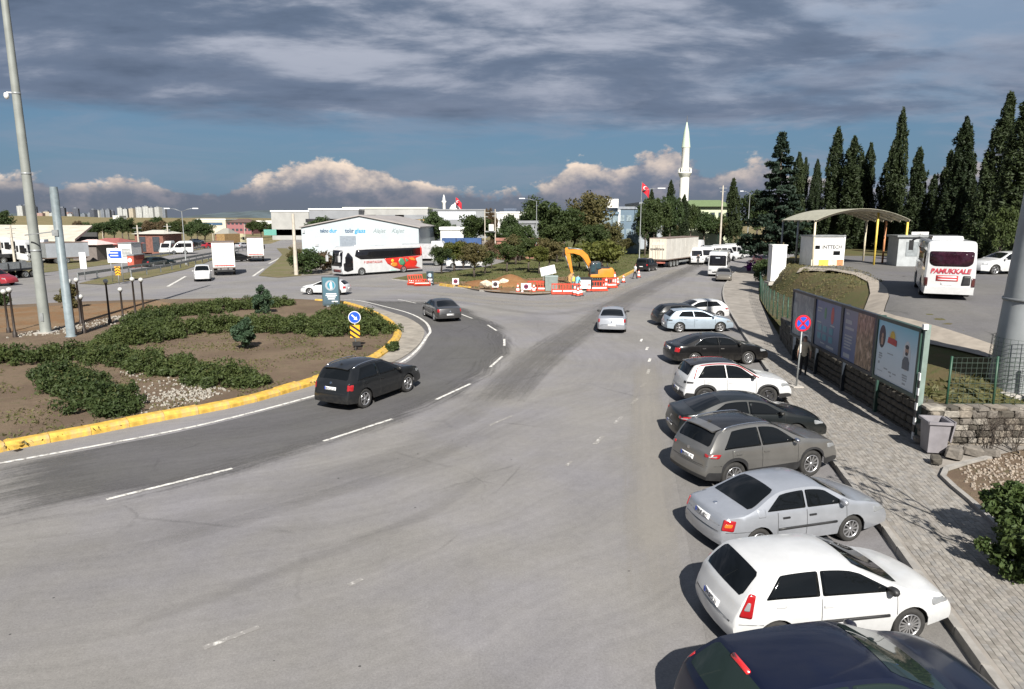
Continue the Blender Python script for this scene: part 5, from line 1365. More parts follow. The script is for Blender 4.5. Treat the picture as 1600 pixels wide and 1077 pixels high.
FOGP = noise_mat('print_fog', [(.10, .125, .15), (.19, .22, .25), (.45, .48, .50)], 1.4, 1.2)
def face(root, mb, name, m): return mb.build(name, m, root)
def bb(i, label):
    """one billboard; local x from its far end (0) to its near end (BL), face towards -y... the road"""
    base = A1 - bd * (BL * i)
    return thing('billboard', label, 'billboard', (base.x, base.y, 0), brz, 'billboards along the pavement')
ZB, ZT = 1.42, 3.66
def bb_frame(t, fm, bottom_lights=False, near_post=None):
    q = MB()
    q.box((BL / 2, .05, ZT - .06), (BL - .02, .16, .12)); q.box((BL / 2, .05, ZB + .06), (BL - .02, .16, .12)); q.box((.06, .05, (ZB + ZT) / 2), (.12, .16, ZT - ZB - .244)); q.box((BL - .06, .05, (ZB + ZT) / 2), (.12, .16, ZT - ZB - .244))
    q.build('frame', fm, t)
    b = MB(); b.box((BL / 2, .06, (ZB + ZT) / 2), (BL - .25, .08, ZT - ZB - .25)); b.build('backing', STEEL, t)
    p = MB(); p.box((.02, .20, ZT / 2 - .05), (.12, .12, ZT + .1)); p.build('post', fm, t)
def bb_print(t, m): q = MB(); q.box((BL / 2, .012, (ZB + ZT) / 2), (BL - .245, .014, ZT - ZB - .245)); q.build('poster', m, t); return t.children[-1]
def bars(t, rows, m, name='printed_lines', y=.001):
    q = MB()
    for x, z, w, h in rows: q.box((x + w / 2, y, z), (w, .004, h))
    return tag(q.build(name, m, t), kind='stuff')
F = Vector((0, -1, 0))
# local frame: after rotation by brz local +x points to the camera end, local -y points ... road side is on the left of travel, i.e. -X world
def blob(q, x, z, rx, rz_, y=.0, n=18): q.disc((x, y, z), rx, (0, -1, 0), n, rz_, .004)
t = bb(3, 'nearest billboard with sky blue poster, dark oval and a bearded man cut out'); bb_frame(t, GRN); bb_print(t, SKYP)
# right-hand edge of the poster is at the near end
q = MB(); blob(q, .48, 2.98, .24, .40); q.build('printed_oval', PR['dark'], t)
q = MB(); blob(q, .50, 3.02, .07, .09, -.004); q.box((.50, -.004, 2.82), (.16, .004, .24)); q.build('printed_figure', PR['skin'], t)
q = MB()
for k in range(14):
    a = pi * k / 13; q.add([(1.22 + .13 * cos(a), -.001, 3.05 + .10 * sin(a)), (1.22 + .36 * cos(a + .07), -.001, 3.05 + .34 * sin(a + .07)), (1.22 + .13 * cos(a + .15), -.001, 3.05 + .10 * sin(a + .15))], [(0, 1, 2)])
blob(q, 1.22, 3.08, .17, .20, -.002); q.build('printed_sunburst', PR['yellow'], t)
q = MB(); q.xprism([(.90, 2.84), (1.55, 2.80), (1.56, 2.99), (1.40, 3.03), (.95, 3.04)], -.008, -.004); q.build('printed_banner', PR['red'], t)
q = MB(); blob(q, 2.28, 2.62, .25, .50, .001); q.build('printed_halo', PR['white'], t)
q = MB(); blob(q, 2.28, 2.80, .11, .16, -.004); q.build('printed_head', PR['skin'], t)
q = MB(); q.xprism([(2.05, 2.18), (2.50, 2.18), (2.50, 2.45), (2.38, 2.60), (2.18, 2.60), (2.05, 2.45)], -.007, -.003); q.build('printed_jacket', PR['slate'], t)
q = MB(); blob(q, 2.28, 2.925, .115, .07, -.008); blob(q, 2.28, 2.70, .085, .06, -.008); q.build('printed_hair', PR['dark'], t)
bars(t, [(.34, 2.38, .24, .05), (.34, 2.30, .26, .05), (.34, 2.22, .2, .04), (.34, 2.06, .1, .09), (.95, 2.48, .42, .03), (.8, 1.92, .26, .04), (1.15, 1.86, .2, .05), (1.45, 1.86, .24, .04), (1.25, 1.74, .14, .04), (2.1, 1.98, .34, .05), (2.12, 1.90, .32, .05), (2.14, 1.82, .28, .04), (2.16, 1.70, .2, .06), (.3, 1.78, .4, .02)], PR['grey'])
q = MB()
for k in range(9): q.cur = k % 2; q.box((BL + .12, .0, .25 + k * .24), (.12, .03, .235))
q.build('striped_guard', [WHITE, INK], t)
q = MB(); q.box((BL + .06, .12, 1.9), (.11, .16, 3.8)); q.build('post', PALEG, t)
q = MB(); q.box((BL + .12, .02, 3.74), (.12, .14, .16)); q.build('lamp_box', WHITE, t)
t = bb(2, 'billboard with a picture of brown tree roots on its right half'); bb_frame(t, NAVYF); bb_print(t, INDIGO)
q = MB(); q.box((BL * .70, .001, (ZB + ZT) / 2), (BL * .46, .006, ZT - ZB - .26)); q.build('printed_roots', ROOTP, t)
bars(t, [(.35, 3.36, .3, .08), (.35, 3.05, .6, .16), (.35, 2.80, .8, .1), (.35, 2.5, .75, .06), (.35, 2.38, .7, .06), (.35, 2.26, .72, .06), (.35, 2.14, .6, .06), (.35, 2.02, .7, .06), (.35, 1.72, .6, .16)], PR['grey'])
t = bb(1, 'dark blue billboard with small green and red figures and a grid of pictures'); bb_frame(t, NAVYF); bb_print(t, NAVYP)
q = MB(); blob(q, 1.25, 3.05, .13, .26); q.build('printed_figure', PR['green'], t)
q = MB(); blob(q, 2.05, 3.05, .16, .36); q.build('printed_figure', PR['red'], t)
q = MB()
for x in (.7, 1.3, 2.0):
    for z in (2.38, 2.02): q.box((x, .0, z), (.42, .004, .26))
q.build('printed_picture', PR['teal'], t)
bars(t, [(.35, 3.2, .5, .06), (.35, 3.08, .4, .05), (1.6, 1.70, .8, .10), (.9, 1.75, .5, .05), (.35, 2.6, .5, .05), (1.9, 2.62, .45, .05)], PR['grey'])
q = MB(); q.box((1.45, .0, 1.47), (.22, .02, .10)); q.box((1.75, .0, 1.47), (.18, .02, .10)); q.box((2.5, .0, 1.47), (.8, .02, .07)); q.build('white_tag', WHITE, t)
t = bb(0, 'farthest billboard, misty dark grey poster beyond the no stopping sign'); bb_frame(t, NAVYF); bb_print(t, FOGP)
bars(t, [(1.8, 1.72, .7, .12), (1.8, 1.9, .4, .05)], PR['white'])
# green wire fences
FG = mat('green_fence_paint', (0.014, 0.055, 0.032), .5, var=.2, dirt=.2)
WIRE = mat('fence_wire', (0.045, 0.065, 0.052), .5, var=.2)
def fence(label, pts, h, group=None, spacing=2.2, bent=None, wire=.16):
    pts = [Vector(p) for p in pts]; t = thing('wire_fence', label, 'fence', pts[0], 0, group); o_ = pts[0]
    ps = []
    for a, b in zip(pts, pts[1:]):
        n = max(1, round((b - a).length / spacing))
        for k in range(n): ps.append(a.lerp(b, k / n))
    ps.append(pts[-1])
    for i, p in enumerate(ps):
        z = p.z; lean = random.uniform(-.05, .05)
        q = MB(); q.tube([p - o_ + Vector((0, 0, -.3)), p - o_ + Vector((lean, 0, h))], .038, 6); q.build('post', FG, t)
        if i < len(ps) - 1:
            b = ps[i + 1]; d = b - p; L = d.length; n = max(2, int(L / wire)); q = MB()
            for k in range(1, n): c = p.lerp(b, k / n) - o_; q.bar(c + Vector((0, 0, .05)), c + Vector((0, 0, h - .05)), .009)
            m = int(h / wire)
            for k in range(m + 1): zz = Vector((0, 0, .05 + (h - .1) * k / m)); q.bar(p - o_ + zz, b - o_ + zz, .012 if k % 4 == 0 else .008)
            q.build('wire_panel', WIRE, t)
    return t
fence('green wire fence on the stone wall beside the big tapered column', [(13.55, 20.62, 1.3), (15.0, 20.6, 1.3), (17.6, 20.5, 1.3)], 1.55, 'green wire fences', 1.5)
fence('green wire fence along the dry grass mound beyond the billboards', [(14.6, 34.2, 1.3), (16.1, 39.5, .85), (18.5, 48.8, .4), (21.4, 58.5, .25)], 1.7, 'green wire fences', 2.4, wire=.25)
fence('green wire fence bending round the far end of the mound', [(21.4, 58.5, .25), (24.4, 67.2, .2), (26.6, 70.5, .6)], 1.7, 'green wire fences', 2.4, wire=.3)
fence('long green fence beyond the white minibuses', [tuple(W(1076, 368, 165))[:2] + (0,), tuple(W(1122, 368, 165))[:2] + (0,)], 3.4, 'green wire fences', 3.0, wire=.5)
# ------------------------------------------------------------------ columns and poles
col = thing('mast', 'huge tapered white column standing behind the fence at the right edge', 'column', (16.95, 22.0, 1.45))
q = MB(); q.lathe([(1.02, -.6), (1.0, .3), (.62, 7.5), (.36, 15), (.14, 24)], 40); q.build('shaft', mat('white_column_paint', (.30, .32, .33), .5, var=.14, scale=.8, dirt=.25, dcol=(.32, .3, .27)), col)
q = MB()
for k in range(30):
    a = 2 * pi * k / 30; q.bar((1.09 * cos(a), 1.09 * sin(a), .1), (1.02 * cos(a), 1.02 * sin(a), 1.75), .009)
for k in range(12):
    z = .15 + k * .145
    for j in range(30):
        a, b = 2 * pi * j / 30, 2 * pi * (j + 1) / 30; rr = 1.09 - .07 * z / 1.75; q.bar((rr * cos(a), rr * sin(a), z), (rr * cos(b), rr * sin(b), z), .008)
tag(q.build('wire_guard', WIRE, col), None)
for z_, r_ in ((3.0, .885), (7.5, .625), (12.0, .47)): q = MB(); q.lathe([(r_, z_ - .05), (r_ + .018, z_ - .04), (r_ + .018, z_ + .04), (r_, z_ + .05)], 40); q.build('weld_collar', STEEL, col)
q = MB(); q.lathe([(1.2, -.5), (1.2, .02), (1.0, .04)], 40); q.build('footing', CONC, col)
def pole_from(px, py, top, r0, r1, gz=.14):
    p = P(px, py, gz); return p, W(px, top, p.y).z - gz
p = P(72, 520, .14); t = thing('camera_mast', 'tall thick grey mast with a white camera, left of the roundabout', 'mast', p)
q = MB(); q.lathe([(.34, 0), (.30, .15), (.30, 1.2), (.20, 17), (.12, 26)], 20); q.build('shaft', mat('grey_mast', (.215, .23, .215), .5, var=.12, scale=1, dirt=.25), t)
q = MB(); q.box((0, 0, -.02), (.95, .95, .16)); q.build('base_plate', CONC, t)
q = MB(); q.box((.05, -.285, 1.0), (.2, .06, .5)); q.build('access_hatch', STEEL, t)
for z_ in (5.0, 9.5, 14.0): r_ = .30 - (z_ - 1.2) * .1 / 15.8; q = MB(); q.lathe([(r_, z_ - .06), (r_ + .015, z_ - .05), (r_ + .015, z_ + .05), (r_, z_ + .06)], 20); q.build('joint_collar', STEEL, t)
zc = W(30, 155, p.y).z; q = MB(); q.bar((-.1, -.1, zc + .2), (-.42, -.2, zc + .2), .06); q.lathe([(.001, .2), (.11, .16), (.14, 0), (.11, -.12), (.001, -.2)], 14, (-.44, -.2, zc)); q.build('camera', WHITE, t)
p = P(111, 526, .14); t = thing('steel_post', 'shorter blue grey steel post with a cut top right of the thick mast', 'post', p)
zt = W(88, 296, p.y).z; q = MB(); q.lathe([(.30, 0), (.30, .04), (.23, .05), (.225, zt - .3), (.20, zt)], 16); q.build('shaft', mat('blue_grey_steel', (.155, .19, .205), .5, var=.15, dirt=.25), t)
q = MB(); z1 = W(92, 365, p.y).z; q.bar((0, 0, z1), (-2.4, .6, z1 - .25), .06); q.box((-.05, -.1, z1 - .1), (.35, .35, .35)); q.build('bracket_arm', STEEL, t)
# globe lamp posts on the roundabout
DKP = mat('dark_brown_post', (0.030, 0.022, 0.018), .5, var=.2); GLOBE = mat('white_globe', (.45, .45, .43), .25, var=.03)
def globe_lamp(px, py, top, label, gz=.14):
    p = P(px, py, gz); h = W(px, top, p.y).z - gz; t = thing('globe_lamp', label, 'lamp post', p, 0, 'globe lamp posts on the roundabout')
    q = MB(); q.lathe([(.13, 0), (.12, .25), (.07, .35), (.055, h - .35), (.09, h - .32), (.09, h - .28)], 10); q.build('post', DKP, t)
    q = MB(); q.lathe([(.001, h), (.10, h - .03), (.155, h - .13), (.155, h - .18), (.11, h - .26), (.06, h - .3)], 14); q.build('globe', GLOBE, t)
for a in ((14, 520, 452, 'globe lamp post at the far left, first of its pair'), (24, 527, 449, 'globe lamp post at the far left, second of its pair'), (117, 521, 436, 'globe lamp post hidden right behind the blue grey post'), (127, 507, 434, 'slim globe lamp post just right of the blue grey post'), (132, 521, 460, 'short globe lamp post right of the blue grey post'),
          (172, 506, 436, 'globe lamp post standing alone in the orange soil'), (193, 504, 449, 'globe lamp post third from the hedge corner'), (213, 503, 433, 'globe lamp post with a broken brown globe'), (226, 500, 434, 'globe lamp post nearest the back hedge')): globe_lamp(*a)
# street lights and utility poles
def street_light(label, px, py, top, arm, Y=None, gz=0.0, double=False, group='street lights', r=.1, name='street_lamp'):
    if Y is None: p = P(px, py, gz)
    else: p = W(px, 400, Y); p.z = gz
    h = W(px, top, p.y).z - gz; t = thing(name, label, 'street lamp', p, 0, group)
    q = MB(); q.lathe([(r * 1.7, 0), (r * 1.6, .3), (r, .5), (r * .55, h)], 10); q.build('pole', STEEL, t)
    for s in ((arm, -arm) if double else (arm,)):
        q = MB(); q.tube([(0, 0, h - .1), (s * .5, 0, h + .28), (s, 0, h + .4)], r * .4, 6); a = q.build('arm', STEEL, t)
        q = MB(); q.box((s * 1.15, 0, h + .40), (abs(s) * .45, .3, .14)); q.build('lamp_head', mat('lamp_head_white', (.7, .71, .72), .4, var=.05), a)
street_light('double armed street lamp beside the highway guard rail', 291, 414, 330, 1.9, double=True)
street_light('street lamp at the kerb behind the lorry trailer', 999, 378, 298, 3.0, Y=122)
street_light('street lamp behind the pointed tree on the island', 838, 372, 314, -2.2, Y=120)
street_light('lamp post right of the distant cypress by the minibuses', 1166, 372, 302, -1.5, Y=140)
t = street_light('floodlight mast between the tall cypresses at the right', 1558, 400, 250, .8, Y=58, gz=PLAT, double=True)
def utility(label, px, py, top, Y=None, r=.13, cross=True, m=None, gz=0.0):
    if Y is None: p = P(px, py, gz)
    else: p = W(px, 400, Y); p.z = gz
    h = W(px, top, p.y).z - gz; t = thing('utility_pole', label, 'utility pole', p, 0, 'utility poles')
    q = MB(); q.lathe([(r, 0), (r * .62, h)], 8); q.build('pole', m or mat('pale_concrete_pole', (.42, .38, .32), .85, var=.15, dirt=.2), t)
    if cross: q = MB(); q.box((0, 0, h - .5), (1.6, .1, .1)); q.box((0, 0, h - 1.2), (1.1, .1, .1)); q.build('crossarm', STEEL, t)
utility('leaning pale concrete utility pole before the warehouse', 463, 430, 334, r=.28, cross=False)
utility('left pole of the transformer pair behind the island trees', 758, 390, 328, 125); utility('right pole of the transformer pair behind the island trees', 774, 390, 327, 125)
for a in ((24, 416, 352, 'pale pole before the white lorry in the yard'), (219, 404, 352, 'concrete pole right of the red container'), (265, 396, 350, 'concrete pole before the white vans'), (1124, 372, 290, 'tall concrete pole before the pale green building')):
    utility(a[3], a[0], a[1], a[2], Y=None if a[0] < 1000 else 138, r=.2 if a[0] < 1000 else .22)
for i, (px, Y) in enumerate(((164, 230), (238, 220), (270, 250), (335, 215), (385, 230))): utility('thin pole at the belt of trees across the highway, %s from the left' % ORD[i], px, 380, 350, Y, .13, False)
tb_ = W(766, 362, 124.6); t = thing('transformer', 'grey transformer on the platform between the two utility poles', 'transformer', (tb_.x, 124.6, tb_.z)); q = MB(); q.box((0, 0, 0), (1.9, .25, .2)); q.build('platform', STEEL, t); q = MB(); q.box((.2, 0, .7), (.9, .7, 1.2)); q.build('tank', mat('transformer_grey', (.5, .5, .48), .5), t)
# ------------------------------------------------------------------ gate canopy, kiosk, signs
CREAM = mat('cream_metal', (.52, .46, .34), .5, var=.15, dirt=.3); RUST = mat('orange_post', (.45, .20, .09), .6, var=.2, dirt=.2); YELP = mat('yellow_post', (.60, .44, .08), .5, var=.15)
ROOFU = mat('roof_sheet', (.33, .32, .25), .6, var=.12, dirt=.25)
ca = P(1267, 416, PLAT); cb = W(1418, 400, ca.y)
t = thing('gate_roof', 'arched cream roof over the coach park gate on slim posts', 'gate canopy', (ca.x, ca.y, PLAT), R(2))
SPN = cb.x - ca.x; DEP = 6.5; HE = 3.8; RISE = .98
def arch(u): return (u * SPN, HE + RISE * (1 - (2 * u - 1) ** 2))
N_ = 16
for j in range(N_):
    a, b = arch(j / N_), arch((j + 1) / N_); q = MB()
    q.add([(a[0], -.3, a[1] + .12), (b[0] * .999, -.3, b[1] + .12), (b[0] * .999, DEP, b[1] + .12), (a[0], DEP, a[1] + .12), (a[0], -.3, a[1] + .09), (b[0] * .999, -.3, b[1] + .09), (b[0] * .999, DEP, b[1] + .09), (a[0], DEP, a[1] + .09)],
          [(0, 1, 2, 3), (7, 6, 5, 4), (0, 4, 5, 1), (1, 5, 6, 2), (2, 6, 7, 3), (3, 7, 4, 0)]); q.build('roof_sheet', ROOFU, t)
for k in range(6):
    q = MB(); y = DEP * k / 5
    pts = [(arch(j / 20)[0], y, arch(j / 20)[1]) for j in range(21)]
    for a, b in zip(pts, pts[1:]): q.bar(a, b, .10, .14 if k else .2)
    q.build('arch_rib', CREAM, t)
for j in range(1, 9):
    x, z = arch(j / 9); q = MB(); q.bar((x, .1, z + .04), (x, DEP, z + .04), .06); q.build('purlin', CREAM, t)
for x, y, m in ((.1, 0, CREAM), (.1, DEP / 2, STEEL), (.1, DEP, STEEL), (SPN - .1, 0, YELP), (SPN - .1, DEP / 2, RUST), (SPN - .1, DEP, CREAM), (SPN - 2.4, .6, YELP), (1.6, DEP, CREAM)):
    z = arch(x / SPN)[1]; q = MB(); q.tube([(x, y, -.1), (x, y, z)], .09, 8); q.build('post', m, t)
kp_ = P(1291, 416, PLAT); t = thing('kiosk', 'small white gate kiosk with dark lettering and a painted base', 'kiosk', (kp_.x, kp_.y + 1.2, PLAT), R(4))
kb_ = bmesh.new(); bmesh.ops.create_cube(kb_, size=1)
for v in kb_.verts: v.co = Vector((v.co.x * 2.75, v.co.y * 2.2, (v.co.z + .5) * 2.5 + .02))
bm_obj(kb_, 'wall', WHITE, t)
q = MB(); q.box((0, 0, 2.58), (2.95, 2.4, .12)); q.build('roof', STEEL, t)
q = MB(); q.box((0, -1.14, .28), (2.9, .08, .56)); q.build('base_band', mat('cream_paint', (.62, .55, .42), .6, dirt=.2), t)
q = MB(); q.box((-.35, -1.19, .28), (.85, .02, .54)); q.build('yellow_stripe', YELP, t); q = MB(); q.box((1.12, -1.19, .28), (.55, .02, .54)); q.build('orange_stripe', RUST, t)
q = MB(); q.box((-.95, -1.115, 1.62), (.42, .03, .3)); q.box((.8, -1.115, 1.12), (.6, .03, .34)); q.build('window', GLASS, t)
text('INTTECH', .42, INK, t, (.35, -1.112, 1.62), (R(90), 0, 0), 'lettering', .004, bold=.008)
q = MB(); q.box((1.40, -1.05, 1.3), (.16, .2, 2.7)); q.build('corner_post', WHITE, t)
kp_ = W(1216, 382, 62); cz_ = terr(kp_.x, 62); ch_ = kp_.z - cz_; t = thing('cabinet', 'plain white upright cabinet standing left of the gate kiosk', 'cabinet', (kp_.x, 62, cz_)); q = MB(); q.box((0, 0, ch_ / 2 - .1), (1.3, .9, ch_)); q.build('housing', WHITE, t); q = MB(); q.box((0, 0, ch_ - .06), (1.4, 1.0, .1)); q.build('lid', WHITE, t); q = MB(); q.box((0, 0, -.3), (1.7, 1.2, .3)); q.build('plinth', CONC, t)
kp_ = P(1428, 417, PLAT); t = thing('guard_hut', 'grey guard hut with large windows beside the right gate posts', 'hut', (kp_.x + .3, kp_.y + 1.0, PLAT), R(-8))
q = MB(); q.box((0, 0, 1.25), (3.2, 2.2, 2.5)); q.build('wall', mat('hut_grey', (.33, .35, .36), .6, var=.1), t); q = MB(); q.box((0, 0, 2.58), (3.6, 2.6, .15)); q.build('roof', STEEL, t)
q = MB(); q.box((-.5, -1.11, 1.5), (.95, .04, 1.2)); q.build('window', mat('pale_glass', (.22, .24, .25), .1, var=.2), t); q = MB(); q.box((.85, -1.11, 1.45), (1.3, .04, 1.2)); q.build('window', GLASS, t)
q = MB(); q.box((.7, -1.35, .45), (.7, .4, .9)); q.build('white_box', WHITE, t)
kp_ = W(1437, 369, 61); t = thing('sign_board', 'small white sign board with two lines above the guard hut', 'sign', (kp_.x, 61, PLAT)); q = MB(); q.box((0, 0, kp_.z - PLAT), (1.5, .08, .72)); q.build('panel', WHITE, t); q = MB()
for x in (-.6, .6): q.tube([(x, .08, 0), (x, .08, kp_.z - PLAT + .3)], .04, 6)
q.build('leg', STEEL, t)
text('GIRIS', .26, INK, t, (0, -.045, kp_.z - PLAT + .15), (R(90), 0, 0)); text('OTOPARK', .24, INK, t, (0, -.045, kp_.z - PLAT - .17), (R(90), 0, 0))
# ------------------------------------------------------------------ road signs
p = P(556, 548, .14); t = thing('road_sign', 'blue round arrow sign above a yellow and black hazard board on the roundabout', 'road sign', p, R(8))
zs = W(555, 496, p.y).z - .14; zh = W(555, 518, p.y).z - .14
q = MB(); q.tube([(0, .03, 0), (0, .03, zs + .25)], .035, 8); q.build('pole', STEEL, t)
q = MB(); q.disc((0, -.012, zs), .325, (0, -1, 0), 28, th=.02); q.build('white_rim', WHITE, t)
q = MB(); q.disc((0, -.022, zs), .29, (0, -1, 0), 28, th=.006); q.build('blue_disc', BLUEM, t)
q = MB(); a = R(-45); rot = lambda x, z: (x * cos(a) - z * sin(a), -.028, zs + x * sin(a) + z * cos(a))
q.add([rot(-.2, .035), rot(.04, .035), rot(.04, .11), rot(.21, 0), rot(.04, -.11), rot(.04, -.035), rot(-.2, -.035)], [list(range(7))]); q.build('arrow', WHITE, t)
q = MB(); q.box((0, -.01, zh), (.50, .02, .68)); q.build('hazard_board', mat('hazard_yellow', (.75, .36, .02), .45, var=.08), t)
q = MB()
cl_ = lambda z: max(zh - .34, min(zh + .34, z))
for k in range(4):
    for j in range(10):
        xa, xb = -.25 + .05 * j, -.2 + .05 * j; f_ = lambda x: zh + .44 - k * .27 - (x + .25) * .75
        a_, b_ = (cl_(f_(xa)), cl_(f_(xa) - .13)), (cl_(f_(xb)), cl_(f_(xb) - .13))
        if a_[0] - a_[1] + b_[0] - b_[1] > .01: q.add([(xa, -.024, a_[0]), (xa, -.024, a_[1]), (xb, -.024, b_[1]), (xb, -.024, b_[0])], [(0, 1, 2, 3)])
q.build('hazard_stripe', INK, t)
q = MB(); zz = W(560, 537, p.y).z - .14; q.box((.06, -.04, max(.3, zz)), (.42, .12, .2)); q.build('control_box', BLACK, t)
p = P(1244, 604, .14); t = thing('road_sign', 'round red and blue no stopping sign on a thin pole by the billboards', 'road sign', p, R(6))
zs = W(1255, 505, p.y).z - .14; q = MB(); q.tube([(0, 0, 0), (.04, 0, zs * .5), (.07, .0, zs + .3)], .035, 8); q.build('pole', STEEL, t)
q = MB(); q.disc((.06, -.05, zs), .34, (0, -1, 0), 30, th=.02); q.build('red_disc', mat('sign_red', (.50, .015, .03), .4), t)
q = MB(); q.disc((.06, -.058, zs), .26, (0, -1, 0), 28, th=.006); q.build('blue_disc', BLUEM, t)
q = MB()
for s in (1, -1): q.bar((.06 - .2, -.062, zs - s * .2), (.06 + .2, -.062, zs + s * .2), .006, .075)
q.build('red_bar', mat('sign_red', (.5, .015, .03)), t)
q = MB(); q.box((0, 0, -.0), (.45, .45, .06)); q.build('footing', CONC, t); q = MB(); q.box((.03, -.05, 1.62), (.05, .05, .35)); q.build('white_plate', WHITE, t)
def ad_stand(label, px, py, top, w, main, rz=0, gz=.02):
    p = P(px, py, gz); h = W(px, top, p.y).z - gz; wd = w / FPX * p.y; t = thing('advert_stand', label, 'advertising stand', p, rz)
    q = MB(); q.box((0, .08, h * .54), (wd, .22, h * .9)); q.build('case', mat('stand_case', (.05, .075, .085), .4, var=.1), t)
    q = MB(); q.box((0, .08, h * .05), (wd * .55, .2, h * .12)); q.build('foot', STEEL, t)
    q = MB(); q.box((0, -.04, h * .55), (wd * .88, .02, h * .82)); q.build('poster', main, t)
    q = MB(); q.disc((0, -.055, h * .72), wd * .30, (0, -1, 0), 20, th=.004); q.build('printed_ring', PR['grey'], t)
    q = MB(); q.disc((wd * .04, -.06, h * .72), wd * .22, (0, -1, 0), 20, th=.004); q.build('printed_disc', PR['teal'], t)
    q = MB(); q.xprism([(0, h * .60), (wd * .12, h * .62), (wd * .10, h * .80), (wd * .02, h * .84), (-wd * .04, h * .76)], -.068, -.064); q.build('printed_figure', PR['white'], t)
    q = MB()
    for z, ww in ((.46, .6), (.41, .66), (.36, .5), (.30, .4)): q.box((wd * .03, -.055, h * z), (wd * ww, .006, h * .03))
    q.box((wd * .22, -.055, h * .22), (wd * .35, .006, h * .035)); q.build('printed_line', PR['white'], t)
ad_stand('tall teal advertising stand at the back corner of the roundabout', 518, 482, 432, 27, grad_mat('print_teal', [(0, (.03, .05, .07)), (1, (.04, .17, .23))], 2, 0, 3))
ad_stand('small dark advertising stand beside the fallen red barriers', 672, 446, 424, 11, mat('print_black', (.02, .03, .04), .4), 0)
p = P(184, 441, .05); t = thing('road_sign', 'white and blue direction sign left of the highway', 'road sign', p); z1 = W(184, 400, p.y).z
q = MB(); q.box((0, 0, z1), (1.7, .08, 1.6)); q.build('panel', WHITE, t); q = MB(); q.xprism([(-.75, z1 + .05), (-.45, z1 + .5), (.75, z1 + .5), (.75, z1 - .3), (-.5, z1 - .3)], -.06, -.045); q.build('blue_arrow', BLUEM, t)
q = MB(); q.box((-.1, -.065, z1 + .28), (1.0, .006, .12)); q.box((-.05, -.065, z1 - .02), (.9, .006, .12)); q.build('printed_line', WHITE, t); q = MB()
for x in (-.6, .6): q.tube([(x, .08, 0), (x, .08, z1)], .05, 6)
q.build('leg', STEEL, t)
p = P(186, 444, .05); t = thing('road_sign', 'yellow and black chevron board at the tip of the highway median', 'road sign', p); z1 = W(186, 424, p.y).z
q = MB(); q.box((0, 0, z1), (.6, .05, .95)); q.build('hazard_board', mat('hazard_yellow', (.75, .36, .02)), t); q = MB()
for k in (-1, 0, 1):
    zz = z1 + k * .3
    for s in (-1, 1): q.add([(0, -.03, zz + .06), (s * .3, -.03, zz - .14), (s * .3, -.03, zz - .02), (0, -.03, zz + .18)], [(0, 1, 2, 3)])
q.build('chevron', INK, t); q = MB(); q.tube([(0, .04, 0), (0, .04, z1)], .05, 6); q.build('pole', STEEL, t)
p = P(133, 438, .05); t = thing('road_sign', 'white board on a thin post at the left roadside', 'road sign', p); z1 = W(133, 408, p.y).z
q = MB(); q.box((0, 0, z1), (.75, .06, 1.9)); q.build('panel', mat('faded_white', (.6, .6, .62), .5, var=.1), t); q = MB(); q.tube([(0, .05, 0), (0, .05, z1)], .05, 6); q.build('pole', STEEL, t)
# guard rails
def rail(label, pts, h=.75):
    pts = resample([P(x, y, 0) for x, y in pts], 4.0); t = thing('guard_rail', label, 'guard rail', pts[0], 0, 'highway guard rails'); o_ = pts[0]
    q = MB()
    for a, b in zip(pts, pts[1:]): q.bar(a - o_ + Vector((0, 0, h)), b - o_ + Vector((0, 0, h)), .08, .34)
    q.build('beam', STEEL, t)
    for p in pts: q = MB(); q.box(p - o_ + Vector((0, .1, h / 2)), (.12, .12, h)); q.build('post', STEEL, t)
rail('guard rail on the far side of the highway median', [(122, 439), (180, 430), (250, 418), (332, 402), (385, 391)])
rail('guard rail on the near side of the highway median', [(205, 434), (262, 424), (333, 407), (372, 399)])
rail('red and white barrier along the far edge of the highway', [(200, 407), (262, 400), (334, 386)], .5)
# ------------------------------------------------------------------ buildings
def gable(label, name, x0, x1, y0, y1, ze, zr, mw, mr, cat='building', rz=0, over=.3):
    """hall with its gable towards the camera"""
    cx, cy = (x0 + x1) / 2, (y0 + y1) / 2; w, d = x1 - x0, y1 - y0
    t = thing(name, label, cat, (cx, cy, 0), rz)
    q = MB(); q.xprism([(-w / 2, -.1), (w / 2, -.1), (w / 2, ze), (0, zr), (-w / 2, ze)], -d / 2, d / 2); wl = q.build('wall', mw, t)
    sl_ = hypot(w / 2, zr - ze); q = MB()
    for s in (-1, 1):
        q.add([(s * (w / 2 + over), -d / 2 - over, ze - over * (zr - ze) / (w / 2) + .05), (0, -d / 2 - over, zr + .05), (0, d / 2 + over, zr + .05), (s * (w / 2 + over), d / 2 + over, ze - over * (zr - ze) / (w / 2) + .05),
               (s * (w / 2 + over), -d / 2 - over, ze - over * (zr - ze) / (w / 2) + .22), (0, -d / 2 - over, zr + .22), (0, d / 2 + over, zr + .22), (s * (w / 2 + over), d / 2 + over, ze - over * (zr - ze) / (w / 2) + .22)],
              [(0, 1, 2, 3), (7, 6, 5, 4), (0, 4, 5, 1), (3, 2, 6, 7), (0, 3, 7, 4), (1, 5, 6, 2)], False)
    q.build('roof', mr, t); return t, w, d
HALLW = mat('white_wall', (.37, .42, .445), .6, var=.04, scale=.5, dirt=.12, dcol=(.45, .47, .48))
ROOFG = mat('grey_roof', (.28, .26, .25), .7, var=.15, scale=.4); ROOFR = mat('red_roof', (.27, .085, .075), .8, var=.2, scale=.5, bump=.3)
a, b = W(473, 400, 112), W(655, 400, 112); ze = W(473, 356, 112).z; zr = W(560, 338, 112).z
t, w, d = gable('white gabled warehouse with blue and grey company names', 'warehouse', a.x, b.x, 112, 150, ze, zr, HALLW, ROOFG, rz=0)
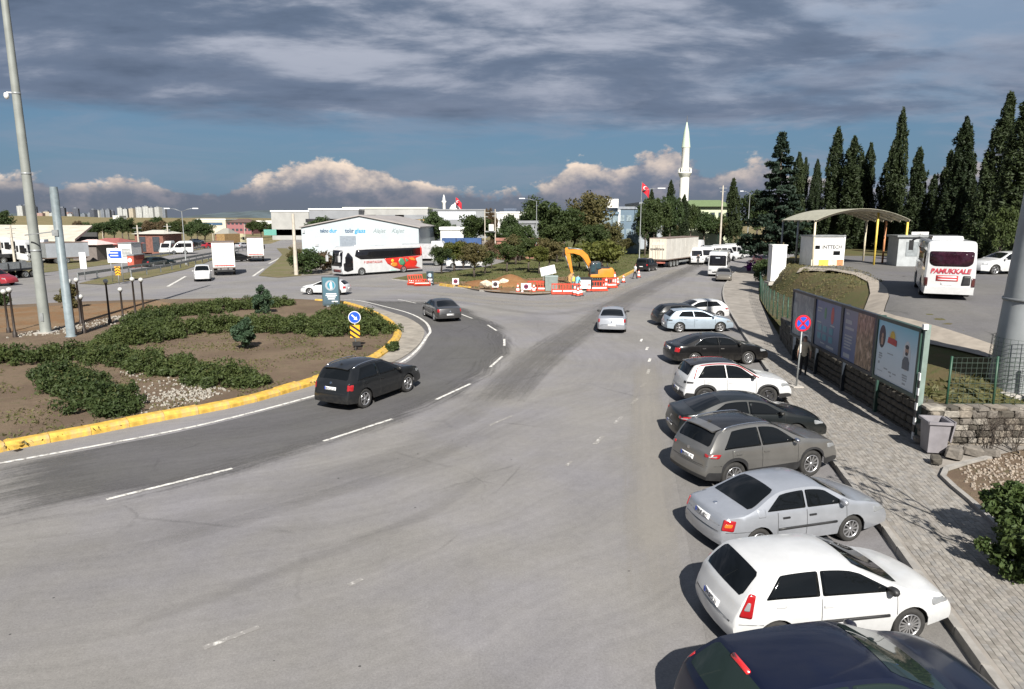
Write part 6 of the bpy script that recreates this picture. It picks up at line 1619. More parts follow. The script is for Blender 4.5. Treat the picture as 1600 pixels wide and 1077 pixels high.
SGB = mat('lettering_blue', (.02, .25, .55), .5, var=.05); SGD = mat('lettering_navy', (.03, .07, .14), .5, var=.05); SGG = mat('lettering_grey', (.20, .24, .25), .5, var=.05)
zt = W(520, 361, 112).z; fx = lambda px: W(px, 361, 112).x - (a.x + b.x) / 2
for s_, sz, m_, x0, x1, sh in (('tekno', .85, SGD, 500, 513, .1), ('dur', .85, SGB, 514, 526, .15), ('tolır', .95, SGD, 539, 553, 0), ('glass', .95, SGB, 554, 571, .1), ('Alajet', .95, SGG, 582, 602, .4), ('Kajet', .95, SGG, 611, 631, .4)):
    text(s_, sz, m_, t, (fx((x0 + x1) / 2), -d / 2 - .02, zt), (R(90), 0, 0), bold=.025 if sh < .4 else .006, shear=sh, fit=(x1 - x0) / FPX * 112)
q = MB(); q.box((fx(543), -d / 2 - .03, W(543, 400, 112).z + 2.1), (2.6, .06, 2.2)); q.build('door', mat('door_grey', (.20, .23, .27), .5, var=.1), t)
q = MB(); q.box((fx(494), -d / 2 - .05, W(494, 383, 112).z), (.55, .12, .4)); q.box((fx(474.5), -d / 2 - .06, W(474, 362, 112).z), (.35, .2, .5)); q.build('wall_box', mat('box_grey', (.35, .36, .38), .5), t)
q = MB()
for k in range(1, 9): q.box((-w / 2 + w * k / 9, -d / 2 - .005, (ze + .2) / 2), (.06, .02, ze - .4))
q.build('cladding_joint', mat('joint_grey', (.42, .46, .48), .6), t)
# long grey factory behind
def slab(label, name, px0, px1, top, Y, dep, m, roof=None, base=None, cat='building', windows=None, rz=0, group=None, over=.2, roofh=.5):
    a, b = W(px0, top, Y), W(px1, top, Y); z = a.z; gz = 0 if base is None else base
    t = thing(name, label, cat, ((a.x + b.x) / 2, Y + dep / 2, gz), rz, group); w = b.x - a.x
    q = MB(); q.box((0, 0, (z - gz - roofh) / 2 - .2), (w, dep, z - gz - roofh + .4)); q.build('wall', m, t)
    q = MB(); q.box((0, 0, z - gz - roofh / 2 + .001), (w + over * 2, dep + over * 2, roofh)); q.build('roof', roof or m, t)
    if windows:
        cols, rows, ww, wh, z0, dz, wm = windows
        for r_ in range(rows):
            for c_ in range(cols):
                x = -w / 2 + w * (c_ + .5) / cols; q = MB(); q.box((x, -dep / 2 - .03, z0 + r_ * dz), (ww, .1, wh)); fr = q.build('window', wm, t)
    return t, w, z
FACT = mat('factory_cladding', (.20, .21, .225), .6, var=.10, scale=.2); FACT2 = mat('factory_cladding_pale', (.30, .30, .29), .6, var=.12, scale=.2); WROOF = mat('white_roof_edge', (.72, .72, .70), .6, var=.05)
WIN = mat('window_glass', (.045, .055, .065), .08, var=.2)
slab('left low bay of the long grey factory with green lower wall', 'factory_hall', 423, 482, 329, 240, 40, FACT2, WROOF, windows=(3, 1, 10, 2.0, 2.5, 1, mat('teal_panel', (.10, .28, .24), .5)))
slab('middle bay of the long grey factory behind the warehouse', 'factory_hall', 482.5, 560, 326, 236, 44, FACT, WROOF, windows=(2, 1, 11, 1.2, 6.5, 1, INK))
slab('main bay of the long grey factory with cream skylight edge', 'factory_hall', 536, 668, 324, 245, 40, FACT2, mat('cream_roof_edge', (.66, .66, .50), .6), windows=(3, 1, 13, 1.0, 8.0, 1, FACT))
slab('ochre walled annex at the right end of the factory', 'factory_hall', 622, 668, 340, 225, 18, mat('ochre_wall', (.42, .30, .14), .7, var=.15, scale=.3), FACT)
slab('right grey hall beyond the stone pine', 'factory_hall', 668, 760, 327, 260, 40, FACT, FACT, windows=(1, 1, 14, 3.0, 8.3, 1, mat('pale_sign_panel', (.45, .47, .52), .5)))
slab('low white sheds beyond the umbrella pine', 'shed', 776, 835, 331, 230, 25, mat('white_shed_wall', (.55, .55, .53), .6, var=.1), WROOF)
slab('dark roof block on the white sheds', 'shed', 788, 806, 326, 238, 8, mat('dark_shed', (.06, .08, .12), .6), mat('dark_shed', (.06, .08, .12)), base=0)
slab('white walled yard building behind the blue containers', 'shed', 688, 724, 355, 128, 8, mat('white_shed_wall', (.55, .55, .53)), WROOF)
slab('grey corrugated shed between the island trees', 'shed', 812, 842, 345, 128, 10, FACT, FACT)
slab('brick red boundary wall behind the island trees', 'boundary_wall', 776, 850, 372, 122, .6, mat('brick_red_wall', (.26, .12, .09), .8, var=.25, scale=1), None, cat='wall')
# small mosque far behind
mq = W(711, 324, 330); t = thing('mosque', 'small distant mosque dome beside a thin minaret and flag', 'mosque', (mq.x, 330, 0)); WHT = mat('mosque_white', (.70, .70, .68), .6, var=.05)
q = MB(); q.box((0, 0, 4.5), (9, 9, 9.5)); q.build('wall', WHT, t); q = MB(); q.lathe([(2.9, 9.2), (2.9, 10.5), (2.6, 12.2), (1.6, 13.6), (.2, 14.3), (.001, 15)], 20); q.build('dome', WHT, t)
z = W(695, 304, 330).z; q = MB(); q.lathe([(.75, 0), (.75, z - 4), (1.1, z - 3.6), (1.1, z - 3), (.6, z - 3), (.55, z - 1.5), (.05, z)], 12, (-5.2, 0, 0)); q.build('minaret', WHT, t)
def flag(label, px, top, Y, fh, gz=0, side=1):
    p = W(px, top, Y); t = thing('flag', label, 'flag', (p.x, Y, gz)); h = p.z - gz
    q = MB(); q.lathe([(.09, 0), (.05, h)], 8); q.build('pole', STEEL, t)
    q = MB(); q.smooth = True; nx, nz = 8, 5; fl = fh * 1.5; vs = []
    for i in range(nx):
        for j in range(nz):
            u = i / (nx - 1); v = j / (nz - 1); vs.append((side * (.08 + u * fl * .55), .22 * fh * sin(u * 6 + v), h - .15 - v * fh - u * fl * .5 + .06 * fh * sin(u * 5)))
    q.add(vs, [(i * nz + j, (i + 1) * nz + j, (i + 1) * nz + j + 1, i * nz + j + 1) for i in range(nx - 1) for j in range(nz - 1)], True); f = q.build('cloth', mat('flag_red', (.55, .015, .03), .7, var=.05), t)
    cx = side * (.08 + .2 * fl); q = MB(); q.disc((cx, -.24 * fh, h - .15 - fh * .62), fh * .2, (0, -1, 0), 16, th=.01); q.build('crescent', WHITE, f)
    q = MB(); q.disc((cx + side * fh * .05, -.245 * fh - .01, h - .15 - fh * .64), fh * .16, (0, -1, 0), 16, th=.01); q.build('crescent_cut', mat('flag_red', (.55, .015, .03)), f)
flag('small red flag with crescent flying by the distant mosque', 712, 308, 325, 3.2)
flag('red flag with crescent on a tall pole before the blue office', 1003, 284, 135, 1.7)
# blue office
BLUEW = mat('blue_wall', (.10, .15, .20), .6, var=.08, scale=.4)
t, w, z = slab('blue grey office block with white sign box and glass front', 'office_building', 938, 966, 331, 138, 14, mat('glass_front', (.06, .085, .11), .1, var=.3, scale=.6), BLUEW, windows=(3, 3, 1.0, 1.6, 1.8, 2.5, mat('pale_window', (.20, .25, .28), .15, var=.3)))
q = MB(); q.box((.0, -7.3, W(950, 318, 138).z), (w * .95, .5, 1.7)); sg = q.build('sign_box', WHITE, t); text('OFIS', 1.1, SGG, t, (.2, -7.57, W(950, 318, 138).z), (R(90), 0, 0)) if False else None
q = MB(); q.disc((-w * .46, -7.6, W(950, 318, 138).z), .8, (0, -1, 0), 16, th=.06); q.build('sign_disc', WHITE, t)
t, w, z = slab('blue walled wing of the office with pale windows', 'office_building', 966.5, 1000, 323, 139, 14, BLUEW, mat('roof_grey_blue', (.20, .22, .25), .6), windows=(3, 3, 1.0, 1.2, 1.8, 2.7, mat('pale_window', (.45, .48, .52), .15)))
q = MB(); q.box((-w / 2 + .1, -7.15, z / 2), (.5, .3, z - 1.2)); q.build('white_column', WHITE, t)
slab('low grey blue roofed hall right of the office', 'factory_hall', 1000, 1048, 316, 160, 20, mat('grey_blue_wall', (.28, .31, .34), .6, var=.1), mat('roof_grey_blue', (.20, .22, .25)))
# pale green building
a, b = W(1075, 335, 176), W(1142, 335, 176); t = thing('building', 'pale green building with a green hipped roof behind the trees', 'building', ((a.x + b.x) / 2, 181, 0)); w = b.x - a.x; ze = W(1100, 323, 176).z; zr = W(1100, 312, 176).z
q = MB(); q.box((0, 0, ze / 2), (w, 10, ze)); q.build('wall', mat('pale_green_wall', (.44, .48, .33), .7, var=.06), t); q = MB(); q.add([(-w / 2 - .8, -6, ze), (w / 2 + .8, -6, ze), (w / 2 + .8, 6, ze), (-w / 2 - .8, 6, ze), (-w / 2 + 1.5, 0, zr), (w / 2 - 1.5, 0, zr)], [(0, 1, 5, 4), (1, 2, 5), (2, 3, 4, 5), (3, 0, 4), (3, 2, 1, 0)]); q.build('roof', mat('green_roof', (.12, .165, .075), .7, var=.1), t)
for k in range(6): q = MB(); q.box((-w / 2 + w * (k + .5) / 6, -5.03, ze - 2.2), (.9, .1, 1.5)); q.build('window', WIN, t)
# minaret
MY = 190; mz = W(1069, 181, MY).z; mp = W(1065, 330, MY)
t = thing('minaret', 'tall white minaret with a balcony and pointed pale green spire', 'minaret', (mp.x + .4, MY, 0)); MW = mat('minaret_white', (.72, .71, .66), .6, var=.05, scale=.3)
zb_ = W(1066, 271, MY).z; zc_ = W(1067, 232, MY).z; rr_m = 14 / FPX * MY / 2
q = MB(); q.lathe([(rr_m * 1.5, 0), (rr_m * 1.4, 5), (rr_m * 1.0, 8), (rr_m, zb_ - 1.2)], 16); q.build('shaft', MW, t)
q = MB(); q.lathe([(rr_m, zb_ - 1.2), (rr_m * 1.12, zb_ - .8), (rr_m * 1.2, zb_ - .75), (rr_m * 1.35, zb_ - .1), (rr_m * 1.45, zb_), (rr_m * 1.45, zb_ + .25), (rr_m * .8, zb_ + .25)], 16); q.build('balcony', MW, t)
q = MB()
for k in range(16): a = 2 * pi * k / 16; q.box((rr_m * 1.4 * cos(a), rr_m * 1.4 * sin(a), zb_ + .75), (.12, .12, 1.0))
q.lathe([(rr_m * 1.36, zb_ + 1.2), (rr_m * 1.44, zb_ + 1.2), (rr_m * 1.44, zb_ + 1.35), (rr_m * 1.36, zb_ + 1.35)], 16); q.build('railing', MW, t)
q = MB(); q.lathe([(rr_m * .82, zb_ + .2), (rr_m * .82, zc_), (rr_m * .95, zc_ + .2)], 16); q.build('upper_shaft', MW, t)
q = MB(); q.lathe([(rr_m * .95, zc_ + .2), (rr_m * .55, (zc_ + mz) / 2), (.06, mz - 1.4)], 16); q.build('spire', mat('spire_green', (.42, .50, .40), .6, var=.08), t)
q = MB(); q.lathe([(.12, mz - 1.6), (.05, mz)], 8); q.build('finial', mat('finial_dark', (.1, .1, .1), .4), t)
q = MB()
for k in range(4): q.box((-rr_m * .98, -.1, 8 + k * 4), (.1, .35, .8))
q.build('slit_window', INK, t)
# left yard
t = thing('shed', 'wide open yard shed with a pale pitched roof at the left', 'shed', (W(40, 380, 125).x, 130, 0)); zr = W(40, 353, 125).z; ze = W(40, 372, 125).z; w = 160 / FPX * 128
q = MB(); q.add([(-w * .8, -6, ze), (w * .5, -6, ze - .2), (w * .30, 6, zr), (-w * .8, 6, zr + .1), (-w * .8, -6, ze - .5), (w * .5, -6, ze - .6), (w * .30, 6, zr - .4), (-w * .8, 6, zr - .4)], [(0, 1, 2, 3), (7, 6, 5, 4), (0, 4, 5, 1), (1, 5, 6, 2), (2, 6, 7, 3), (3, 7, 4, 0)]); q.build('roof', mat('pale_sheet_roof', (.50, .46, .38), .6, var=.12, scale=.4, dirt=.2), t)
q = MB(); q.box((-w * .25, 9, 2.2), (w * 1.0, .4, 4.4)); q.build('back_wall', mat('shed_dark_wall', (.05, .05, .05), .9), t)
for k in range(6): q = MB(); q.box((-w * .7 + k * w * .22, -5.6, ze / 2 - .3), (.25, .25, ze - .5)); q.build('post', STEEL, t)
def hip(label, name, px0, px1, py_e, py_r, Y, dep, mw, mr, group=None, gz=0, win=None):
    a, b = W(px0, py_e, Y), W(px1, py_e, Y); t = thing(name, label, 'building', ((a.x + b.x) / 2, Y + dep / 2, gz), 0, group); w = b.x - a.x; ze = a.z - gz; zr = W(px0, py_r, Y).z - gz
    q = MB(); q.box((0, 0, ze / 2), (w, dep, ze)); q.build('wall', mw, t); i = min(w * .3, dep * .5)
    q = MB(); q.add([(-w / 2 - .5, -dep / 2 - .5, ze + .02), (w / 2 + .5, -dep / 2 - .5, ze + .02), (w / 2 + .5, dep / 2 + .5, ze + .02), (-w / 2 - .5, dep / 2 + .5, ze + .02), (-w / 2 + i, 0, zr), (w / 2 - i, 0, zr)], [(0, 1, 5, 4), (1, 2, 5), (2, 3, 4, 5), (3, 0, 4), (3, 2, 1, 0)]); q.build('roof', mr, t)
    if win:
        n, rows, ww, wh, z0, dz = win
        for r_ in range(rows):
            for k in range(n): q = MB(); q.box((-w / 2 + w * (k + .5) / n, -dep / 2 - .02, z0 + r_ * dz), (ww, .1, wh)); q.build('window', WIN, t)
    return t
BRK = mat('brick_kiosk_wall', (.17, .075, .055), .85, var=.25, scale=2)
hip('low red tiled roof house behind the grey trailer', 'house', 128, 182, 383, 373, 128, 9, mat('pink_wall', (.45, .27, .25), .7, var=.1), ROOFR, win=(4, 1, 1, 1.2, 1.4, 1))
hip('brick filling station kiosk with pale flat roof', 'kiosk', 210, 254, 366, 360, 140, 8, BRK, mat('pale_flat_roof', (.45, .43, .38), .7, var=.1), win=(2, 1, 1.4, 3.0, 2.0, 1))
hip('pink two storey building at the end of the highway', 'building', 354, 392, 348, 342, 330, 12, mat('pink_red_wall', (.24, .095, .10), .7, var=.12), mat('brown_roof', (.10, .06, .05), .8), win=(6, 2, 1.2, 1.1, 2.0, 3.0))
slab('long cream factory before the far hill', 'factory_hall', 306, 352, 342, 360, 30, mat('cream_wall', (.50, .46, .36), .7, var=.08), WROOF, windows=(1, 1, 12, 1.4, 4.6, 1, mat('blue_glass_band', (.05, .09, .15), .2)))
hip('pointed grey roofed pavilion by the highway', 'pavilion', 336, 356, 366, 357, 230, 8, BRK, mat('grey_tent_roof', (.25, .24, .21), .7))
hip('pink umbrella roofed booth beside the red tiled house', 'booth', 112, 150, 383, 375, 118, 5, mat('booth_wall', (.14, .12, .11), .8), mat('pale_pink_canvas', (.6, .45, .42), .7))
for i, (px, py, w_, h_, Y, c, lb) in enumerate(((204, 407, 10, 15, 100, (.36, .08, .05), 'red container with a round emblem beside the concrete pole'), (195, 388, 20, 14, 112, (.55, .55, .54), 'white louvred cabin behind the blue direction sign'), (20, 357, 70, 12, 300, (.16, .22, .27), 'blue grey hall at the left horizon'))):
    a = W(px, py, Y); z = h_ / FPX * Y; t = thing('container' if i < 2 else 'hall', lb, 'container' if i < 2 else 'building', (a.x, Y, 0)); w = w_ / FPX * Y; top = a.z if i == 2 else max(z, a.z + z * .0)
    zt = W(px, py - h_ / 2, Y).z if i < 2 else a.z; q = MB(); q.box((0, 1.5, zt / 2), (w, 3, zt)); q.build('wall', mat('box_wall_%d' % i, c, .6, var=.12), t)
    q = MB(); q.box((0, 1.5, zt + .08), (w + .2, 3.2, .15)); q.build('roof', STEEL, t)
    if i == 0: q = MB(); q.disc((-.1, -.03, zt * .62), .3, (0, -1, 0), 16, th=.02); q.build('emblem', WHITE, t)
    if i == 1:
        for k in range(6): q = MB(); q.box((0, -.03, zt * .35 + k * .22), (w * .85, .05, .09)); q.build('slat', STEEL, t)
BLUEC = mat('blue_container', (.022, .062, .17), .6, var=.15, scale=1.0, dirt=.2)
for px0, px1, Y, lb in ((690, 712, 112, 'blue container nearest the white lorry cab'), (713, 752, 113, 'long blue container behind the light green tree')):
    a, b = W(px0, 375, Y), W(px1, 375, Y); w = b.x - a.x; zt = W(px0, 373, Y).z; t = thing('container', lb, 'container', ((a.x + b.x) / 2, Y + 1.3, 0), 0, 'blue containers by the far road'); q = MB(); q.box((0, 0, zt / 2 + .1), (w * .995, 2.5, zt - .1)); q.build('shell', BLUEC, t)
    q = MB()
    for k in range(int(w / .3)): q.box((-w / 2 + .2 + k * .3, -1.27, zt / 2), (.14, .05, zt - .5))
    q.build('corrugation', BLUEC, t)
# apartment towers on the skyline
rt = random.Random(11)
def tower_mat(name, c):
    m, t, b = _base(name); oc = obj_coord(t); br = t.n('ShaderNodeTexBrick', {'Vector': t.mul(t.n('ShaderNodeMapping', {'Vector': oc, 'Rotation': (R(90), 0, 0)}).outputs[0], (1, 1, 1)), 'Color1': tuple(c) + (1,), 'Color2': tuple(v * .85 for v in c) + (1,), 'Mortar': tuple(v * .45 for v in c) + (1,), 'Scale': .12, 'Mortar Size': .035}, offset=0.0)
    t.l.new(br.outputs[0], b.inputs['Base Color']); b.inputs['Roughness'].default_value = .8; return m
TWM = [tower_mat('tower_' + n, c) for n, c in (('white', (.42, .43, .42)), ('cream', (.42, .37, .29)), ('grey', (.17, .19, .22)), ('dark', (.075, .085, .11)), ('pink', (.36, .24, .21)))]
tw = [(32, 322, 9, 0), (39, 321, 6, 3), (55, 323, 5, 3), (64, 333, 9, 4), (73, 331, 10, 1), (82, 333, 8, 0), (97, 325, 9, 3), (106, 332, 10, 4), (118, 326, 9, 3), (110, 335, 8, 0), (146, 328, 9, 3), (154, 329, 6, 0), (161, 328, 6, 2), (169, 328, 7, 2), (175, 330, 6, 3), (188, 325, 8, 0), (196, 327, 7, 0), (206, 326, 8, 1), (217, 324, 9, 0), (228, 323, 9, 0), (237, 325, 8, 0), (247, 324, 9, 0), (256, 326, 7, 2), (131, 335, 8, 2), (140, 334, 7, 2)]
for px, top, w_, k in tw:
    Y = 1450 + rt.uniform(-120, 120); a = W(px, top, Y); w = w_ / FPX * Y * .92
    lb = ('white', 'cream', 'grey', 'dark', 'pinkish')[k] + ' apartment tower on the skyline, %s %s tower from the left' % (ORD[sum(1 for z_ in tw if z_[3] == k and z_[0] < px)], ('white', 'cream', 'grey', 'dark', 'pinkish')[k])
    t = thing('apartment_tower', lb, 'tower block', (a.x, Y, 6), rt.uniform(-.3, .3), 'apartment towers on the skyline'); q = MB(); h = a.z - 6; q.box((0, 0, h / 2), (w, w * .8, h)); q.build('wall', TWM[k], t); q = MB(); q.box((0, 0, h + 1.2), (w * .45, w * .4, 2.4)); q.build('roof', TWM[2], t)
for px, top, w_, Y in ((283, 341, 22, 900), (1145, 352, 10, 300)): pass
# small white buildings low on the far right of the highway
for i, (px0, px1, top, Y) in enumerate(((392, 424, 345, 420), (300, 330, 346, 520), (176, 186, 337, 800))): slab('low white building %s' % ('at the right end of the highway', 'before the wooded hill', 'below the white towers')[i], 'building', px0, px1, top, Y, 15, mat('white_shed_wall', (.55, .55, .53)), WROOF)
# ------------------------------------------------------------------ parked cars, nearest first
SILV = paint('silver_paint', (.42, .44, .48), .55, .32); BEIGE = paint('grey_beige_paint', (.20, .195, .185), .6, .3); NAVY = paint('navy_paint', (.004, .0065, .020), .1, .3)
BLK = paint('black_paint', (.004, .004, .0045), .0, .3); DKGREEN = paint('black_green_paint', (.006, .008, .0085), .0, .3); PALEB = paint('pale_blue_paint', (.36, .43, .50), .4, .35)
CHAR = paint('charcoal_paint', (.010, .011, .0125), .0, .3); DGREY = paint('dark_grey_paint', (.055, .055, .057), .4, .32); GREYP = paint('grey_paint', (.22, .22, .21), .5, .35); ROOFB = paint('black_roof', (.012, .012, .013), .0, .25)
REDT = paint('red_trim', (.33, .012, .02), .1, .3); REDP = paint('red_car_paint', (.30, .02, .03), .1, .3)
DARKRIM = mat('dark_rim', (.07, .07, .075), .35, metal=.6, var=.1)
PG = 'cars parked along the kerb'; MG = 'cars driving round the roundabout'
rt_, c_ = make_car('hatch5', 'dark navy hatchback at the bottom edge with a red high brake light', park((2.68, 6.98), 78, 4.1, 1.76), 78, NAVY, PG, L=4.1, tail='tall', glass=GLASS_G, txt=None, plate=.60)
q = decal(c_, (-1.58, 0, 0), (0, 0, -1), [(-.2, -.03), (.2, -.03), (.2, .03), (-.2, .03)], .02, .02, rings=(1.0,)); q.build('brake_light', mat('bright_red_lamp', (.6, .02, .02), .2, coat=1), rt_)
make_car('hatch', 'white three door hatchback parked second from the bottom', park((3.66, 9.9), 81, 3.82, 1.69), 81, VWHITE, PG, L=3.82, tail='tall', mould=True, doors=1, rim='multi', plate=.66, txt='34 BPD 31', dark_plate=False, dmirror=BLACK)
r_ = SC.objects
make_car('sedan_old', 'silver saloon with red and amber tail lights and black door mouldings', park((4.45, 13.15), 74, 4.1, 1.67), 74, SILV, PG, L=4.1, tail='block', mould=True, rim='ten', plate=.74, txt='34 JF 4017', dmirror=SILV)
make_car('suv', 'grey beige crossover with dark glass roof and silver roof rails', park((5.12, 16.7), 69, 4.3, 1.82), 69, BEIGE, PG, L=4.3, tail='wide', clad=True, roof_m=ROOFB, rails=CHROME, rim='ten', plate=.80, txt='34 MHL 22', dmirror=CHROME, spoiler=BEIGE, chrome=False)
make_car('sedan', 'black green saloon half hidden behind the grey beige crossover', park((5.3, 20.5), 88, 4.6, 1.83), 88, DKGREEN, PG, L=4.6, tail='wide', rim='five', plate=.55, txt='34 TZ 908')
make_car('suv', 'white crossover with black roof and a red line over its windows', park((6.6, 25.0), 87, 4.0, 1.79), 87, VWHITE, PG, L=4.0, tail='slim', clad=True, roof_m=ROOFB, trim=REDT, rim='five', rim_m=DARKRIM, plate=.56, txt='34 BUR 17', spoiler=ROOFB, blackout=True, dmirror=BLACK)
make_car('sedan', 'black saloon with a bright chrome window line', park((7.9, 32.2), 83, 4.65, 1.84), 83, BLK, PG, L=4.65, tail='block', chrome=True, rim='ten', plate=.80, txt='34 HC 642')
make_car('hatch5', 'pale blue hatchback with white wheels, seen from its side', park((9.80, 42.2), 88, 4.05, 1.77), 88, PALEB, PG, tail='slim', rim='five', plate=.5, spoiler=PALEB)
make_car('hatch5', 'dark hatchback hidden behind the pale blue one', park((9.75, 44.7), 84, 4.0, 1.76), 84, CHAR, PG, tail='slim', rim='five', plate=0, low=True)
make_car('hatch5', 'white hatchback parked nose out with its red tail lights by the kerb', (13.1, 48.2, 0), 257, VWHITE, PG, L=4.2, tail='wide', rim='five', plate=.6)
def fwd(rr, az, L, Wd): return park(rr, az, L, Wd)
make_car('sedan', 'silver saloon driving away in the middle of the road', fwd((7.05, 41.7), 10, 4.5, 1.78), 10, SILV, MG, L=4.5, tail='block', rim='five', plate=.55, txt=None, name='moving_car', dmirror=BLACK)
make_car('suv', 'black crossover turning round the island beside the yellow kerb', fwd((-5.85, 24.15), 27, 4.52, 1.84), 27, CHAR, MG, L=4.52, tail='block', rim='five', plate=.86, txt='34 KGA 58', rails=CHROME, name='moving_car', spoiler=CHAR)
make_car('sedan', 'dark grey saloon curving away to the left beyond the arrow sign', fwd((-3.45, 47.0), -22, 4.5, 1.78), -22, DGREY, MG, L=4.5, tail='block', rim='five', plate=.55, name='moving_car')
make_car('hatch5', 'white hatchback passing behind the tall advertising stand', (-17.6, 64.6, 0), 276, VWHITE, MG, L=4.25, tail='block', rim='five', name='moving_car', low=False)
make_car('mpv', 'white van seen from the front, coming off the highway beside the lorry', (-36.0, 79.6, 0), 157, VWHITE, MG, L=4.2, low=True, name='moving_car', plate=0)
make_car('hatch5', 'dark teal car on the far carriageway beyond the guard rail', (-53.5, 104, 0), 30, paint('dark_teal_paint', (.012, .022, .026), .3), MG, L=4.6, low=True, name='moving_car', plate=0)
make_car('sedan', 'grey brown saloon stopped in front of the white midibus', (24.6, 79.5, 0), 197, paint('taupe_paint', (.20, .185, .16), .5), PG, L=4.4, low=True, plate=0)
make_car('mpv', 'dark grey van car parked behind the lorry trailer', (18.6, 94.5, 0), 32, CHAR, PG, L=4.3, tail='block', low=True, plate=.7)
make_car('suv', 'white car parked in the coach park at the right edge', (36.2, 50.8, PLAT), 262, VWHITE, 'cars in the coach park', L=4.4, low=True, rim='five', plate=0)
make_car('suv', 'dark car parked behind the white car at the right edge of the coach park', (41.5, 56.5, PLAT), 262, CHAR, 'cars in the coach park', L=4.4, low=True, plate=0)
make_car('hatch5', 'red car beside the trunk of the cedar', (39.5, 108, 0), 170, REDP, PG, L=4.2, low=True, plate=0)
for i, (px, py, col_, az, lb) in enumerate(((983, 371, VWHITE, 80, 'white car nearest the blue office door'), (975, 380, VWHITE, 85, 'white car parked left of the blue office yard'), (990, 387, CHAR, 80, 'dark car parked in front of the two white cars by the office'), (962, 385, GREYP, 80, 'grey car half hidden by the small olive tree'))):
    p = P(px, py); make_car('hatch5', lb, (p.x, p.y, 0), az, col_, 'cars parked at the blue office', L=4.2, low=True, plate=0)
for px, py, col_, az, lb in ((372, 409, CHAR, 30, 'dark car squeezed between the two white lorries'), (381, 388, paint('pale_silver_paint', (.5, .5, .52), .4), 25, 'pale silver car far up the highway'), (300, 386, CHAR, 30, 'dark car far along the opposite carriageway'), (330, 388, REDP, 30, 'dark red car far up the highway'), (308, 381, PALEB, 40, 'pale blue car at the filling station exit')):
    p = P(px, py); make_car('hatch5', lb, (p.x, p.y, 0), az, col_, 'cars on the highway', L=4.3, low=True, plate=0, name='moving_car')
# ------------------------------------------------------------------ buses
COACHG = mat('coach_glass', (.010, .010, .012), .05, var=0, spec=.6)
def bus(label, pos, az, L, Wd, H, name='coach', prof=None, paint_m=VWHITE, taper=.10, group=None, cat='coach', zb=.32, Rw=.47, wheels=(.22, .74), bevel=.16):
    root = thing(name, label, cat, pos, R(90 - az), group)
    prof = prof or [(-L / 2 + .12, zb), (L / 2 - .10, zb), (L / 2, zb + .35), (L / 2, 1.2), (L / 2 - .25, H - .35), (L / 2 - .7, H), (-L / 2 + .35, H), (-L / 2 + .05, H - .5), (-L / 2, 1.3), (-L / 2, zb + .2)]
    bm = bev_prism(prof, Wd, bevel, 3, taper); c = shell_of(bm); bm_obj(bm, 'body', paint_m, root, 30)
    for xf in wheels:
        x = L / 2 - L * xf
        for s in (1, -1):
            q = side_panel(c, s, [(x + (Rw + .1) * cos(pi * k / 10), Rw + (Rw + .1) * sin(pi * k / 10)) for k in range(11)] + [(x - Rw - .1, zb + .02), (x + Rw + .1, zb + .02)], .008, 0); q.build('wheel_arch', SEAM, root)
    tm, rm = wheel_meshes(Rw, .28, 'disc', STEEL)
    for xf in wheels:
        for s in (1, -1):
            w = link('wheel', tm, root, (L / 2 - L * xf, s * (Wd / 2 - .11), Rw), (0, 0, 0 if s > 0 else pi)); link('rim', rm, w)
    q = MB(); q.box((0, 0, zb), (L * .9, Wd * .8, .2)); q.build('underbody', SEAM, root)
    return root, c
# white and red coach before the warehouse: its left side faces us, nose to the left
f0, r0 = P(533, 433), P(663, 424); az = math.degrees(atan2(f0.x - r0.x, f0.y - r0.y)); LB = 12.6
cdir = (f0 - r0).normalized(); cl = Vector((-cdir.y, cdir.x, 0)); ctr = (f0 + r0) / 2 - cl * 1.25
t, c = bus('white coach with a red rear half painted with a tree, before the warehouse', (ctr.x, ctr.y, 0), az, LB, 2.55, 3.65)
s = 1
side_panel(c, s, [(-LB / 2 + .36, 2.2), (-LB / 2 + .36, 3.25), (2.6, 3.25), (4.2, 3.2), (4.45, 2.45), (3.6, 2.02), (0, 1.98)], .01, .08).build('side_window', COACHG, t)
side_panel(c, -s, [(-LB / 2 + .1, 2.2), (-LB / 2 + .1, 3.3), (4.2, 3.3), (4.45, 2.2)], .01, .08).build('side_window', COACHG, t)
side_panel(c, s, [(4.75, .75), (5.6, .55), (6.1, .75), (6.18, 2.9), (5.3, 2.9), (4.75, 2.3)], .010, .1).build('door', COACHG, t)
front_panel(c, [(-1.15, 1.25), (1.15, 1.25), (1.1, 3.2), (-1.1, 3.2)], .012, .12).build('windscreen', COACHG, t)
front_panel(c, [(-.85, .5), (.85, .5), (.8, .85), (-.8, .85)], .012, .1).build('grille', mat('grille_dark', (.10, .03, .03), .5), t)
for sy in (1, -1): front_panel(c, [(sy * .95 - .15, .62), (sy * .95 + .15, .62), (sy * .95 + .15, .92), (sy * .95 - .15, .92)], .014, .06).build('headlight', CLEAR, t)
COACHR = paint('coach_red', (.52, .025, .015), 0, .35)
side_panel(c, s, [(-LB / 2 + .04, .42), (-LB / 2 + .04, 2.18), (.0, 1.98), (-.45, 1.3), (-1.5, .75), (-2.6, .42)], .014, .05, .12).build('red_panel', COACHR, t)
side_panel(c, s, [(-LB / 2 + .02, 2.2), (-LB / 2 + .02, 3.5), (-LB / 2 + .35, 3.45), (-LB / 2 + .35, 2.2)], .018, .05, .08).build('red_corner', COACHR, t)
rear_panel(c, [(-1.2, .5), (1.2, .5), (1.15, 3.3), (-1.15, 3.3)], .01, .1).build('red_rear', COACHR, t)
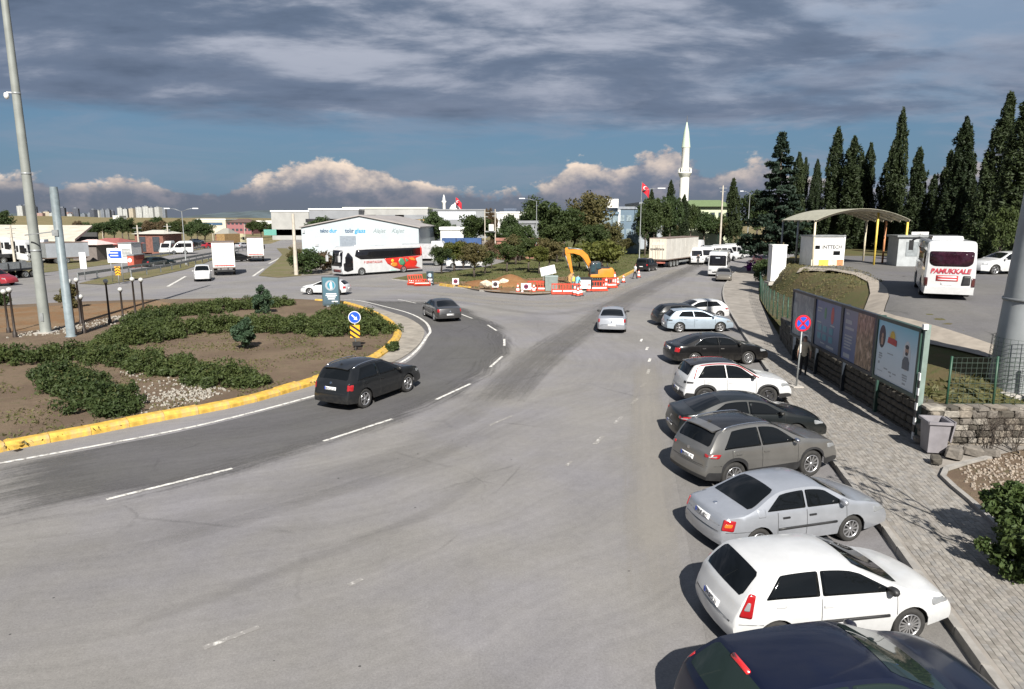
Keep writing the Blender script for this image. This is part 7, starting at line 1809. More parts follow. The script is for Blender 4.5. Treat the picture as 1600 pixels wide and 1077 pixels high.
for pl, m, nm in (([(-3.4, 1.25), (-3.0, 1.9), (-2.5, 2.0), (-2.2, 1.5), (-2.5, 1.05), (-3.1, .9)], 'green', 'painted_tree'), ([(-4.0, 1.6), (-3.3, 1.95), (-3.5, 1.35)], 'green', 'painted_leaves'), ([(-1.6, 1.6), (-1.35, 1.92), (-1.0, 1.75), (-1.2, 1.4)], 'yellow', 'painted_sun'), ([(-2.1, .9), (-2.0, 1.35), (-1.2, 1.45), (-.9, 1.15), (-1.4, .85)], 'orange', 'painted_field'), ([(-5.2, 1.5), (-4.7, 1.95), (-3.9, 1.95), (-4.3, 1.6)], 'orange', 'painted_field')):
    side_panel(c, s, pl, .018, .15, .3).build(nm, PR[m], t)
side_panel(c, s, [(-1.9, .36), (-1.6, .48), (-.9, .60), (-.75, .42)], .016, .03).build('green_stripe', PR['mint'], t)
text('P ISPARTALILAR', .40, mat('coach_text_red', (.42, .06, .05), .5), t, (1.75, 1.30, 1.62), (R(90), 0, pi), 'lettering', .004, bold=.006)
for x in (-2.5, 2.5): q = MB(); q.box((x, 0, 3.70), (1.6, 1.2, .14), taper=.9); q.build('roof_hatch', WHITE, t)
for sy in (1, -1):
    q = MB(); q.tube([(LB / 2 - .3, sy * 1.15, 3.1), (LB / 2 + .35, sy * 1.35, 3.0), (LB / 2 + .5, sy * 1.38, 2.5)], .06, 6); q.box((LB / 2 + .5, sy * 1.38, 2.2), (.2, .28, .75)); q.build('mirror', VWHITE, t)
for x in (-LB / 2 + LB * .26 - .1,): pass
# PAMUKKALE coach in the coach park, from behind
rl, rr2 = P(1443, 462, PLAT + .25), P(1518, 462, PLAT + .25); mid = (rl + rr2) / 2; az = 27.5; L2 = 8.6
fw = Vector((sin(R(az)), cos(R(az)), 0)); ctr = mid + fw * L2 / 2
t, c = bus('white coach with red lettering on its back, in the coach park', (ctr.x, ctr.y, PLAT + .03), az, L2, 2.2, 2.9, bevel=.2, taper=.10)
rear_panel(c, [(-.92, 1.80), (-.72, 1.66), (.72, 1.66), (.92, 1.80), (.95, 2.40), (-.95, 2.40)], .012, .12, .2).build('rear_window', mat('maroon_tint_glass', (.022, .006, .012), .06, var=.4, scale=6), t)
RW = Vector((-L2 / 2 - .02, 0, 0)); TXR = mat('lettering_red', (.36, .03, .05), .5, var=.05)
h, nr, _, _ = c.bvh.ray_cast(Vector((-20, 0, 1.42)), Vector((1, 0, 0)))
text('PAMUKKALE', .32, TXR, t, (h.x - .02, 0, 1.42), (R(90) - math.asin(max(-1, min(1, nr.z))), 0, -R(90)), 'lettering', .006, shear=.2, bold=.012, fit=1.72)
rear_panel(c, [(-.58, .93), (.36, .93), (.36, 1.22), (-.58, 1.22)], .012, .03).build('red_notice', PR['red'], t)
for k in range(2): rear_panel(c, [(-.5, .99 + k * .13), (.3, .99 + k * .13), (.3, 1.04 + k * .13), (-.5, 1.04 + k * .13)], .018, 0).build('printed_line', PR['white'], t)
rear_panel(c, [(.5, .72), (.88, .74), (.88, 1.22), (.56, 1.22)], .012, .05).build('engine_grille', BLACK, t)
plate_c = rear_panel(c, [(-.35, .74), (.15, .74), (.15, .86), (-.35, .86)], .014, .01); plate_c.build('licence_plate', PLATE, t)
for sy in (1, -1):
    rear_panel(c, [(sy * 1.0 - .08, .66), (sy * 1.0 + .08, .66), (sy * 1.0 + .08, 1.1), (sy * 1.0 - .08, 1.1)], .016, .04).build('taillight', mat('smoked_red_lamp', (.06, .015, .015), .15, coat=1), t)
    side_panel(c, sy, [(-L2 / 2 + .5, 1.55), (-L2 / 2 + .4, 2.42), (L2 / 2 - .8, 2.42), (L2 / 2 - .4, 1.55)], .012, .08).build('side_window', COACHG, t)
    q = MB(); q.tube([(L2 / 2, sy * 1.0, 2.9), (L2 / 2 + .3, sy * 1.35, 2.7)], .05, 6); q.box((L2 / 2 + .3, sy * 1.4, 2.4), (.15, .25, .6)); q.build('mirror', BLACK, t)
q = MB(); q.box((.3, 0, 2.95), (3.2, 1.5, .26), taper=.9); q.build('air_conditioner', VWHITE, t)
q = MB(); q.box((-L2 / 2 - .03, 0, .48), (.22, 2.1, .36), taper=.97); q.build('bumper', VWHITE, t)
# white midibus stopped on the far road, nose towards us
p = P(1119, 433); az = 197; L3 = 7.7; fw = Vector((sin(R(az)), cos(R(az)), 0)); ctr = Vector((p.x, p.y, 0)) - fw * L3 / 2
t, c = bus('white midibus facing the camera on the far right road', (ctr.x + .3, ctr.y, 0), az + 3, L3, 2.30, 3.05, 'midibus', cat='midibus', bevel=.2, Rw=.40)
front_panel(c, [(-1.0, 1.35), (1.0, 1.35), (.96, 2.62), (-.96, 2.62)], .012, .12).build('windscreen', COACHG, t)
front_panel(c, [(-.3, 2.25), (.25, 2.25), (.25, 2.38), (-.3, 2.38)], .02, .02).build('route_card', PR['grey'], t)
for sy in (1, -1):
    front_panel(c, [(sy * .85 - .17, .72), (sy * .85 + .17, .72), (sy * .85 + .17, .92), (sy * .85 - .17, .92)], .014, .05).build('headlight', CLEAR, t)
    side_panel(c, sy, [(-L3 / 2 + .3, 1.45), (-L3 / 2 + .3, 2.6), (L3 / 2 - .6, 2.6), (L3 / 2 - .35, 1.45)], .012, .08).build('side_window', COACHG, t)
    q = MB(); q.tube([(L3 / 2 - .2, sy * 1.05, 2.5), (L3 / 2 + .2, sy * 1.35, 2.4)], .04, 6); q.box((L3 / 2 + .2, sy * 1.38, 2.1), (.15, .22, .5)); q.build('mirror', BLACK, t)
q = front_panel(c, [(-.6, .5), (.6, .5), (.6, .64), (-.6, .64)], .012, .03); q.build('grille', BLACK, t)
# row of white minibuses
def minibus(label, pos, az, group='white minibuses in a row', L=6.8):
    root = thing('minibus', label, 'minibus', pos, R(90 - az), group); H = 2.65
    prof = [(-L / 2 + .05, .35), (L / 2 - .1, .35), (L / 2, .55), (L / 2 - .05, 1.0), (L / 2 - .75, 1.22), (L / 2 - 1.45, 2.2), (L / 2 - 2.0, H - .08), (L / 2 - 2.6, H), (-L / 2 + .3, H), (-L / 2 + .02, H - .3), (-L / 2, 1.2)]
    bm = bev_prism(prof, 2.0, .12, 2, .12); c = shell_of(bm); bm_obj(bm, 'body', VWHITE, root, 30)
    for s in (1, -1):
        for x0, x1 in ((-L / 2 + .3, -L / 2 + 1.5), (-L / 2 + 1.65, -L / 2 + 2.9), (-L / 2 + 3.05, -L / 2 + 4.2)): side_panel(c, s, rect(x0, 1.4, x1, 2.2), .01, .08).build('side_window', COACHG, root)
        side_panel(c, s, [(L / 2 - 2.4, 1.35), (L / 2 - 1.1, 1.35), (L / 2 - 1.6, 2.1), (L / 2 - 2.4, 2.15)], .01, .06).build('side_window', COACHG, root)
        rear_panel(c, [(s * .88 - .07, .9), (s * .88 + .07, .9), (s * .88 + .07, 1.5), (s * .88 - .07, 1.5)], .012, .03).build('taillight', REDLAMP, root)
        front_panel(c, [(s * .75 - .16, .8), (s * .75 + .16, .8), (s * .75 + .16, 1.02), (s * .75 - .16, 1.02)], .012, .04).build('headlight', CLEAR, root)
    rear_panel(c, [(-.82, 1.45), (.82, 1.45), (.78, 2.25), (-.78, 2.25)], .012, .08).build('rear_window', COACHG, root)
    front_panel(c, [(-.82, 1.32), (.82, 1.32), (.76, 2.15), (-.76, 2.15)], .012, .08).build('windscreen', COACHG, root)
    rear_panel(c, rect(-.9, .4, .9, .62), .012, .04).build('bumper', BLACK, root)
    tm, rm = wheel_meshes(.36, .22, 'disc', STEEL)
    for x in (L / 2 - 1.0, -L / 2 + 1.5):
        for s in (1, -1):
            side_panel(c, s, [(x + .44 * cos(pi * k / 8), .36 + .44 * sin(pi * k / 8)) for k in range(9)], .006, 0).build('wheel_arch', SEAM, root)
            w = link('wheel', tm, root, (x, s * .91, .36), (0, 0, 0 if s > 0 else pi)); link('rim', rm, w)
    q = MB(); q.box((0, 0, .36), (L * .9, 1.7, .2)); q.build('underbody', SEAM, root)
    return root
for px, Y_, az, lb in ((1086, 110, 187, 'white minibus front hidden behind the lorry, half covered by its trailer'), (1104, 112, 190, 'white minibus with its front towards the camera beside the dark figure'), (1124, 117, 62, 'white minibus third in the row, brightly lit doors'), (1139, 122, 58, 'white minibus fourth in the row, dark side windows'), (1155, 127, 52, 'white minibus at the right end of the row, seen from behind')):
    p = W(px, 390, Y_); minibus(lb, (p.x, Y_, 0), az)
p = P(724, 420); minibus('white van behind the small trees of the island', (p.x, p.y + 2, 0), 262, None, 5.4)
p = P(284, 397); minibus('white and green van in the filling station yard, right of its pair', (p.x, p.y, 0), 250, 'vans in the filling station yard', 4.6); p = P(262, 397); minibus('white van in the filling station yard, left of its pair', (p.x, p.y, 0), 170, 'vans in the filling station yard', 4.4)
# ------------------------------------------------------------------ lorries
TILT = mat('trailer_tilt', (.50, .485, .45), .6, var=.07, scale=.7, dirt=.3, dcol=(.36, .32, .26)); TILTR = mat('trailer_back', (.60, .55, .46), .6, var=.08, scale=.8, dirt=.35, dcol=(.33, .26, .19)); RAILM = mat('rail_brown', (.16, .12, .10), .6, var=.2)
def box_body(root, x0, x1, Wd, z0, z1, ms, mr, doors=True, nm='box_body'):
    q = MB(); q.box(((x0 + x1) / 2, 0, (z0 + z1) / 2), (x1 - x0, Wd, z1 - z0)); q.build(nm, ms, root)
    q = MB(); q.box((x0 - .03, 0, (z0 + z1) / 2), (.06, Wd * .985, (z1 - z0) * .985)); rd = q.build('rear_door', mr, root)
    if doors:
        q = MB(); q.box((x0 - .065, 0, (z0 + z1) / 2), (.012, .03, (z1 - z0) * .97)); q.build('door_gap', SEAM, rd)
        q = MB()
        for y in (-.75, -.25, .25, .75): q.tube([(x0 - .08, y * Wd / 2.5, z0 + .1), (x0 - .08, y * Wd / 2.5, z1 - .1)], .02, 5)
        q.build('lock_rod', STEEL, rd)
    q = MB(); q.box(((x0 + x1) / 2, 0, z1 + .03), (x1 - x0 + .06, Wd + .05, .12)); q.box(((x0 + x1) / 2, 0, z0 - .06), (x1 - x0, Wd + .03, .14)); q.build('rail', RAILM, root)
def lorry_wheels(root, xs, Wd, Rw=.5, double=False):
    tm, rm = wheel_meshes(Rw, .32, 'disc', STEEL)
    for x in xs:
        for s in (1, -1): w = link('wheel', tm, root, (x, s * (Wd / 2 - .18), Rw), (0, 0, 0 if s > 0 else pi)); link('rim', rm, w)
def cab(root, xf, H, Wd=2.45, m=VWHITE, Lc=2.1, z0=.5):
    prof = [(xf - Lc, z0 + .25), (xf - .08, z0), (xf, z0 + .3), (xf - .02, 1.75), (xf - .22, H - .45), (xf - .55, H - .05), (xf - .9, H), (xf - Lc, H)]
    bm = bev_prism(prof, Wd, .12, 2, .04); c = shell_of(bm); bm_obj(bm, 'cab', m, root, 30)
    front_panel(c, [(-1.0, 1.72), (1.0, 1.72), (.95, H - .75), (-.95, H - .75)], .012, .08).build('windscreen', COACHG, root)
    front_panel(c, [(-.85, 1.0), (.85, 1.0), (.85, 1.45), (-.85, 1.45)], .012, .06).build('grille', BLACK, root)
    for s in (1, -1):
        side_panel(c, s, [(xf - 1.35, 1.75), (xf - .35, 1.62), (xf - .42, H - .85), (xf - 1.35, H - .85)], .01, .06).build('side_window', COACHG, root)
        side_panel(c, s, rect(xf - Lc + .12, 1.9, xf - 1.6, H - .9), .01, .05).build('side_window', COACHG, root)
        front_panel(c, [(s * .95 - .16, .75), (s * .95 + .16, .75), (s * .95 + .16, .95), (s * .95 - .16, .95)], .012, .04).build('headlight', CLEAR, root)
        q = MB(); q.box((xf - .15, s * (Wd / 2 + .18), 2.2), (.12, .2, .7)); q.build('mirror', BLACK, root)
    return c
def chassis(root, x0, x1, z=.85):
    q = MB()
    for y in (-.42, .42): q.box(((x0 + x1) / 2, y, z), (x1 - x0, .12, .28))
    q.build('chassis', SEAM, root)
# articulated lorry on the right
rp = P(1016, 416); az = 34; fw = Vector((sin(R(az)), cos(R(az)), 0)); L4 = 13.6
ctr = Vector((rp.x + .2, rp.y - 4.0, 0)) + fw * L4 / 2
t = thing('lorry', 'long pale curtain sided articulated lorry parked at the right kerb', 'lorry', ctr, R(90 - az))
box_body(t, -L4 / 2, L4 / 2, 2.6, 1.25, 4.25, TILT, TILTR); lorry_wheels(t, (-L4 / 2 + 2.2, -L4 / 2 + 3.5, -L4 / 2 + 4.8, L4 / 2 - 1.0, L4 / 2 + 2.6), 2.55); chassis(t, -L4 / 2, L4 / 2 + 3.3)
cab(t, L4 / 2 + 3.6, 3.7)
text('speditrans', .52, mat('dark_lettering', (.06, .05, .05), .6), t, (-L4 / 2 - .09, .05, 2.75), (R(90), 0, -R(90)), bold=.008); q = MB(); q.box((-L4 / 2 - .07, 0, 3.5), (.02, 1.9, .5)); q.build('pale_panel', mat('pale_back_panel', (.62, .58, .50), .6, var=.05), t)
q = MB(); q.box((-L4 / 2 - .05, 0, .78), (.14, 2.4, .22)); q.build('bumper', mat('reflector_bumper', (.35, .12, .09), .5, var=.2), t)
q = MB()
for k in range(1, 7):
    for s in (1, -1): q.box((-L4 / 2 + L4 * k / 7, s * 1.305, 2.75), (.05, .02, 2.9))
q.build('curtain_post', TILT, t)
q = MB(); q.box((1.0, 0, .7), (3.5, 2.4, .25)); q.build('side_guard', STEEL, t)
# box lorry and second lorry on the highway
for px, py, W0, H1, L_, az, lb, ms in ((351.5, 431, 2.6, 3.95, 8.0, 338, 'white box lorry seen from behind on the highway slip road', WHITE), (400.5, 409.5, 2.55, 3.75, 7.5, 340, 'second white box lorry farther up the highway', WHITE)):
    rp = P(px, py); fw = Vector((sin(R(az)), cos(R(az)), 0)); ctr = rp + fw * L_ / 2
    t = thing('lorry', lb, 'lorry', ctr, R(90 - az), 'box lorries on the highway')
    box_body(t, -L_ / 2, L_ / 2 - 2.0, W0, 1.05, H1 + .15, TILT, ms); cab(t, L_ / 2, 3.2); lorry_wheels(t, (-L_ / 2 + 1.6, L_ / 2 - 1.2), W0); chassis(t, -L_ / 2, L_ / 2 - .5)
    q = MB(); q.box((-L_ / 2 - .06, 0, .62), (.14, 2.35, .2)); q.build('bumper', BLACK, t)
    q = MB(); q.box((-L_ / 2 - .10, 0, 1.28), (.02, 2.3, .12)); q.build('marker_strip', mat('marker_red', (.45, .05, .04)), t)
p = P(688, 416); t = thing('lorry', 'white lorry cab emerging behind the coach', 'lorry', (p.x - 2.8, p.y + 1.8, 0), R(-4)); cab(t, 3.6, 3.75, z0=.45); q = MB(); q.box((-.8, 0, 2.2), (4.6, 2.4, 2.2)); q.build('tipper_body', mat('tipper_grey', (.35, .35, .36), .6, var=.15), t); lorry_wheels(t, (2.3, -1.5, -2.6), 2.5); chassis(t, -3, 3.2)
p = P(362, 386); t = thing('lorry', 'yellow and cream tanker lorry far up the highway', 'lorry', (p.x, p.y, 0), R(75)); q = MB(); q.box((-1, 0, 2.2), (6, 2.4, 2.3)); q.build('tank_body', mat('ochre_paint', (.25, .16, .07), .5, var=.2), t); cab(t, 4.2, 3.3, m=mat('cream_cab', (.6, .55, .35), .4)); lorry_wheels(t, (2.8, -2.2), 2.4); chassis(t, -4, 3.5)
# yard lorries at the left
for px, py, lb, az in ((30, 412, 'white lorry tractor in the yard left of the camera mast', 100), (72, 410, 'white lorry tractor between the camera mast and the grey trailer', 170), (5, 404, 'white lorry with dark cab side at the left edge of the yard', 95)):
    p = P(px, py); t = thing('lorry', lb, 'lorry', (p.x, p.y, 0), R(90 - az), 'lorries in the left yard'); cab(t, 3.0, 3.8); chassis(t, -3.2, 2.6); lorry_wheels(t, (1.7, -1.6, -2.8), 2.45); q = MB(); q.box((-1.6, 0, 1.25), (2.4, 2.3, .5)); q.build('fifth_wheel_deck', BLACK, t)
a, b = P(78, 412), P(143, 409); t = thing('trailer', 'grey box trailer parked in the left yard', 'trailer', ((a.x + b.x) / 2, a.y + 1.2, 0), atan2(b.y - a.y, b.x - a.x)); w = (b - a).length
box_body(t, -w / 2, w / 2, 2.5, 1.0, 3.3, mat('grey_trailer_side', (.27, .29, .32), .6, var=.1, scale=.6, dirt=.2), STEEL, False); lorry_wheels(t, (-w / 2 + 1.5, -w / 2 + 2.8), 2.5); chassis(t, -w / 2, w / 2)
a, b = P(-30, 440), P(46, 433); t = thing('lorry', 'grey flatbed lorry with low metal sides at the left roadside', 'lorry', ((a.x + b.x) / 2, (a.y + b.y) / 2 + 1.2, 0), atan2(b.y - a.y, b.x - a.x) + pi); w = (b - a).length
q = MB(); q.box((0, 0, 1.05), (w, 2.4, .2)); q.build('deck', BLACK, t)
for y in (-1.2, 1.2):
    for k in range(3): q = MB(); q.box((0, y, 1.32 + k * .22), (w, .06, .2)); q.build('side_board', STEEL, t)
for k in range(5): q = MB(); q.box((-w / 2 + w * k / 4, 1.25, 1.5), (.12, .05, .8)); q.build('stanchion', BLACK, t)
cab(t, w / 2 + 2.1, 2.9, m=paint('grey_cab', (.2, .2, .2)), Lc=1.9); lorry_wheels(t, (-w / 2 + 1.3, -w / 2 + 2.4, w / 2 + .9), 2.3, .45)
make_car('mpv', 'dark red car low at the left edge by the flatbed lorry', (P(-8, 446).x, P(-8, 446).y, 0), 100, REDP, 'cars on the highway', low=True, plate=0, name='moving_car')
# ------------------------------------------------------------------ excavator
EXY = mat('excavator_yellow', (.55, .20, .015), .45, var=.10, scale=2, dirt=.25, dcol=(.22, .13, .06)); EXB = mat('excavator_black', (.02, .02, .022), .55, var=.2)
ep = P(937, 449); t = thing('excavator', 'yellow orange crawler excavator with raised bent arm digging beside the road', 'excavator', (ep.x, ep.y + 1.5, .12), R(182)); t.scale = (.8, .8, .86)
for s in (1, -1):
    q = MB(); pr = [(-1.7, .25), (-1.45, .02), (1.45, .02), (1.7, .25), (1.7, .55), (1.45, .82), (-1.45, .82), (-1.7, .55)]; q.xprism(pr, s * 1.05 - .28, s * 1.05 + .28); tr_ = q.build('track', EXB, t)
    q = MB()
    for k in range(11): q.box((-1.5 + k * .3, s * 1.05, .84), (.12, .58, .05)); q.box((-1.5 + k * .3, s * 1.05, .02), (.12, .58, .05))
    q.build('track_shoe', STEEL, tr_)
    q = MB()
    for k in range(5): q.lathe([(.2, -.3), (.2, .3)], 10, (-1.2 + k * .6, s * 1.05, .36), 'Y')
    q.build('roller', EXB, tr_)
q = MB(); q.box((0, 0, .6), (1.6, 1.7, .4)); q.lathe([(.6, .7), (.6, 1.0)], 16); q.build('undercarriage', EXB, t)
bm = bev_prism([(-1.5, 1.0), (1.2, 1.0), (1.2, 1.35), (.2, 1.4), (.2, 1.9), (-.3, 2.05), (-1.5, 2.05), (-1.6, 1.6)], 2.3, .1, 2); bm_obj(bm, 'upper_body', EXY, t, 30)
bm = bev_prism([(-1.95, 1.05), (-1.3, 1.02), (-1.3, 2.15), (-1.7, 2.15), (-1.95, 1.8)], 2.35, .12, 2); bm_obj(bm, 'counterweight', EXY, t, 30)
bm = bev_prism([(-.25, 1.3), (1.25, 1.3), (1.3, 1.9), (1.05, 2.9), (.0, 2.95), (-.25, 2.7)], .95, .07, 2); c = shell_of(bm); cb = bm_obj(bm, 'cab', EXB, t, 30, (0, .62, 0))
for pts, nm in (((-.15, 1.95, .45, 2.8), 'cab_window'), ((.55, 1.5, 1.15, 2.75), 'cab_window')):
    for s in (1, -1):
        o = side_panel(c, s, rect(*pts), .01, .05).build(nm, mat('cab_glass', (.03, .055, .065), .06), t); o.location = (0, .62, 0)
q = MB(); q.box((1.26, .62, 2.3), (.03, .8, .9)); q.build('cab_window', mat('cab_glass', (.03, .055, .065)), t)
q = MB(); q.box((-.9, 0, 2.12), (1.3, 1.6, .14)); q.build('engine_cover', EXB, t); q = MB(); q.tube([(-1.3, -.6, 2.05), (-1.3, -.6, 2.6)], .07, 8); q.build('exhaust', EXB, t)
def arm(pts, ws, y0, y1, nm, m):
    """flat sided beam along a bent centre line, width ws at each point"""
    up = []; dn = []; N = len(pts)
    for i in range(N):
        a = Vector(pts[max(0, i - 1)]); b = Vector(pts[min(N - 1, i + 1)]); d = (b - a).normalized(); n_ = Vector((-d.y, d.x)); p = Vector(pts[i]); up.append(p + n_ * ws[i] / 2); dn.append(p - n_ * ws[i] / 2)
    q = MB()
    for i in range(N - 1):
        vs = []
        for y in (y0, y1):
            for v in (up[i], up[i + 1], dn[i + 1], dn[i]): vs.append((v.x, y, v.y))
        q.add(vs, [(0, 1, 2, 3), (7, 6, 5, 4), (0, 4, 5, 1), (2, 6, 7, 3)] + ([(0, 3, 7, 4)] if i == 0 else []) + ([(1, 5, 6, 2)] if i == N - 2 else []), False)
    return q.build(nm, m, t)
arm([(.75, 1.5), (1.15, 2.5), (1.7, 3.45), (2.3, 3.95), (3.3, 4.12), (4.2, 4.1)], [.42, .55, .72, .7, .5, .38], -.52, -.10, 'boom', EXY)
arm([(4.3, 4.55), (4.1, 3.95), (3.75, 2.6), (3.45, 1.35)], [.3, .62, .42, .26], -.46, -.16, 'stick', EXY)
for a, b, nm in (((.95, 1.3), (2.1, 3.35), 'boom_cylinder'), ((2.2, 4.32), (4.15, 4.55), 'stick_cylinder'), ((4.35, 3.6), (3.8, 1.9), 'bucket_cylinder')):
    q = MB(); A = Vector((a[0], -.31, a[1])); B_ = Vector((b[0], -.31, b[1])); q.tube([A, A.lerp(B_, .55)], .085, 8); q.tube([A.lerp(B_, .5), B_], .05, 8); q.build(nm, STEEL, t)
q = MB(); q.xprism([(3.25, 1.5), (3.65, 1.45), (4.05, .95), (4.0, .5), (3.6, .22), (3.0, .28), (2.75, .55), (3.2, .75), (3.35, 1.1)], -.85, .25)
for k in range(5): q.box((2.72, -.75 + k * .22, .5), (.22, .08, .08))
q.build('bucket', mat('bucket_mud', (.36, .22, .09), .8, var=.3, scale=3), t)
q = MB(); q.box((2.4, -.525, 3.9), (.7, .01, .32)); q.build('dark_badge', EXB, t)
# ------------------------------------------------------------------ roadworks
ORN = mat('orange_plastic', (.46, .05, .025), .5, var=.2, dirt=.1); CONEW = mat('reflective_white', (.72, .72, .70), .4, var=.05)
def barrier_mesh(w):
    q = MB(); q.box((0, 0, .09), (w, .42, .14)); q.box((0, 0, .32), (w, .12, .36), taper=1); q.box((0, 0, .96), (w, .1, .12))
    for k in range(7): q.box((-w / 2 + .05 + (w - .1) * k / 6, 0, .72), (.07, .09, .46))
    return q.mesh('panel', ORN)
BM_ = barrier_mesh(1.75)
def barrier(label, px, py, rz, tilt=0.0, z=.03):
    p = P(px, py, z); t = thing('barrier', label, 'barrier', p, rz, 'orange plastic barriers round the roadworks'); t.rotation_euler = (tilt, 0, rz); link('panel', BM_, t)
    q = MB(); q.box((0, -.075, .32), (1.5, .012, .14)); q.build('reflector_strip', CONEW, t)
for a in ((838, 455, .1, 0, 'orange barrier left of the grey bin by the earth heap'), (853, 456, -.05, 0, 'orange barrier touching the grey bin'), (876, 460, 0, 0, 'orange barrier nearest the camera, left end'), (892, 460, .08, 0, 'orange barrier nearest the camera, right end'), (936, 455, .25, 0, 'orange barrier right of the white roadworks board'), (952, 450, .35, 0, 'orange barrier under the excavator tracks'), (648, 446, -.3, -1.0, 'toppled orange barrier left of the small dark advertising stand'), (660, 447, .2, -.9, 'second toppled orange barrier touching the small advertising stand'), (650, 443, .5, -.4, 'leaning orange barrier behind the toppled pair')):
    barrier(a[4], a[0], a[1], a[2], a[3])
q = MB(); q.box((0, 0, .03), (.46, .46, .06)); CB = q.mesh('base', mat('cone_base', (.03, .03, .03), .8))
q = MB(); q.lathe([(.19, .06), (.155, .22)], 14); q.lathe([(.115, .40), (.09, .52)], 14); q.lathe([(.055, .66), (.03, .78), (.001, .79)], 14); CC = q.mesh('cone_body', ORN)
q = MB(); q.lathe([(.155, .22), (.115, .40)], 14); q.lathe([(.09, .52), (.055, .66)], 14); CW = q.mesh('reflective_band', CONEW)
for px, py, s, lb in ((809, 458, 1.2, 'traffic cone left of the no entry board by the earth heap'), (834, 458, 1.2, 'traffic cone right of the no entry board by the earth heap'), (898, 462, 1.3, 'left of three traffic cones in front of the worker'), (903, 463, 1.2, 'middle of three traffic cones in front of the worker'), (907, 462, 1.3, 'right of three traffic cones in front of the worker'), (920, 456, 1.5, 'white and orange traffic cone beside the white roadworks board'), (947, 451, 1.5, 'tall traffic cone right of the orange barriers'), (960, 447, 1.9, 'tallest traffic cone by the road edge'), (974, 442, 1.2, 'traffic cone halfway to the walking man'), (965, 445, 1.1, 'small traffic cone beside the tallest cone'), (998, 434, 1.2, 'traffic cone beside the walking man'), (816, 459, .8, 'low traffic cone by the earth heap')):
    p = P(px, py, .01); t = thing('traffic_cone', lb, 'traffic cone', p, 0, 'traffic cones round the roadworks'); t.scale = (s * .95, s * .95, s); link('base', CB, t); link('cone_body', CC, t); link('reflective_band', CW, t)
def works_sign(label, px, py, w, h, m, round_=True, zoff=.3):
    w *= .85; h *= .85
    p = P(px, py, .02); t = thing('roadworks_sign', label, 'roadworks sign', p); q = MB(); q.box((0, 0, zoff + h / 2), (w, .04, h)); q.build('panel', WHITE, t)
    if round_:
        q = MB(); q.disc((0, -.03, zoff + h / 2), h * .36, (0, -1, 0), 18, th=.008); q.build('red_disc', m, t); q = MB(); q.box((0, -.045, zoff + h / 2), (h * .45, .01, h * .12)); q.build('white_bar', INK, t)
    q = MB()
    for x in (-w * .4, w * .4): q.bar((x, .02, 0), (x, .02, zoff), .05); q.bar((x, .35, 0), (x, .03, zoff), .04)
    q.build('stand_leg', mat('stand_red', (.4, .05, .05)), t); return t
DSIGN = mat('sign_maroon', (.16, .02, .06), .5)
works_sign('small white no entry board on legs in front of the earth heap', 822, 458, 1.15, .75, DSIGN); works_sign('square white board with a dark disc left of the earth heap', 774, 454, .75, .75, mat('sign_dark', (.05, .03, .04), .5)); works_sign('square white board with a red disc beside the yellow kerb pieces', 712, 449, .8, .75, DSIGN)
t = works_sign('white roadworks board with black frame beside the worker', 914, 456, 1.25, 1.0, INK, False); q = MB(); q.box((0, .03, .85), (1.4, .03, 1.15)); q.build('black_frame', INK, t)
p = P(856, 442, .1); t = thing('info_panel', 'tilted white information panel behind the grey bin', 'information panel', p, R(-12)); q = MB(); q.box((0, 0, 1.35), (1.7, .06, .95), m=Matrix.Rotation(R(-14), 3, 'Y')); q.build('panel', WHITE, t); q = MB(); q.bar((-.5, .05, 0), (-.5, .05, 1.3), .06); q.bar((.5, .05, 0), (.5, .05, 1.4), .06); q.build('leg', STEEL, t)
p = P(861, 456, .03); t = thing('waste_bin', 'grey green waste container among the orange barriers', 'bin', p); q = MB(); q.box((0, 0, .8), (1.15, .9, 1.35), taper=1.08); q.build('body', mat('grey_green_bin', (.17, .21, .20), .6, var=.12), t); q = MB(); q.box((0, 0, 1.52), (1.3, 1.0, .1)); q.build('lid', mat('grey_green_lid', (.24, .29, .28), .6), t)
# wheelie bin by the wall
BING = mat('bin_grey', (.20, .19, .205), .5, var=.12, scale=3, dirt=.2)
t = thing('wheelie_bin', 'grey wheelie bin standing by the end of the stone wall, lid hanging open', 'wheelie bin', (12.60, 19.55, .135), R(-10))
q = MB(); vs = []
for z, w, d in ((.06, .49, .52), (1.02, .575, .70)):
    vs += [(-w / 2, -d / 2, z), (w / 2, -d / 2, z), (w / 2, d / 2, z), (-w / 2, d / 2, z)]
vs += [(x * .93, y * .93, 1.02) for x, y, z in vs[4:8]] + [(x * .93, y * .93, .2) for x, y, z in vs[0:4]]
q.add(vs, [(3, 2, 1, 0), (0, 1, 5, 4), (1, 2, 6, 5), (2, 3, 7, 6), (3, 0, 4, 7), (4, 5, 9, 8), (5, 6, 10, 9), (6, 7, 11, 10), (7, 4, 8, 11), (8, 9, 13, 12), (9, 10, 14, 13), (10, 11, 15, 14), (11, 8, 12, 15), (12, 13, 14, 15)]); q.build('body', BING, t)
q = MB(); q.box((0, -.37, .99), (.66, .06, .08)); q.box((0, .37, .99), (.66, .06, .08)); q.box((-.32, 0, .99), (.05, .74, .08)); q.box((.32, 0, .99), (.05, .74, .08)); q.build('rim', BING, t)
q = MB(); q.box((.38, .05, .72), (.04, .68, .62), m=Matrix.Rotation(R(8), 3, 'Y')); q.build('lid', BING, t)
for y in (-.28, .28): q = MB(); q.lathe([(.001, -.04), (.11, -.04), (.11, .04), (.001, .04)], 16, (.26, y, .05), 'Y'); q.build('wheel', TYRE, t)
q = MB(); q.tube([(.33, -.26, .95), (.42, -.26, 1.0), (.42, .26, 1.0), (.33, .26, .95)], .018, 6); q.build('handle', BING, t)
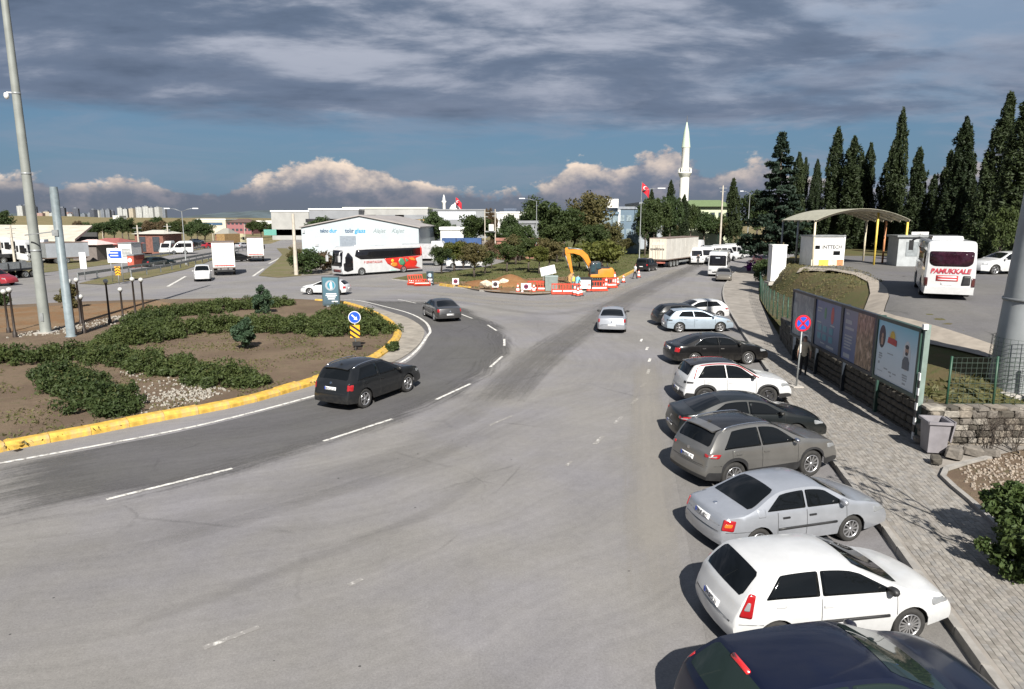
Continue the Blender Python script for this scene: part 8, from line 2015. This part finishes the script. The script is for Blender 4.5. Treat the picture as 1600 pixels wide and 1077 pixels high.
# ------------------------------------------------------------------ people
SKIN = mat('skin', (.36, .21, .15), .6, var=.08); HAIR = mat('dark_hair', (.02, .016, .013), .7)
def person(label, pos, rz, shirt, trousers, pose='stand', shoes=None, hair=HAIR, vest=None, H=1.75):
    k = H / 1.75; root = thing('person', label, 'person', pos, rz)
    V = []; E_ = []; Rd = []; reg = []
    def v(x, y, z, r, g): V.append(Vector((x, y, z)) * k); Rd.append(r * k); reg.append(g); return len(V) - 1
    def ch(a, *pts):
        for p in pts: b = v(*p); E_.append((a, b)); a = b
        return a
    walk = pose == 'walk'; bend = .18 if pose == 'bend' else 0.0
    pel = v(0, 0, .95, .145, 't'); w = ch(pel, (0, bend * .3, 1.10, .13, 's'), (0, bend * .8, 1.28, .155, 's'), (0, bend * 1.2, 1.42, .14, 's'))
    nk = ch(w, (0, bend * 1.4, 1.50, .06, 'k'), (0, bend * 1.5 + .01, 1.57, .075, 'k'), (0, bend * 1.5 + .015, 1.65, .10, 'k'), (0, bend * 1.5 + .005, 1.715, .075, 'k'))
    for s in (1, -1):
        st = .20 * s if walk else 0.0
        ft = ch(pel, (s * .09, 0, .88, .10, 't'), (s * .10, st * .5, .50, .066, 't'), (s * .10, st - (.05 if walk else 0), .10, .045, 't'), (s * .105, st + .03, .05, .045, 'f'), (s * .115, st + .16, .035, .035, 'f'))
        sh = ch(w, (s * .17, bend * 1.2, 1.40, .075, 's'))
        if pose == 'akimbo' : el = (s * .33, -.02, 1.16); wr = (s * .20, .10, 1.00)
        elif pose == 'bend': el = (s * .24, .25, 1.15); wr = (s * .20, .42, .98)
        else: el = (s * .25, -.02 - st * .3, 1.14); wr = (s * .26, .06 - st * .5, .90)
        e2 = ch(sh, (el[0], el[1], el[2], .048, 's'), (wr[0], wr[1], wr[2], .034, 'k')); d = (Vector(wr) - Vector(el)).normalized()
        pa = ch(e2, (*(Vector(wr) + d * .06), .034, 'k'))
        pw = Vector(wr) + d * .09
        for j in range(4):
            o = Vector((0, (j - 1.5) * .021, 0)); a = pw + o; L_ = (.062, .075, .070, .055)[j]
            ch(pa, (*a, .0105, 'k'), (*(a + d * L_ * .6 + Vector((-s * .006, 0, 0))), .0095, 'k'), (*(a + d * L_ + Vector((-s * .02, 0, 0))), .008, 'k'))
        a = Vector(wr) + d * .03 + Vector((-s * .02, .03, 0)); ch(e2, (*a, .012, 'k'), (*(a + d * .04 + Vector((-s * .012, .02, 0))), .010, 'k'))
    me = bpy.data.meshes.new('body'); me.from_pydata(V, E_, []); o = link('body', me)
    o.modifiers.new('skin', 'SKIN'); sv = me.skin_vertices[0].data
    for i, r in enumerate(Rd): sv[i].radius = (r, r * (.72 if reg[i] == 's' and r > .1 else .85 if r > .1 else 1)); sv[i].use_root = (i == 0)
    sb = o.modifiers.new('sub', 'SUBSURF'); sb.levels = 1; sb.render_levels = 1
    dg = bpy.context.evaluated_depsgraph_get(); m2 = bpy.data.meshes.new_from_object(o.evaluated_get(dg)); bpy.data.objects.remove(o)
    mats = {'k': SKIN, 's': shirt, 't': trousers, 'f': shoes or BLACK}; ks = list(mats)
    m2.materials.clear()
    for q_ in ks: m2.materials.append(mats[q_])
    segs = [(V[a], V[b], reg[b], Rd[b]) for a, b in E_]
    for f in m2.polygons:
        c = f.center; best = None
        for a, b, g_, r in segs:
            ab = b - a; tt = max(0, min(1, (c - a).dot(ab) / max(1e-6, ab.length_squared))); d = (c - a - ab * tt).length - r * .9
            if best is None or d < best[0]: best = (d, g_)
        f.material_index = ks.index(best[1]); f.use_smooth = True
    b = link('body', m2, root)
    hd = V[nk]; b2 = bmesh.new(); bmesh.ops.create_icosphere(b2, subdivisions=2, radius=1)
    for vv in list(b2.verts):
        if vv.co.z < .12 and vv.co.y > -.2 or vv.co.z < -.45: b2.verts.remove(vv)
    for vv in b2.verts: vv.co = Vector((vv.co.x * .092 * k, vv.co.y * .11 * k - .008, vv.co.z * .105 * k)) + hd + Vector((0, 0, -.045 * k))
    bm_obj(b2, 'hair', hair, root, 60)
    q = MB()
    for s in (1, -1): q.disc(hd + Vector((s * .034, .088 + .0, -.055)) * 1.0, .012, (0, 1, 0), 8, th=.006)
    q.build('eyes', INK, root)
    q = MB(); n0 = hd + Vector((0, .088, -.075)); q.add([n0 + Vector((-.014, 0, -.02)), n0 + Vector((.014, 0, -.02)), n0 + Vector((0, .026, -.018)), n0 + Vector((0, .004, .025))], [(0, 2, 3), (2, 1, 3), (0, 1, 2)]); q.box(n0 + Vector((0, .004, -.048)), (.045, .008, .009))
    q.build('nose_and_mouth', SKIN, root)
    if vest:
        q = MB(); q.smooth = True; q.lathe([(.165 * k, 1.02 * k), (.175 * k, 1.2 * k), (.19 * k, 1.36 * k), (.15 * k, 1.47 * k)], 16); q.v = [(x, y * .78 + bend * (.3 + (z / k - 1.0) * 2.0), z) for x, y, z in q.v]; q.build('vest', vest, root)
    return root
CL = {n: mat('cloth_' + n, c, .85, var=.12, scale=9) for n, c in dict(khaki=(.50, .43, .32), black=(.015, .015, .017), white=(.6, .6, .6), teal=(.03, .14, .15), sky=(.18, .42, .55), navy=(.02, .03, .06), grey=(.2, .2, .21)).items()}
person('man in khaki shirt and dark trousers standing behind the no stopping sign', (13.05, 29.9, .135), R(150), CL['khaki'], CL['black'])
person('man in a white shirt walking beside the parked van car', P(992, 436), R(-60), CL['white'], CL['black'], 'walk')
p = P(902, 459); person('worker in teal trousers and sky blue top bending by the barriers', (p.x, p.y + .6, .02), R(-30), CL['sky'], CL['teal'], 'bend')
p = P(897, 458); person('second worker in a pale top half hidden behind the barriers', (p.x, p.y + 1.0, .02), R(40), CL['grey'], CL['teal'], 'stand', vest=mat('yellow_vest', (.5, .5, .08), .7))
p = W(1091, 400, 104); person('dark clothed figure standing before the white minibuses, left of two', (p.x, p.y, 0), R(170), CL['black'], CL['black'])
p = W(1113, 400, 107); person('dark clothed figure standing before the white minibuses, right of two', (p.x, p.y, 0), R(190), CL['navy'], CL['black'])
# flowering bush at the far end of the pavement, bare branches, tree outside the frame whose shade falls on the pavement
L_PURP = leafmat('purple_flowers', (.15, .02, .22), (.30, .05, .38), .2)
p = P(1172, 424, .13); t = thing('flowering_shrub', 'purple flowering shrub at the far end of the pavement', 'shrub', p); me = round_mesh(.75, 1.3, 77, L_PURP, 40, .9, .14, 30); link('crown', me, t); c0_, o0_ = clumps(np.array([[0, 0, 1.35], [.1, .1, 1.2]]), [.18, .2], 40); link('orange_bloom', leaf_mesh('orange_bloom', c0_, o0_, .1, leafmat('orange_flowers', (.5, .18, .08), (.6, .3, .15))), t)
def bare(label, pos, h, n, seed, name='bramble', r=.03, spread=.9, leaves=None, cat='bramble', lsize=.09, sag=0.0):
    rg = random.Random(seed); q = MB(); tips = []
    def grow(a, d, L, rad, lev):
        pts = [a]; p = a; dd = d.copy()
        for i in range(4):
            dd = (dd + Vector((rg.uniform(-.25, .25), rg.uniform(-.25, .25), rg.uniform(-.05, .2) - sag * lev))).normalized(); p = p + dd * L / 4; pts.append(p)
        q.tube(pts, [rad, rad * .85, rad * .7, rad * .55, rad * .4], 6 if rad > .03 else 4, False)
        if lev < 3:
            for j in range(3 if lev < 2 else 2):
                b = pts[rg.randrange(2, 5)]; nd = (dd + Vector((rg.uniform(-1, 1), rg.uniform(-1, 1), rg.uniform(-.3, .6))) * spread).normalized(); grow(b, nd, L * rg.uniform(.55, .75), rad * .55, lev + 1)
        else: tips.append(p)
        if lev >= 2: tips.append(pts[2])
    for k in range(n): a = 2 * pi * k / n; grow(Vector((rg.uniform(-.15, .15), rg.uniform(-.15, .15), -.1)) if n > 1 else Vector((0, 0, -.1)), Vector((.4 * cos(a), .4 * sin(a), 1)).normalized() if n > 1 else Vector((-.05, .0, 1)), h * .5, r, 0)
    t = thing(name, label, cat, pos); q.build('branch' if n > 1 else 'trunk', BARK, t, fix=False)
    if leaves:
        c, o = clumps(np.array([list(x) for x in tips]), np.full(len(tips), .3), leaves, .8, .2); link('foliage', leaf_mesh('foliage', c, o, lsize, L_GREEN, 1.6, .5), t)
    return t
bare('tangle of bare bramble stems in front of the wall at the right edge', (14.2, 19.5, .15), 1.7, 9, 3, sag=.12, r=.018)
bare('second bramble tangle right of the loose stones', (15.2, 19.6, .15), 1.6, 8, 8, sag=.12, r=.016)
bare('bare branched tree beside the pavement, its crown leaning over the paving', (11.5, 10.6, .15), 6.6, 1, 12, 'tree', .10, 1.0, 4, 'tree', .12)
t = thing('tree', 'leafy low tree in the planted bed close to the camera', 'tree', (11.7, 6.3, .15), .4); me = round_mesh(1.7, 2.6, 55, L_GREEN, 80, .8, .12, 44); o = link('crown', me, t, (0, 0, 1.7)); link('trunk', TKS[0], t)
t = thing('blue_post', 'thin bright blue post among the brambles at the right edge', 'post', (15.0, 18.6, .15)); q = MB(); q.tube([(0, 0, 0), (.02, 0, 1.9)], .035, 8); q.build('tube', mat('bright_blue', (.02, .10, .42), .5), t)
q = MB(); q.tube([(0, 0, 1.6), (.3, .1, 1.1), (.15, .1, .5)], .02, 6); q.build('loop', mat('bright_blue', (.02, .10, .42)), t)
